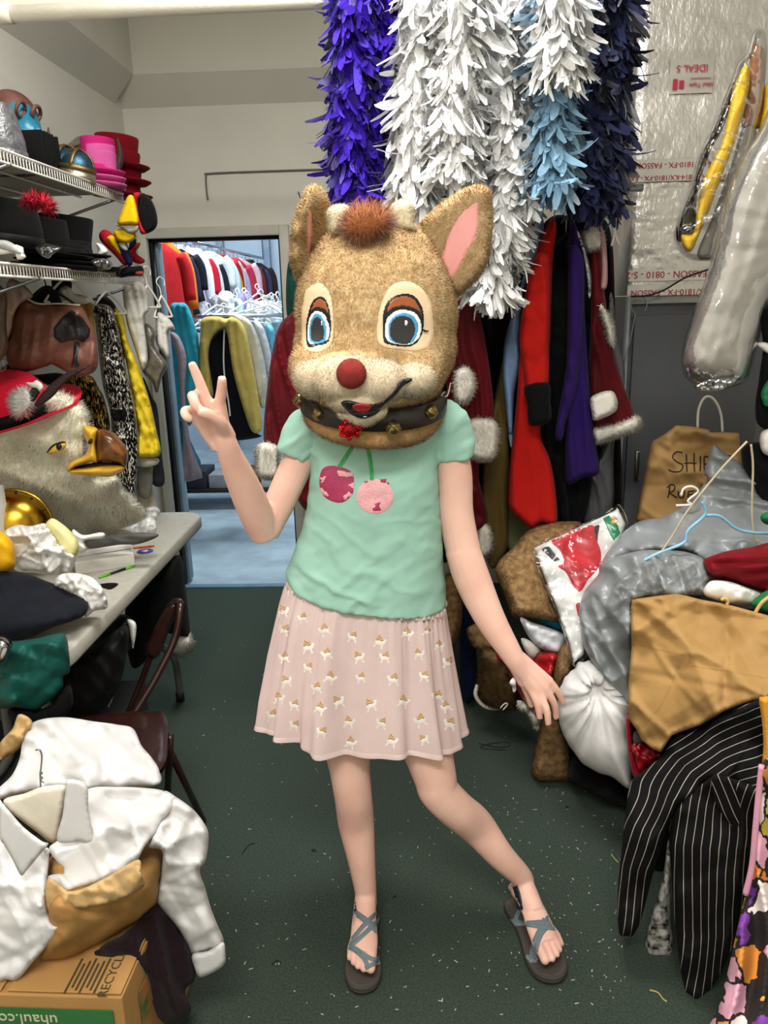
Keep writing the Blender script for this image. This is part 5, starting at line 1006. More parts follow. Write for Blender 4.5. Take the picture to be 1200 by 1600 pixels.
# =================================================================== right side: rack of coats, foil duct, cabinet, heap
rk = root('garment_rail', (.25, 2.66, 1.93), 'chrome garment rail hung from the pipe behind the boas', 'garment rail')
RZ = 1.93
mk('rail', *tube([(-.24, 2.66, RZ), (.74, 2.66, RZ)], .0125, 12), M_chrome, rk)
for x_ in (-.1, .55): mk('drop_rod', *tube([(x_, 2.66, RZ), (x_, 2.56, PZ+.04)], .006, 8), M_chrome, rk)
r8 = lambda l: C(l, 680, 300, .375)
M_fr = mat('white faux fur', 'e6e1d6', rough=.95, var=.06, bump=.3, bs=200)
def coat(name, label, cat, parts_, hook=None):
    """parts_: (part name, outline, Y, material, bulge, folds, fur blades)"""
    r = root(name, tuple(atY(*np.mean(parts_[0][1], 0), parts_[0][2])), label, cat, 'coats on the garment rail')
    for nm, pts, Y, m, bu, fo, fn_ in parts_:
        V, F, Q = blob(pts, Y, bulge=bu, folds=fo, res=4, edge=9 if not fn_ else 8, seed=len(nm)); nr = None
        if fn_: V, F, nr = fur(V, F, fn_, .014, .002, (0, 0, -.5), .4, .6, None, 5)
        mk(nm, V, F, m, r, normals=nr)
    if hook:
        a = atY(*hook); mk('hanger_hook', *tube([a, (a[0], a[1], RZ-.02), (a[0]+.0, 2.675, RZ+.012), (a[0]+.0, 2.66, RZ+.02), (a[0], 2.645, RZ+.012)], .002, 6, 24), M_wire, r)
    return r
VF = [(84, 26, .016), ('c', 60, .012)]
M_mar, M_redw, M_blk, M_purp, M_lb, M_olive = cloth('maroon velvet', '53050f', var=.3, vs=6, sheen=.04, rough=.6), cloth('scarlet wool', 'b81a14', var=.05), cloth('black wool', '0c0c0e'), cloth('deep purple wool', '291557', var=.08), cloth('light blue satin', '7d9cc4', rough=.45), cloth('olive gold satin', '6b5a2c', rough=.45)
coat('santa_coat', 'large maroon velvet santa coat with white cuffs behind the person', 'coat', [
    ('body', [(470,480),(500,420),(560,380),(640,380),(700,430),(735,475),(745,560),(750,640),(748,740),(752,830),(600,850),(480,800),(455,720),(465,600)], 2.62, M_mar, .08, VF, 0),
    ('sleeve', [(452,492),(478,480),(486,560),(478,640),(466,705),(430,704),(412,692),(418,600),(432,520)], 2.52, M_mar, .05, [(80, 20, .012)], 0),
    ('sleeve', [(712,470),(742,472),(762,555),(770,660),(732,665),(714,620),(706,540)], 2.52, M_mar, .05, [(84, 20, .012)], 0),
    ('cuff', [(404,694),(432,696),(436,722),(432,746),(404,744),(399,720)], 2.47, M_fr, .045, [], 2600),
    ('cuff', [(733,656),(774,658),(778,690),(770,716),(738,716),(732,690)], 2.47, M_fr, .045, [], 2600)], (590, 380, 2.62))
coat('santa_jacket', 'small dark red santa jacket with white fur edge near the deer collar', 'jacket', [
    ('body', [(708,540),(728,560),(745,640),(742,730),(748,820),(742,830),(720,800),(706,680)], 2.72, M_mar, .05, VF, 0),
    ('cuff', [(714,580),(730,574),(741,588),(742,608),(732,626),(716,630),(709,606)], 2.40, M_fr, .03, [], 1600),
    ('cuff', [(746,826),(758,818),(768,830),(770,855),(760,870),(748,866)], 2.6, M_fr, .03, [], 1600)], (712, 500, 2.7))
coat('green_cloak', 'dark green cloak hanging left of the deer head', 'cloak', [('body', [(450,412),(472,392),(500,400),(510,470),(490,520),(462,500),(448,490)], 2.72, cloth('dark green velvet', '0a3a30'), .04, VF, 0)], (475, 395, 2.72))
coat('satin_shirt', 'light blue satin shirt hanging left of the red tailcoat', 'shirt', [('body', r8([(420,130),(452,118),(440,250),(400,330),(362,450),(355,700),(330,850),(318,1062),(300,960),(280,780),(290,620),(340,450),(372,330)]), 2.62, M_lb, .05, [(80, 20, .012)], 0)], (845, 352, 2.62))
coat('pink_gown', 'hot pink gown showing beside the longest white boa', 'gown', [('body', r8([(345,130),(380,110),(408,150),(400,200),(360,260),(345,210)]), 2.74, cloth('magenta satin', 'a5107a', rough=.5), .04, [], 0)], (822, 345, 2.74))
coat('tailcoat', 'scarlet tailcoat with wide black cuffs', 'coat', [
    ('body', r8([(470,135),(490,108),(505,150),(490,300),(480,600),(470,800),(440,1000),(480,1120),(502,1250),(505,1385),(440,1382),(400,1402),(330,1340),(305,1290),(315,1100),(340,850),(355,620),(380,430),(420,250)]), 2.58, M_redw, .055, [(84, 34, .012)], 0),
    ('sleeve', r8([(410,280),(470,260),(476,420),(472,620),(470,808),(420,818),(378,816),(362,700),(350,610),(370,450)]), 2.51, M_redw, .05, [(84, 40, .008), ('c', 50, .006)], 0),
    ('cuff', r8([(374,808),(472,796),(480,870),(478,955),(395,972),(384,890)]), 2.47, cloth('black velvet cuff', '070707'), .045, [], 0)], (866, 342, 2.58))
coat('long_coat', 'long black coat between the scarlet and the purple coats', 'coat', [('body', r8([(530,190),(555,170),(570,400),(560,700),(530,1000),(560,1370),(530,1372),(500,1180),(440,1040),(466,800),(475,400),(500,230)]), 2.68, M_blk, .05, VF, 0)], (884, 368, 2.68))
coat('frock_coat', 'deep purple frock coat hanging next to the santa dress', 'coat', [
    ('body', r8([(572,130),(600,180),(618,300),(622,460),(640,760),(662,1000),(682,1165),(620,1190),(552,1216),(540,1120),(545,800),(552,400),(555,240)]), 2.60, M_purp, .05, [(82, 24, .013)], 0),
    ('sleeve', r8([(560,230),(612,260),(622,430),(610,640),(590,820),(545,960),(530,1032),(500,1022),(510,930),(545,720),(556,420)]), 2.54, M_purp, .045, [(80, 26, .008)], 0)], (896, 350, 2.6))
coat('black_trousers', 'black trousers hanging below the purple frock coat', 'trousers', [('body', r8([(545,1190),(640,1170),(648,1260),(610,1372),(548,1375)]), 2.72, M_blk, .04, [(86, 18, .01)], 0)])
coat('olive_robe', 'olive gold satin robe hanging behind the person arm', 'robe', [('body', r8([(282,700),(300,850),(312,1080),(310,1300),(300,1480),(240,1570),(200,1480),(188,1380),(190,1180),(240,900)]), 2.74, M_olive, .05, [(84, 20, .014)], 0)])
coat('green_dress', 'pale sage dress hem below the scarlet tailcoat', 'dress', [('body', r8([(300,1300),(400,1390),(440,1380),(430,1440),(310,1500)]), 2.76, cloth('sage satin', '6d7450'), .03, [(84, 20, .01)], 0)])
coat('dark_coat', 'black coat hanging in the gap behind the light blue shirt', 'coat', [('body', r8([(230,500),(300,470),(330,560),(285,700),(240,900),(225,760)]), 2.78, M_blk, .04, VF, 0)])
coat('santa_dress', 'crimson velvet santa dress with white fur hem', 'dress', [
    ('body', r8([(640,240),(690,225),(706,420),(742,650),(780,790),(828,945),(740,975),(660,995),(650,860),(640,700),(648,500)]), 2.64, M_mar, .05, [(78, 26, .014)], 0),
    ('collar', r8([(615,170),(655,150),(692,160),(700,225),(645,245),(620,220)]), 2.6, M_fr, .03, [], 1600),
    ('cuff', r8([(650,855),(738,830),(756,908),(668,952),(652,920)]), 2.55, M_fr, .04, [], 3000),
    ('fur_trim', r8([(688,470),(720,510),(745,570),(742,640),(715,590)]), 2.58, M_fr, .02, [], 1600),
    ('hem', r8([(660,988),(760,965),(832,935),(855,962),(838,992),(760,1018),(680,1046),(664,1030)]), 2.6, M_fr, .04, [], 4000)], (930, 372, 2.64))
coat('silver_gown', 'narrow silver sequin gown edge beside the santa dress', 'gown', [('body', r8([(592,160),(630,250),(652,360),(642,440),(618,300)]), 2.57, mat('silver sequins', '9a9a9c', rough=.25, metal=.8, var=.3, vs=200, bump=.6, bs=200), .015, [], 0)])
coat('satin_scarf', 'pale pink satin scarf hanging right of the santa dress', 'scarf', [('body', r8([(680,150),(710,195),(718,380),(690,402),(694,300)]), 2.58, cloth('pale pink satin', 'b98d90', rough=.4), .015, [], 0)])
coat('garment_bag', 'grey plastic garment bag hanging behind the santa dress', 'garment bag', [('body', r8([(730,420),(760,600),(790,740),(780,880),(745,1060),(735,1330),(612,1372),(640,1180),(690,1060),(700,760)]), 2.78, mat('grey plastic sheet', '56575a', rough=.3, var=.2, bump=.6, bs=40, spec=.7), .03, [(84, 16, .012)], 0)])
for k, (l, lab) in enumerate([([(740,430),(800,360),(860,370),(870,600),(860,860),(760,870),(735,700)], 'dark charcoal coat deep on the rail behind the olive robe'), ([(840,370),(900,350),(925,500),(930,700),(925,870),(850,870),(835,600)], 'midnight blue coat deep on the rail behind the black coat'), ([(890,360),(950,350),(962,500),(970,680),(965,840),(900,850),(890,600)], 'black velvet coat deep on the rail behind the santa dress'), ([(560,420),(680,400),(730,480),(745,640),(740,850),(600,880),(520,800),(500,600)], 'brown black coat deep on the rail behind the santa coat')]):
    coat('gap_filler_coat', lab, 'coat', [('body', l, 2.92+.02*k, cloth('dark coat %d' % k, ['151417', '0f1220', '0c0b0c', '17100e'][k]), .06, VF, 0)], (np.mean([q[0] for q in l]), 372, 2.9))  # added coats that darken the gaps between the front garments
tag(mk('white_ribbon', *merge([tube(P3([(x_, y_, 2.55) for x_, y_ in r8(l)]), [.004, .005, .004], 6, 10) for l in ([(705,100),(730,120),(765,220)], [(740,110),(745,170),(735,225)])]), M_wht), 'white ribbon tails hanging at the rack end', 'ribbon')
# foil faced insulated duct over the cabinet
FX0, FX1, FY = .80, 1.6, 3.02
duct = root('insulated_duct', ((FX0+FX1)/2, FY, 1.62), 'silver foil faced insulated duct above the grey cabinet', 'duct')
M_foil = mat('crinkled foil', 'd3cfc8', rough=.38, metal=.7, var=.05, vs=5, bump=.9, bs=48, stretch=(1.3, 1, .8))
def slab(z0, z1, x0, x1, y0, y1, seed):
    nx, nz = 70, 80; X, Z = np.meshgrid(np.linspace(x0, x1, nx), np.linspace(z0, z1, nz)); e = np.minimum(np.minimum(X-x0, x1-X), np.minimum(Z-z0, z1-Z)); d = np.clip(e/.03, 0, 1); rd = .012*(1-np.sqrt(1-(1-d)**2))
    Yf = y0+.012-.012*np.sqrt(1-(1-d)**2)+.0022*fbm(X*16, Z*30, None, seed)+.0015*vnoise(X*60, Z*90, None, seed+2)
    V = np.stack([X, Yf, Z], 2).reshape(-1, 3); F = [(i*nx+j, i*nx+j+1, (i+1)*nx+j+1, (i+1)*nx+j) for i in range(nz-1) for j in range(nx-1)]
    b = box(((x0+x1)/2, (y0+.014+y1)/2, (z0+z1)/2), (x1-x0, y1-y0-.014, z1-z0)); return merge([(V, F), b])
zs = atY(1000, 280, FY)[2]
mk('foil_panel', *slab(zs+.002, CEIL-.01, FX0, FX1, FY, FY+.3, 3), M_foil, duct); mk('foil_panel', *slab(atY(985, 462, FY)[2], zs-.002, FX0+.006, FX1, FY-.006, FY+.3, 9), M_foil, duct)
M_tape, M_rtxt, M_film = mat('aluminium tape', 'd3cfca', rough=.35, metal=.7, var=.05, bump=.3, bs=40), mat('red print', 'a82436', rough=.6, bump=0), mat('pale tape', 'c6c2bb', rough=.4, metal=.6, var=.04)
def onfoil(px, py, dy=-.011): return atY(px, py, FY+dy)
for (a, b, h_) in (((985,266), (1205,262), 30), ((982,432), (1205,425), 16), ((980,455), (1205,448), 16)):
    A, B = onfoil(*a), onfoil(*b); mk('tape_strip', *box((A+B)/2, (abs(B[0]-A[0]), .002, h_*.0025), .0005), M_tape, duct, smooth=False)
Mup = np.array([[-1, 0, 0], [0, 0, -1], [0, -1., 0]]).T; Mup = np.stack([np.array([-1., 0, 0]), np.array([0, 0, -1.]), np.array([0, -1., 0])], 1)
for (t_, px, py, sz_) in (('1814-KX/1810-FX - FASSON', 1062, 257, .026), ('- FASSON - 1814-KX/1810-FX - FASSON', 1050, 277, .024), ('KX - FASSON - 0810 - S-2', 1058, 428, .034), ('1814-KX/1810-FX - FASSON', 1062, 456, .03)):
    mk('lettering', *text_mesh(t_, sz_, Mup, onfoil(px, py, -.014)), M_rtxt, duct, smooth=False)
A = onfoil(1081, 118); mk('label_film', *box(A+np.array([0, .003, 0]), (.15, .001, .11)), M_film, duct, smooth=False)
mk('lettering', *text_mesh('IDEAL S', .032, Mup, onfoil(1082, 106, -.014)), M_rtxt, duct, smooth=False)
mk('lettering', *text_mesh('Ideal Tape', .02, Mup, onfoil(1096, 132, -.014)), M_rtxt, duct, smooth=False)
for px in (1055, 1065): mk('logo_bar', *box(onfoil(px, 132, -.013), (.016, .001, .034 if px < 1060 else .026), 0), M_rtxt, duct, smooth=False)
mk('logo_line', *box(onfoil(1095, 122, -.013), (.07, .001, .002), 0), M_rtxt, duct, smooth=False)
# cabinet
cz = atY(985, 464, 3.04)[2]
cab = root('metal_cabinet', (1.07, 3.3, 0), 'dark grey metal cabinet below the foil duct', 'cabinet'); M_cab = mat('grey steel', '54565a', rough=.5, var=.06, vs=3, bump=.05)
mk('body', *box((1.075, 3.29, cz/2), (.53, .5, cz), .004), M_cab, cab, smooth=False)
dr = mk('door', *box((1.085, 3.03, cz/2-.02), (.49, .02, cz-.1), .003), M_cab, cab, smooth=False)
mk('edge_trim', *box((.815, 3.03, cz/2), (.012, .03, cz), .002), mat('pale steel edge', '9a9ea2', rough=.4), cab, smooth=False)
mk('top_rail', *box((1.08, 3.028, cz-.012), (.52, .025, .03), .003), mat('pale grey steel', '8d8d88', rough=.5), cab, smooth=False)
mk('handle', *box((.88, 3.012, .95), (.02, .02, .12), .004), M_chrome, dr)
hk = root('wire_hanger', tuple(atY(986, 470, 2.98)), 'bare wire hanger hooked on the cabinet edge', 'hanger')
k4 = lambda l: C(l, 960, 400, .2625)
mk('hook', *tube(P3([(*q, 2.985) for q in k4([(180,330),(193,290),(175,248),(140,238),(105,260),(100,310),(125,345)])]), .0026, 8, 30), M_wire, hk); mk('shank', *tube(P3([(*q, 2.985) for q in k4([(125,345),(100,470),(70,590),(45,700)])]), .0026, 8, 20), M_wire, hk)
tag(mk('power_cable', *tube(P3([(*q, 2.97) for q in k4([(100,240),(200,235),(300,200),(420,130),(560,80)])]), .0035, 8, 30), M_black), 'thin black cable strung across the foil to the hanger', 'cable')
# costume in clear plastic and long pale garment bag
f3 = lambda l: C(l, 960, 0, .3)
yc = root('bagged_costume', tuple(atY(1110, 250, 2.45)), 'yellow and black costume sealed in clear plastic against the foil', 'costume')
def sub(par, nm, pts, Y, m, bu, **k):
    k.setdefault('res', 4); V, F, Q = blob(pts, Y, bulge=bu, **k); return mk(nm, V, F, m, par)
M_yv, M_bv = mat('yellow vinyl', 'd8ac12', rough=.35, var=.08, bump=.2, bs=40), mat('black vinyl', '0d0d0d', rough=.25, bump=.6, bs=50, spec=.7)
sub(yc, 'black_panel', f3([(630,420),(620,520),(560,680),(500,790),(460,900),(430,1020),(420,1200),(340,1260),(320,1190),(400,980),(450,800),(530,620),(580,500)]), 2.45, M_bv, .04, folds=[(110, 20, .01), ('c', 20, .01)])
sub(yc, 'yellow_panel', f3([(670,350),(700,345),(705,420),(680,560),(620,760),(560,920),(500,1080),(440,1230),(400,1310),(360,1290),(350,1225),(410,1215),(430,1100),(460,950),(500,860),(560,740),(600,560),(620,450)]), 2.40, M_yv, .045, folds=[(108, 26, .012)])
sub(yc, 'brown_panel', f3([(715,250),(760,240),(785,300),(770,640),(700,660),(660,650),(690,480)]), 2.46, cloth('russet satin', '8a5a3a', rough=.4), .03, folds=[(95, 14, .008)])
sub(yc, 'yellow_edge', f3([(790,440),(830,450),(830,680),(755,690),(775,560)]), 2.44, M_yv, .02)
sub(yc, 'grey_lining', f3([(670,660),(740,680),(700,900),(600,1100),(520,1330),(430,1330),(500,1150),(600,880)]), 2.47, cloth('silver grey satin', '8b8780', rough=.4), .03, folds=[(110, 18, .008)])
sub(yc, 'plastic_cover', f3([(730,160),(790,190),(780,480),(730,700),(640,960),(560,1200),(520,1340),(470,1360),(380,1345),(315,1270),(318,1170),(380,1000),(440,800),(500,680),(600,440),(640,330),(690,270)]), 2.42, plastic_film('clear plastic film', .16), .085, back=.07, folds=[('c', 26, .012)], edge=14)
lg = root('long_garment_bag', tuple(atY(1140, 420, 2.2)), 'pale grey padded garment in clear plastic hanging at right', 'garment bag')
sub(lg, 'padded_garment', [(1222,150),(1190,205),(1165,245),(1140,310),(1115,410),(1090,480),(1072,540),(1070,575),(1095,590),(1135,592),(1165,580),(1180,530),(1198,465),(1230,410),(1240,250)], 2.25, cloth('pale grey quilt', 'a29d95', rough=.6), .11, edge=38, folds=[(112, 44, .01), ('c', 70, .005)], res=5)
sub(lg, 'plastic_cover', [(1222,140),(1186,202),(1160,245),(1134,310),(1110,410),(1085,482),(1066,545),(1068,585),(1090,603),(1112,612),(1145,605),(1170,590),(1185,535),(1203,470),(1236,412),(1246,250)], 2.24, plastic_film('clear garment film', .2), .135, back=.12, edge=38, folds=[('c', 40, .004), (115, 24, .003)], res=5)
sub(lg, 'foil_end', k4([(470,780),(540,740),(620,725),(735,728),(700,780),(640,800),(560,812)]), 2.12, mat('crushed silver', 'a8a8a8', rough=.2, metal=.95, bump=1, bs=90), .02, folds=[('c', 10, .01)], res=3)
# things at the right edge
eg = root('hanging_costume', tuple(atY(1200, 600, 2.3)), 'black costume with green ribbon hanging at the right edge', 'costume')
sub(eg, 'body', [(1188,490),(1215,470),(1240,500),(1240,680),(1190,668),(1180,640),(1186,590),(1192,540)], 2.3, M_blk, .05, folds=[(85, 16, .01)])
sub(eg, 'green_ribbon', [(1190,610),(1205,590),(1240,580),(1240,632),(1200,636),(1190,625)], 2.24, cloth('bright green satin', '1f7a4a', rough=.4), .02, folds=[(0, 10, .006)])
sub(eg, 'feather_edge', [(1182,538),(1196,535),(1212,545),(1200,552)], 2.25, M_fr, .01)
soft('black_heap', 'black clothes heaped at the right edge behind grey bag', 'clothes', [(1160,700),(1190,690),(1240,690),(1240,800),(1190,790),(1165,740)], 2.35, M_blk, bulge=.08, folds=[('c', 30, .014)], edge=12)
soft('white_muff', 'white fleece muff at the right edge over black clothes', 'muff', [(1190,675),(1215,668),(1240,670),(1240,715),(1200,712),(1188,698)], 2.25, M_fr, bulge=.04, edge=9)
# ---- paper carrier with handwriting
pbag = root('paper_carrier', tuple(atY(1060, 800, 2.75)), 'brown paper carrier bag with handwritten letters and white handle', 'paper bag'); c6 = lambda l: C(l, 900, 660, .3125)
V, F, Q = blob(c6([(380,95),(440,60),(500,15),(580,20),(660,35),(672,50),(740,48),(815,52),(828,200),(830,400),(800,520),(480,540),(296,500),(330,320),(368,130)]), [2.78,2.74,2.70,2.70,2.70,2.70,2.72,2.74,2.74,2.74,2.74,2.72,2.76,2.78,2.79], bulge=.05, back=.1, edge=10, folds=[('c', 55, .016)], res=4, ctrl=[(1030,720,2.72), (1060,760,2.72), (1010,800,2.75)], smooth=False); mk('bag_body', V, F, mat('brown kraft paper', 'b08a55', rough=.8, var=.08, vs=6, bump=.2, bs=60), pbag); tb = bvh(V, F)
mk('handle', *tube(P3([(*q, 2.7) for q in k4([(495,1025),(500,920),(530,850),(570,838),(610,880),(635,950),(643,1045)])]), .0045, 8, 34), M_white, pbag)
def pens(l): return decal(strip(crc(np.array(k4(l)), 16), 2.1), tb, .003, 1.6, False)
lett = [[(405,1172),(370,1165),(345,1195),(370,1225),(408,1245),(395,1280),(350,1285),(322,1272)], [(428,1178),(430,1230),(432,1285)], [(475,1172),(474,1230),(478,1285)], [(415,1235),(450,1232),(490,1235)], [(512,1190),(512,1240),(510,1283)], [(535,1195),(534,1240),(536,1285)], [(535,1195),(560,1198),(558,1230),(537,1238)], [(540,1238),(570,1280)], [(600,1190),(660,1188),(695,1190)], [(650,1190),(648,1280)],
        [(330,1372),(325,1410),(318,1440)], [(312,1380),(340,1360),(360,1372),(350,1400),(325,1408),(350,1425),(375,1440)], [(380,1400),(382,1430),(400,1440),(415,1425),(418,1395)], [(440,1400),(438,1440)], [(440,1402),(475,1398)], [(438,1420),(468,1418)], [(485,1402),(484,1440)], [(485,1402),(510,1398)]]
mk('handwriting', *merge([q for q in (pens(l) for l in lett) if q[1]]), mat('black marker', '241a14', rough=.7, bump=0), pbag)['kind'] = 'stuff'
# ---- grey garment bags heaped up
M_gb = mat('grey nylon sheet', '85898b', rough=.34, var=.06, vs=5, bump=.15, bs=150, spec=.5)
hp_ = root('grey_garment_bags', tuple(atY(1040, 950, 2.05)), 'heap of crumpled silver grey nylon garment bags', 'garment bag')
sub(hp_, 'upper_bag', c6([(690,112),(740,150),(830,210),(900,280),(960,350),(1040,430),(1040,640),(830,650),(660,700),(560,640),(430,640),(330,650),(190,690),(120,720),(190,600),(260,530),(330,490),(440,470),(560,400),(650,290),(640,255),(660,180)]), [2.42,2.4,2.38,2.36,2.34,2.32,2.1,2.06,2.04,2.05,2.08,2.1,2.16,2.2,2.26,2.3,2.34,2.38,2.42,2.44,2.44,2.44], M_gb, .06, edge=16, folds=[(6, 34, .026), (-18, 50, .016), ('c', 60, .012)], res=4)
sub(hp_, 'lower_bag', c6([(120,700),(200,670),(330,640),(450,640),(560,650),(660,700),(670,800),(640,870),(500,875),(300,890),(285,1000),(285,1400),(200,1345),(100,1225),(40,1120),(15,960),(40,850),(110,760)]), [2.16,2.12,2.08,2.06,2.05,2.03,1.98,1.95,1.93,1.93,1.93,1.98,2.02,2.06,2.1,2.14,2.16,2.16], M_gb, .07, edge=20, folds=[(72, 30, .026), (50, 46, .018), ('c', 60, .012)], res=4)
sub(hp_, 'clear_patch', c6([(180,830),(300,720),(450,670),(580,680),(650,740),(668,800),(600,860),(420,860),(260,900),(150,960)]), 1.99, mat('smoky plastic', '9a9c9c', rough=.15, alpha=.35, bump=.8, bs=40, spec=.9), .05, folds=[('c', 26, .02)])
# hangers lying on the heap
for nm, lab, pts, Y, m_, rad in (('wire_hanger', 'pale wire hanger lying slanted over the grey bags', [(855,95),(720,240),(560,440),(480,570),(410,670)], 2.0, mat('pale wire', 'b9ab90', rough=.5), .003), ('wire_hanger', 'thin white wire standing on the grey bags', [(875,110),(885,220),(880,400),(885,520),(905,600)], 2.05, MATS['pale wire'], .003), ('plastic_hanger', 'light blue plastic hanger on the grey bags', [(630,395),(645,460),(560,540),(540,600),(420,650),(340,690)], 2.0, mat('light blue plastic', '86b7d2', rough=.35), .0045), ('plastic_hanger', 'light blue plastic hanger arm reaching to the right edge', [(640,465),(720,470),(800,530),(880,550),(1000,555)], 2.05, MATS['light blue plastic'], .0045), ('plastic_hanger', 'white plastic hanger hook against the paper carrier', [(525,365),(540,330),(580,320),(610,345),(560,390),(575,410),(500,415)], 2.3, M_shw, .0035)):
    tag(mk(nm, *tube(P3([(*q, Y) for q in c6(pts)]), rad, 8, 40), m_), lab, 'hanger')
# maroon velvet, whites and greens between the bags
soft('red_velvet', 'folded dark red velvet garment on the heap at right', 'garment', c6([(635,695),(700,660),(770,640),(860,628),(1040,610),(1040,870),(940,850),(850,820),(760,790),(680,775)]), 1.95, cloth('dark red velvet', '6d0713', rough=.6, var=.2, vs=8), bulge=.06, edge=14, folds=[(-3, 22, .018), (10, 50, .012)])
soft('white_blouse', 'white blouse edge below the red velvet', 'blouse', c6([(640,860),(670,795),(760,795),(850,825),(930,865),(870,912),(760,905)]), 1.9, M_wht, bulge=.04, folds=[(15, 20, .01), ('c', 30, .01)])
soft('green_felt', 'green felt cloth at the right edge behind paper bag', 'cloth', c6([(875,912),(920,860),(965,838),(1040,830),(1040,980),(950,955)]), 1.86, cloth('kelly green felt', '1c6b3d'), bulge=.03, edge=8)
soft('green_felt', 'small green felt piece on the grey bags at right edge', 'cloth', c6([(922,470),(960,445),(1040,440),(1040,520),(945,508)]), 2.0, MATS['kelly green felt'], bulge=.03, edge=8)
# ---- crumpled paper bag in front
fb = root('paper_bag', tuple(atY(1090, 1150, 1.75)), 'large creased brown paper bag with torn lower edge', 'paper bag')
M_kb = mat('creased kraft paper', 'a07c48', rough=.75, var=.09, vs=6, bump=.25, bs=60)
V, F, Q = blob(c6([(280,885),(400,868),(500,856),(560,868),(620,885),(760,910),(960,965),(1100,1000),(1100,1420),(940,1385),(840,1405),(740,1445),(620,1515),(480,1565),(425,1650),(385,1635),(330,1590),(300,1535),(262,1480),(262,1300),(278,1120),(272,950)]), [1.92,1.9,1.88,1.86,1.84,1.8,1.74,1.7,1.55,1.58,1.6,1.62,1.66,1.7,1.72,1.74,1.76,1.8,1.84,1.86,1.88,1.9], bulge=.02, back=.12, edge=5, folds=[('c', 95, .022)], res=4, smooth=False); mk('bag_body', V, F, M_kb, fb); tb = bvh(V, F)
mk('crease', *merge([decal(strip(crc(np.array(c6(l)), 12), 2.2), tb, .003, 2, False) for l in ([(630,890),(600,1020),(560,1210)], [(285,1110),(500,1150),(545,1165)], [(580,1215),(720,1235),(950,1275)], [(330,1520),(430,1400),(520,1190)])]), M_kb, fb)['kind'] = 'stuff'
mk('handle', *tube(P3([(*q, 1.76) for q in c6([(895,955),(930,900),(985,860)])]), .0045, 8, 16), mat('twisted paper', 'c9a15f', rough=.8), fb)
mk('handle', *tube(P3([(*q, 1.80) for q in c6([(725,888),(745,880),(760,895),(752,915)])]), .004, 8, 12), MATS['twisted paper'], fb)
# ---- costume package, plush, pillow, satin
c9 = lambda l: C(l, 700, 760, .3125)
pk = root('costume_package', tuple(atY(890, 940, 2.2)), 'sealed costume package with printed red suit picture', 'package')
V, F, Q = blob(c9([(432,308),(600,228),(770,152),(850,112),(890,190),(850,290),(780,470),(700,640),(680,840),(630,880),(600,770),(540,600),(480,450)]), [2.36,2.38,2.40,2.4,2.38,2.34,2.28,2.22,2.14,2.12,2.16,2.24,2.3], bulge=.012, back=.025, edge=5, folds=[('c', 60, .006)], res=3.5, smooth=False); mk('backing_card', V, F, mat('glossy white card', 'e6e6e2', rough=.25, var=.02, bump=.3, bs=30), pk); tb = bvh(V, F)
M_pr, M_pg, M_pb = mat('printed red', 'c2343c', rough=.3, var=.2, vs=20, bump=.3, bs=30), mat('printed green', '1d7d55', rough=.3, bump=0), mat('printed grey', '3c3c40', rough=.3, bump=0)
mk('printed_suit', *decal(c9([(520,270),(640,215),(725,195),(740,260),(765,330),(755,400),(700,470),(660,525),(625,495),(590,430),(550,400),(580,380),(560,320)]), tb, .002, 3), M_pr, pk); mk('printed_header', *decal(c9([(775,160),(805,145),(850,195),(862,235),(830,272),(812,245)]), tb, .002, 3, False), M_pg, pk)
mk('printed_bow', *decal(c9([(470,315),(505,302),(540,345),(558,365),(530,375),(500,345)]), tb, .002, 2.5), M_pb, pk); mk('printed_trouser', *decal(c9([(728,205),(757,195),(750,240),(745,290),(735,250)]), tb, .002, 2.5), M_pb, pk); mk('printed_emblem', *decal(c9(circ(832, 172, 17, 17, 10)), tb, .003, 2), mat('printed orange', 'd49a4e', rough=.4, vs=80, var=.3), pk)
mk('printed_hand', *decal(c9([(640,590),(660,585),(655,650),(645,625)]), tb, .002, 2.5), M_pr, pk)
V, F, Q = blob(c9([(420,305),(600,220),(770,142),(835,95),(865,100),(900,190),(850,290),(780,470),(705,640),(690,850),(630,900),(590,770),(530,600),(465,450)]), [2.345,2.365,2.385,2.39,2.39,2.37,2.33,2.27,2.21,2.12,2.10,2.15,2.23,2.29], bulge=.02, back=.0, edge=8, folds=[('c', 30, .008)], res=4); mk('plastic_sleeve', V, F, plastic_film('clear package film', .05, .08), pk)
M_bf = mat('brown plush fur', '715638', rough=.95, var=.25, vs=45, bump=.3, bs=200, col2='9c7d55', spec=.1)
def plush(nm, lab, pts, Y, n, bu=.07, cat='costume', edge=18, par=None, **k):
    V, F, Q = blob(c9(pts), Y, bulge=bu, edge=edge, res=4.5, **k); V, F, nr = fur(V, F, int(n*1.9), .02, .0019, (0, -.1, -.45), .5, .65, None, 71); o = mk(nm, V, F, M_bf, par, normals=nr)
    return o if par else tag(o, lab, cat)
fc = root('fur_costume', tuple(atY(830, 900, 2.45)), 'brown plush animal costume heaped under the package', 'costume')
plush('hood', '', [(240,440),(255,375),(330,300),(370,250),(420,210),(480,185),(580,175),(670,185),(620,260),(560,350),(520,450),(530,560),(560,672),(480,668),(400,655),(325,650),(290,560)], [2.4,2.44,2.5,2.54,2.56,2.58,2.6,2.6,2.5,2.45,2.4,2.34,2.28,2.28,2.28,2.3,2.36], 15000, .09, par=fc, edge=26, folds=[(75, 44, .018), (40, 50, .012)])
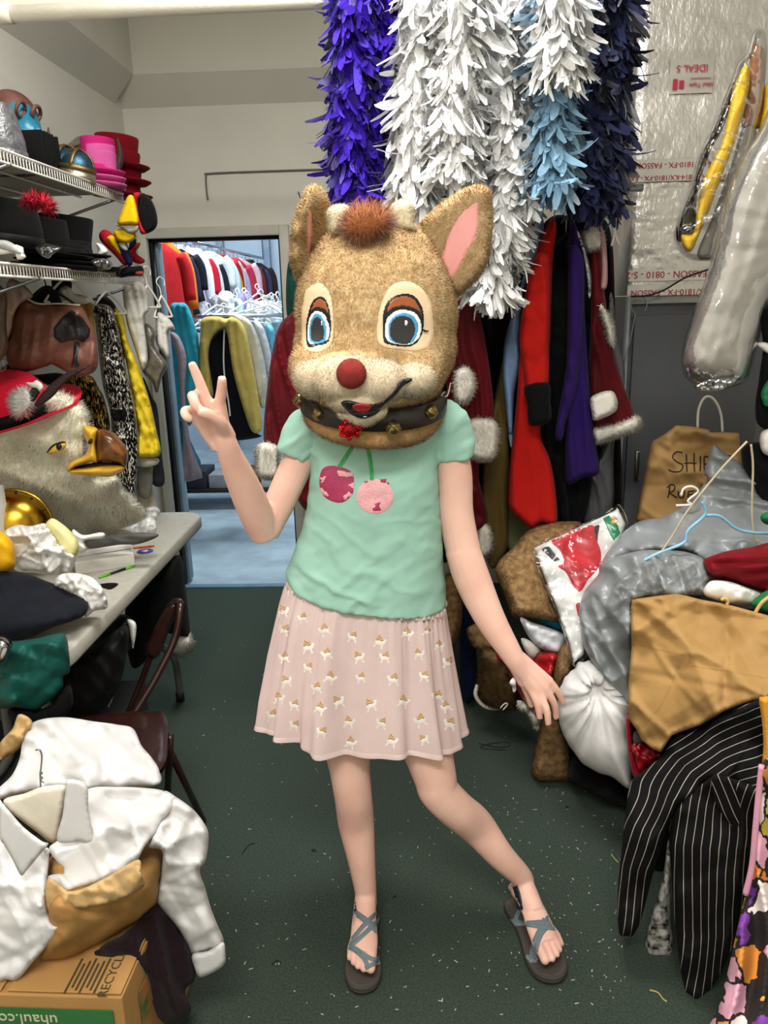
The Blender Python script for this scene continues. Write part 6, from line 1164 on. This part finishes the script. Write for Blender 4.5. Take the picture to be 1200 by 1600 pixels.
plush('arm', '', [(605,775),(632,850),(612,930),(565,1005),(556,1100),(575,1200),(610,1300),(616,1400),(612,1472),(540,1480),(480,1482),(420,1445),(430,1350),(450,1250),(470,1160),(515,990),(550,830)], [2.22,2.18,2.18,2.2,2.24,2.27,2.3,2.31,2.32,2.32,2.32,2.32,2.32,2.3,2.28,2.25,2.24], 11000, .05, par=fc, folds=[(84, 36, .014)])
plush('leg', '', [(180,825),(250,845),(300,930),(345,1010),(350,1090),(300,1110),(250,1112),(165,1062),(155,1000),(170,920)], [2.55,2.5,2.5,2.5,2.55,2.6,2.62,2.64,2.62,2.58], 6500, .05, par=fc, folds=[(70, 30, .012)])
plush('paw', '', [(95,715),(130,690),(165,680),(225,760),(240,805),(180,832),(115,792)], 2.62, 2500, .05, par=fc, edge=12)
mk('white_piping', *tube(P3([(*q, 2.6) for q in c9([(148,995),(138,1040),(160,1080),(200,1105),(260,1108),(300,1088)])]), .008, 8, 24), M_fr, fc)
tag(mk('drawstring', *tube(P3([(*q, 2.5) for q in c9([(262,1108),(285,1085),(298,1090),(275,1118)])]), .0025, 6, 16), M_wht), 'white drawstring end beside the brown plush leg', 'string')
soft('brown_plush_toy', 'brown plush animal behind the pink skirt', 'plush toy', [(690,905),(712,898),(722,940),(720,985),(708,1012),(694,1005),(690,960)], 2.75, M_bf, bulge=.06, edge=10, furn=2500, furl=.016)
soft('blue_bag', 'dark navy bag in the shadow below the rack', 'bag', [(718,960),(735,950),(744,1010),(744,1085),(722,1088)], 2.85, cloth('navy nylon', '0f1636'), bulge=.06)
plw = root('white_pillow', tuple(atY(940, 1150, 2.05)), 'round white tufted pillow wedged in the heap', 'pillow')
ctr_ = np.array(c9([(755,1050)])[0]); V, F, Q = blob(c9([(560,1000),(610,930),(680,872),(780,900),(880,1000),(930,1100),(905,1200),(925,1330),(922,1430),(908,1508),(830,1460),(760,1432),(680,1390),(600,1285),(562,1200),(550,1100)]), [2.12,2.14,2.12,2.08,2.04,2.02,2.0,2.0,2.0,2.0,2.02,2.04,2.06,2.1,2.12,2.12], bulge=.09, edge=48, res=4)
an = np.arctan2(Q[:,1]-ctr_[1], Q[:,0]-ctr_[0]); ds = np.hypot(*(Q-ctr_).T); V[:,1] += .05*np.exp(-(ds/16)**2)+.012*np.sin(an*11+2*np.sin(an*3))*np.exp(-(ds/60)**2)*np.clip(ds/14, 0, 1)+.004*np.sin(an*23)*np.clip(ds/60, 0, 1); mk('cushion', V, F, cloth('white cotton', 'dddbd9', bump=.1), plw)
mk('tuft_button', *ell(atY(*ctr_, 2.045), (.009, .006, .009), 12), M_white, plw)
soft('white_pouch', 'white satin pouch under the brown plush hood', 'pouch', c9([(360,655),(420,680),(500,705),(590,752),(560,838),(500,830),(440,790),(395,740)]), 2.28, cloth('white satin pouch', 'd8dae0', rough=.4), bulge=.05, folds=[(20, 26, .01), ('c', 30, .008)], edge=10)
soft('white_fur_cloth', 'white cloth below the satin pouch', 'cloth', c9([(365,760),(420,775),(470,825),(430,868),(390,830)]), 2.3, M_wht, bulge=.03)
soft('teal_cloth', 'teal cloth strip showing under the plush hood', 'cloth', c9([(455,672),(560,670),(572,722),(520,710)]), 2.33, cloth('teal cloth', '1d7f96'), bulge=.02)
soft('red_satin', 'crinkled red satin garment with white trim', 'garment', c9([(240,850),(268,838),(330,870),(420,872),(455,828),(550,842),(525,940),(490,1060),(460,1145),(412,1112),(340,1010),(290,910)]), [2.4,2.4,2.36,2.3,2.26,2.22,2.22,2.24,2.27,2.3,2.34,2.38], mat('red satin', 'a30d18', rough=.3, var=.15, bump=.8, bs=70, spec=.6), bulge=.05, folds=[('c', 18, .018), (40, 40, .012)], edge=10)
soft('white_trim', 'white plush trim hanging below the red satin', 'fur trim', c9([(345,1070),(385,1080),(412,1112),(450,1150),(455,1205),(425,1200),(410,1140),(360,1110)]), 2.32, M_fr, bulge=.04, furn=1500, furl=.012, edge=8)
soft('white_bow', 'small white cord bow on the red satin', 'bow', c9([(305,985),(325,955),(338,975),(340,1020),(325,1028),(320,1000)]), 2.27, M_wht, bulge=.01, edge=4)
soft('black_sack', 'black cloth sack on the floor under the pillow', 'sack', c9([(560,1180),(640,1290),(700,1400),(800,1450),(900,1520),(890,1600),(780,1560),(640,1490),(600,1440),(612,1300)]), [2.4,2.4,2.38,2.34,2.3,2.1,2.12,2.2,2.25,2.3], M_blk, bulge=.12, edge=20, folds=[('c', 40, .02)])
c7 = lambda l: C(l, 900, 1050, .34375)
tag(mk('storage_tub', *merge([box((.98, 2.28, .24), (.62, .8, .48), .01)]), cloth('black tub', '0c0c0d')), 'black storage tub holding up the heap at right', 'storage tub')
tag(mk('storage_chest', *box((1.2, 1.66, .3), (.62, .42, .6), .012), mat('charcoal trunk', '1b1b1d', rough=.6)), 'charcoal chest under the pinstripe suit and printed cloth', 'chest')
rb = root('red_tote', tuple(atY(985, 1180, 1.95)), 'red rimmed tote with crinkled red satin inside', 'tote')
sub(rb, 'rim', c7([(232,195),(250,210),(262,330),(280,430),(300,470),(268,492),(240,380),(226,260)]), 1.9, mat('glossy red', '8e1524', rough=.35), .02)
sub(rb, 'satin_filling', c7([(250,330),(310,320),(360,350),(385,385),(330,430),(285,470),(265,400)]), 1.9, MATS['red satin'], .04, folds=[('c', 12, .016)])
sub(rb, 'grey_fur', c7([(262,275),(300,260),(320,290),(312,325),(265,330)]), 1.88, cloth('grey fur', '55534f'), .02)
# ---- pinstripe suit
def stripes(name, base, line, pitch, width):
    m = bpy.data.materials.new(name); m.use_nodes = True; nt = m.node_tree; N = nt.nodes; L = nt.links; b = N['Principled BSDF']; b.inputs['Roughness'].default_value = .85; b.inputs['Specular IOR Level'].default_value = .15
    uv = N.new('ShaderNodeUVMap'); sp = N.new('ShaderNodeSeparateXYZ'); L.new(uv.outputs[0], sp.inputs[0])
    d = N.new('ShaderNodeMath'); d.operation = 'DIVIDE'; d.inputs[1].default_value = pitch; L.new(sp.outputs[0], d.inputs[0])
    f = N.new('ShaderNodeMath'); f.operation = 'FRACT'; L.new(d.outputs[0], f.inputs[0]); c = N.new('ShaderNodeMath'); c.operation = 'LESS_THAN'; c.inputs[1].default_value = width; L.new(f.outputs[0], c.inputs[0])
    x_ = N.new('ShaderNodeMix'); x_.data_type = 'RGBA'; x_.inputs[6].default_value = (*lin(base), 1); x_.inputs[7].default_value = (*lin(line), 1); L.new(c.outputs[0], x_.inputs[0]); L.new(x_.outputs[2], b.inputs['Base Color']); return m
M_pin = stripes('black pinstripe wool', '0e0d0d', 'a29c92', 13.5, .085)
def pin_uv(line):
    ln = np.array(c7(line), float)
    def f(Q):
        best = np.full(len(Q), 1e9); sg = np.zeros(len(Q))
        for a, b in zip(ln[:-1], ln[1:]):
            ab = b-a; t = np.clip(((Q-a)@ab)/(ab@ab), 0, 1); p_ = a+t[:,None]*ab; d = np.hypot(*(Q-p_).T); cr = ab[0]*(Q[:,1]-a[1])-ab[1]*(Q[:,0]-a[0]); k = d < best; best[k] = d[k]; sg[k] = np.sign(cr[k])
        return np.stack([best*sg+5*vnoise(Q[:,0]/60, Q[:,1]/60, None, 3)+2000, Q[:,1]], 1)
    return f
suit = root('pinstripe_suit', tuple(atY(1080, 1400, 1.6)), 'black pinstriped suit jacket draped over the heap at right', 'suit jacket')
def psub(nm, pts, Y, line, bu, folds, edge=12):
    V, F, Q = blob(c7(pts), Y, bulge=bu, folds=folds, edge=edge, res=5); return mk(nm, V, F, M_pin, suit, uv=pin_uv(line)(Q))
psub('jacket_body', [(950,100),(840,122),(690,185),(560,250),(450,280),(400,370),(320,440),(250,500),(225,650),(205,830),(190,1000),(195,1180),(230,1200),(262,1195),(300,1110),(350,920),(400,760),(450,650),(540,560),(640,490),(850,560),(960,560)], [1.5,1.55,1.64,1.72,1.76,1.76,1.74,1.72,1.66,1.62,1.6,1.58,1.58,1.58,1.58,1.57,1.56,1.56,1.55,1.52,1.4,1.38], [(1000,200),(840,240),(640,330),(500,430),(400,560),(330,720),(280,900),(240,1200)], .05, [(118, 60, .02), ('c', 90, .016)])
psub('jacket_front', [(425,690),(470,600),(560,520),(640,470),(760,500),(860,540),(880,700),(830,800),(800,950),(730,1200),(640,1400),(560,1492),(500,1460),(482,1390),(450,1150),(432,900)], [1.56,1.54,1.53,1.52,1.47,1.43,1.42,1.42,1.43,1.45,1.47,1.48,1.5,1.52,1.54,1.55], [(640,440),(590,600),(560,800),(560,1000),(560,1200),(520,1500)], .05, [(92, 60, .022), ('c', 100, .014)])
psub('lapel', [(620,470),(700,480),(830,545),(860,560),(860,640),(800,800),(740,740),(660,640),(625,560)], 1.43, [(640,440),(720,640),(800,840)], .015, [], 5)
soft('paisley_waistcoat', 'silver and black paisley brocade waistcoat under the suit', 'waistcoat', c7([(420,760),(432,870),(434,1150),(470,1395),(420,1380),(370,1350),(318,1270),(330,1150),(390,950)]), 1.62, mat('paisley brocade', '131211', rough=.35, var=0, vs=45, col2='c9c6bd', bump=.3, bs=60), bulge=.03, edge=8)
# ---- printed cloth at the right edge
def floral():
    m = bpy.data.materials.new('cartoon flower print'); m.use_nodes = True; nt = m.node_tree; N = nt.nodes; L = nt.links; b = N['Principled BSDF']; b.inputs['Roughness'].default_value = .8
    uv = N.new('ShaderNodeUVMap'); mp = N.new('ShaderNodeMapping'); mp.inputs['Scale'].default_value = (.028, .020, 1); L.new(uv.outputs[0], mp.inputs[0])
    nz = N.new('ShaderNodeTexNoise'); nz.inputs['Scale'].default_value = 2.2; L.new(mp.outputs[0], nz.inputs[0]); ad = N.new('ShaderNodeMix'); ad.data_type = 'RGBA'; ad.blend_type = 'ADD'; ad.inputs[0].default_value = .55; L.new(mp.outputs[0], ad.inputs[6]); L.new(nz.outputs['Color'], ad.inputs[7])
    v = N.new('ShaderNodeTexVoronoi'); v.inputs['Scale'].default_value = 1; L.new(ad.outputs[2], v.inputs['Vector']); v2 = N.new('ShaderNodeTexVoronoi'); v2.feature = 'DISTANCE_TO_EDGE'; v2.inputs['Scale'].default_value = 1; L.new(ad.outputs[2], v2.inputs['Vector'])
    sp = N.new('ShaderNodeSeparateXYZ'); L.new(v.outputs['Color'], sp.inputs[0]); rp = N.new('ShaderNodeValToRGB'); rp.color_ramp.interpolation = 'CONSTANT'; cols = ['d98a33', '6a2f8e', 'dba0b4', 'b9a634', 'e9dcd8', '1d1614', 'd98a33', '7a3a9c']
    while len(rp.color_ramp.elements) < len(cols): rp.color_ramp.elements.new(.5)
    for k, c_ in enumerate(cols): rp.color_ramp.elements[k].position = k/len(cols); rp.color_ramp.elements[k].color = (*lin(c_), 1)
    L.new(sp.outputs[0], rp.inputs[0]); c = N.new('ShaderNodeMath'); c.operation = 'LESS_THAN'; c.inputs[1].default_value = .05; L.new(v2.outputs['Distance'], c.inputs[0]); x_ = N.new('ShaderNodeMix'); x_.data_type = 'RGBA'; L.new(c.outputs[0], x_.inputs[0]); L.new(rp.outputs[0], x_.inputs[6]); x_.inputs[7].default_value = (.012, .008, .008, 1)
    d = N.new('ShaderNodeMath'); d.operation = 'LESS_THAN'; d.inputs[1].default_value = .17; L.new(v.outputs['Distance'], d.inputs[0]); y_ = N.new('ShaderNodeMix'); y_.data_type = 'RGBA'; L.new(d.outputs[0], y_.inputs[0]); L.new(x_.outputs[2], y_.inputs[6]); y_.inputs[7].default_value = (*lin('d9a23a'), 1); L.new(y_.outputs[2], b.inputs['Base Color']); return m
fl = root('printed_cloth', tuple(atY(1190, 1500, 1.2)), 'bright cartoon flower printed cloth at the right edge', 'cloth')
V, F, Q = blob(c7([(845,420),(900,380),(960,380),(960,1680),(600,1680),(640,1540),(690,1360),(730,1180),(770,1010),(800,880),(815,720),(830,560)]), [1.36,1.3,1.25,1.12,1.22,1.26,1.3,1.33,1.35,1.37,1.38,1.38], bulge=.05, edge=12, folds=[(96, 46, .02)], res=5); mk('print_panel', V, F, floral(), fl, uv=Q)
V, F, Q = blob(c7([(832,125),(850,112),(900,108),(960,108),(960,400),(880,410),(848,425),(852,330),(845,220)]), 1.36, bulge=.03, edge=8, folds=[(85, 9, .004)], res=4); mk('ribbed_band', V, F, cloth('orange ribbed knit', 'd3922a', bump=.5, bs=300), fl)
mk('piping', *tube(P3([(*q, 1.315) for q in c7([(845,425),(830,560),(815,720),(800,880),(770,1010)])]), .006, 8, 24), cloth('pink piping', 'd79ab0'), fl)
# =================================================================== back room racks, seen through the doorway
c3 = lambda l: C(l, 220, 350, .375)
def bmat(c): return cloth('back room '+c, c, bump=.1)
def garment(label, cat, px, Y, z, w, t, Ln, m, yaw, flare=1.1, seed=0, sl=True):
    top = atY(px, 400, Y); top[2] = z; r_ = random.Random(seed); r = root(cat.replace(' ', '_'), tuple(top), label, cat, 'clothes on the back room racks'); th = np.linspace(0, 2*math.pi, 28, endpoint=False); R = []; Mz = rz(yaw)
    for k, f in enumerate(np.linspace(0, 1, 9)):
        hw = np.interp(f, [0, .04, .14, .3, 1], [.05, .08, w, w*.92, w*flare]); ht = np.interp(f, [0, .14, 1], [.02, t*.7, t*flare]); g = 1+.18*f*np.sin(6*th+seed+f)+.1*f*np.sin(9*th+2*seed)
        R.append(np.stack([hw*np.cos(th)*g, ht*np.sin(th)*g, np.full(28, -Ln*f)+.02*f*np.sin(3*th+seed)], 1) @ Mz.T+top)
    mk('body', *loft(R), m, r)
    if sl:
        for q in (-1, 1): mk('sleeve', *xf(tube([(q*w*.85, 0, -.1*Ln-.02), (q*(w+.02), -.01, -.35*Ln), (q*(w+.03), -.02, -.75*Ln)], [.05, .05, .042], 10, 8), Mz, top), m, r)
    mk('hanger_hook', *tube([top, top+np.array([0, 0, .05]), top+np.array([.01, 0, .065])], .003, 6, 8), M_wire, r)
up = [('b01e22','red shirt'),('d0701f','orange shirt'),('1c2038','navy jacket'),('14151a','black jacket'),('cfc8dc','pale lilac blouse'),('5a50b4','violet tutu'),('b3182a','red blouse'),('dfe4ea','white dress'),('c8dde8','pale blue dress'),('1d1d22','black waistcoat'),('d9dbe0','white jacket'),('c6d2dc','silver blue coat'),('c9a52c','yellow tunic'),('a01c22','scarlet tunic'),('d4c6b4','cream blouse'),('b8a6d0','lilac shirt'),('b23040','crimson shirt'),('cfa9b4','pink blouse'),('8c2028','dark red tunic'),('463028','brown jacket'),('2a2422','dark brown jacket'),('4a3a66','plum jacket'),('302624','black brown coat')]
n_ = len(up); RY0, RY1 = 5.5, 8.3
for k, (c_, nm) in enumerate(up):
    f = k/(n_-1); px = 252+150*f**.9; Y = RY0+(RY1-RY0)*f; garment(nm+(' nearest the doorway' if k == 0 else ', %s from the left' % ['first','second','third','fourth','fifth','sixth','seventh','eighth','ninth','tenth','eleventh','twelfth','thirteenth','fourteenth','fifteenth','sixteenth','seventeenth','eighteenth','nineteenth','twentieth','twenty first','twenty second','twenty third'][k])+' on the upper back room rail', nm.split()[-1], px, Y, 2.02+.03*math.sin(k*2), .17, .045, .5+.12*math.sin(k*1.7), bmat(c_), .95+.2*math.sin(k), 1.35 if 'tutu' in nm else 1.1, k, 'tutu' not in nm)
rr_ = root('upper_clothes_rail', (-1.7, 6.9, 2.06), 'steel clothes rail high up in the back room', 'clothes rail')
A, B = atY(243, 385, 5.35), atY(412, 415, 8.5); A[2] = B[2] = 2.075; mk('rail', *tube([A, B], .014, 10), M_chrome, rr_)
for P_ in (A, (A+B)/2, B): mk('drop_rod', *tube([P_, P_+np.array([0, 0, CEIL-2.09])], .008, 8), M_chrome, rr_)
# lower rail with white hangers
rl = root('lower_clothes_rail', (-1.3, 5.75, 1.5), 'steel clothes rack in the back room packed with white hangers', 'clothes rack')
A, B = atY(262, 482, 5.45), atY(470, 478, 5.45); A[2] = B[2] = 1.53; mk('rail', *tube([A, B], .014, 10), M_chrome, rl)
for P_ in (A, B): mk('post', *tube([P_, np.array([P_[0], P_[1], 0])], .014, 10), M_chrome, rl)
h0 = root('white_hanger', (0, 0, 0), 'x', 'hanger', 'white hangers in the back room')
mk('hook', *tube([(.02, 0, .04), (.022, 0, .06), (0, 0, .075), (-.02, 0, .055), (0, 0, .03), (0, 0, 0)], .005, 6, 14), M_shw, h0); mk('arm', *tube([(0, 0, 0), (-.1, 0, -.035), (-.19, 0, -.08), (0, 0, -.085), (.19, 0, -.08), (.1, 0, -.035), (0, 0, 0)], .007, 6, 26), M_shw, h0)
first = True
hl = 'white plastic hanger on the packed back room rail'
for k in range(26):
    r_ = random.Random(k+50); px = 300+5.4*k; Y = 5.7+r_.uniform(0, 1.3); p = atY(px, r_.uniform(455, 492), Y)
    if first: o = h0; o.location = p; o['label'] = hl; first = False
    else: o = dup(h0, p, hl)
    o.rotation_euler = (0, r_.uniform(-.15, .15), r_.uniform(.5, 1.3))
# front garments on the lower rail
Yf = 5.5
def bg(nm, lab, cat, pts, Y, col, bu=.07, folds=((82, 15, .02),), **k): return soft(nm, lab, cat, c3(pts), Y, bmat(col), group='clothes on the back room racks', bulge=bu, folds=list(folds), res=4, edge=6, **k)
bg('hooded_cloak', 'turquoise hooded cloak hanging just inside the doorway', 'cloak', [(122,345),(160,328),(195,340),(225,420),(242,500),(240,700),(225,800),(205,840),(190,830),(150,800),(136,650),(125,480)], 5.3, '2b8ea0')
bg('blue_gown', 'steel blue gown below the turquoise cloak', 'gown', [(128,560),(165,590),(180,820),(220,930),(250,1000),(200,1030),(170,950),(150,850)], 5.42, '35647c')
bg('paisley_shawl', 'grey mauve paisley shawl beside the turquoise cloak', 'shawl', [(120,455),(160,470),(190,560),(185,700),(205,900),(255,1040),(240,1062),(170,1060),(176,900),(165,750),(150,560)], 5.18, '8b7d80', .05)
bg('yellow_cape', 'gold yellow brocade cape over a black dress', 'cape', [(255,395),(320,385),(355,395),(385,388),(432,430),(462,560),(490,720),(506,850),(465,866),(430,780),(385,620),(358,450),(330,440),(295,480),(282,560),(302,700),(290,722),(250,680),(240,560),(248,460)], 5.3, 'bda556', .06)
dz = root('black_dress', tuple(atY(345, 600, 5.42)), 'long black dress with white zip under the yellow cape', 'dress', 'clothes on the back room racks')
V, F, Q = blob(c3([(285,480),(340,425),(375,480),(400,640),(470,850),(502,885),(400,902),(360,885),(330,900),(290,760),(275,600)]), 5.42, bulge=.07, res=4, folds=[(82, 16, .02)], edge=6); mk('body', V, F, bmat('0e0f14'), dz); mk('zip', *tube(P3([(*q, 5.33) for q in c3([(348,440),(345,560),(350,640),(368,760),(372,800)])]), .006, 6, 20), M_white, dz)
bg('cream_jacket', 'cream jacket hanging right of the yellow cape', 'jacket', [(385,385),(440,388),(482,450),(520,600),(526,740),(500,762),(470,660),(440,520)], 5.45, 'c9c2b0')
bg('white_lace_coat', 'white lace coat at the right of the lower rack', 'coat', [(470,400),(510,430),(542,540),(540,620),(526,640),(500,520)], 5.6, 'c3c4c6')
bg('blue_shirt', 'sky blue shirt deep at the right of the lower rack', 'shirt', [(520,420),(555,440),(560,560),(545,600),(530,520)], 5.8, '6fb4d0')
cl = ['e2e7ec', 'cfe0ea', 'd9d2e4', 'e6e6e6', 'bcd6e4', '8f87c0', 'dde6ea', 'd3d7da', 'c4dce6']
for k in range(9):
    x0 = 205+40*k; y0 = [330,300,310,290,320,300,330,330,345][k]
    bg('white_blouse', ['white blouse, leftmost on the rail of hangers', 'pale blue blouse second along the rail of hangers', 'pale lilac blouse third along the rail of hangers', 'white shirt fourth along the rail of hangers', 'ice blue blouse fifth along the rail of hangers', 'violet blouse sixth along the rail of hangers', 'white blouse seventh along the rail of hangers', 'grey white shirt eighth along the rail of hangers', 'pale aqua blouse at the right end of hangers rail'][k], 'blouse', [(x0,y0),(x0+30,y0-12),(x0+60,y0+5),(x0+66,y0+70),(x0+50,y0+110),(x0+10,y0+105),(x0-6,y0+60)], 6.1+.08*(k % 3), cl[k], .06, ((70, 10, .02), ('c', 20, .02)), seed=k)
# low shelf with boxes and shoes under the rack
ls = root('low_shelf', tuple(atZ(350, 770, 0)), 'dark low shelf under the back room rack', 'shelf')
c_ = atZ(360, 765, 0); mk('board', *box((c_[0], 6.2, .16), (1.3, .45, .03), .004), M_black, ls); 
for q in (-.6, .6): mk('upright', *box((c_[0]+q, 6.2, .075), (.03, .45, .15), .004), M_black, ls)
for k in range(6):
    s_ = [(.18,.12,'7a2a26','dark red shoe box'),(.2,.1,'b9a67a','tan shoe box'),(.16,.14,'30343a','charcoal shoe box'),(.2,.11,'8d8f92','grey shoe box'),(.18,.13,'4a3a30','brown shoe box'),(.15,.1,'c8c4b8','cream shoe box')][k]
    tag(mk('shoe_box', *merge([box((c_[0]-.5+.2*k, 6.15, .177+s_[1]/2), (s_[0], .3, s_[1]), .004)]), bmat(s_[2])), s_[3]+' on the low back room shelf', 'shoe box', 'shoe boxes')
# =================================================================== lint and scraps on the carpet
r = np.random.default_rng(3); n = 420
px = r.uniform(300, 960, n); py = r.uniform(960, 1590, n); k = (r.random(n) < .35); px[k] = r.uniform(760, 980, k.sum()); py[k] = r.uniform(1230, 1560, k.sum())
B_ = atZ(px, py, .0015); a = r.random(n)*6.28; L_2 = .0015+.004*r.random(n)**3; d = np.stack([np.cos(a), np.sin(a), np.zeros(n)], 1)*L_2[:,None]; s_ = np.stack([-np.sin(a), np.cos(a), np.zeros(n)], 1)*.0011
u_ = np.array([0, 0, .0012]); V = np.concatenate([B_-d-s_, B_+d-s_, B_+d+s_, B_-d+s_, B_+u_]); i = np.arange(n); F = np.concatenate([np.stack([i+q*n, i+((q+1) % 4)*n, i+4*n], 1) for q in range(4)])
o = mk('carpet_lint', V, F, mat('pale lint', 'b9b6aa', rough=.9, bump=0)); tag(o, 'pale lint specks scattered over the green carpet', 'lint', kind='stuff')
def thread(label, pts, m, rad=.0016, cat='thread', nm='thread'): tag(mk(nm, *tube([p_+np.array([0, 0, rad]) for p_ in atZ(np.array([q[0] for q in pts]), np.array([q[1] for q in pts]), 0)], rad, 6, 24), m), label, cat)
M_thr = mat('dark thread', '171717'); M_str = mat('yellow straw', 'a9a45a')
thread('tangled black thread on the carpet behind the skirt', [(748,1162),(775,1168),(796,1166),(790,1160),(760,1164),(752,1170),(790,1172)], M_thr)
thread('yellow green straw near the pinstripe suit', [(1015,1548),(1028,1552),(1036,1562),(1042,1566)], M_str, .002)
thread('short black thread left of the standing leg', [(378,1335),(388,1322),(398,1318)], M_thr)
thread('thin black thread beside the white sleeve', [(425,1508),(432,1502),(440,1505)], M_thr)
thread('pale straw bit left of the plush arm', [(955,1335),(960,1342),(966,1348)], M_str, .0015)
for lab, (x_, y_), s2 in (('small dark leaf scrap left of the standing leg', (490,1330), .008), ('small dark scrap between the two sandals', (617,1402), .006), ('small brown scrap right of the bent knee', (886,1262), .006)):
    c = atZ(x_, y_, .0); tag(mk('leaf_scrap', *xf(tube([(-s2, 0, .002), (-s2*.3, s2*.3, .004), (s2*.4, -.1*s2, .004), (s2, .2*s2, .002)], [.0008, s2*.5, s2*.45, .0008], 8, 10, (1, .4)), rz(x_), c), mat('dark leaf', '1c1712', rough=.8)), lab, 'scrap')
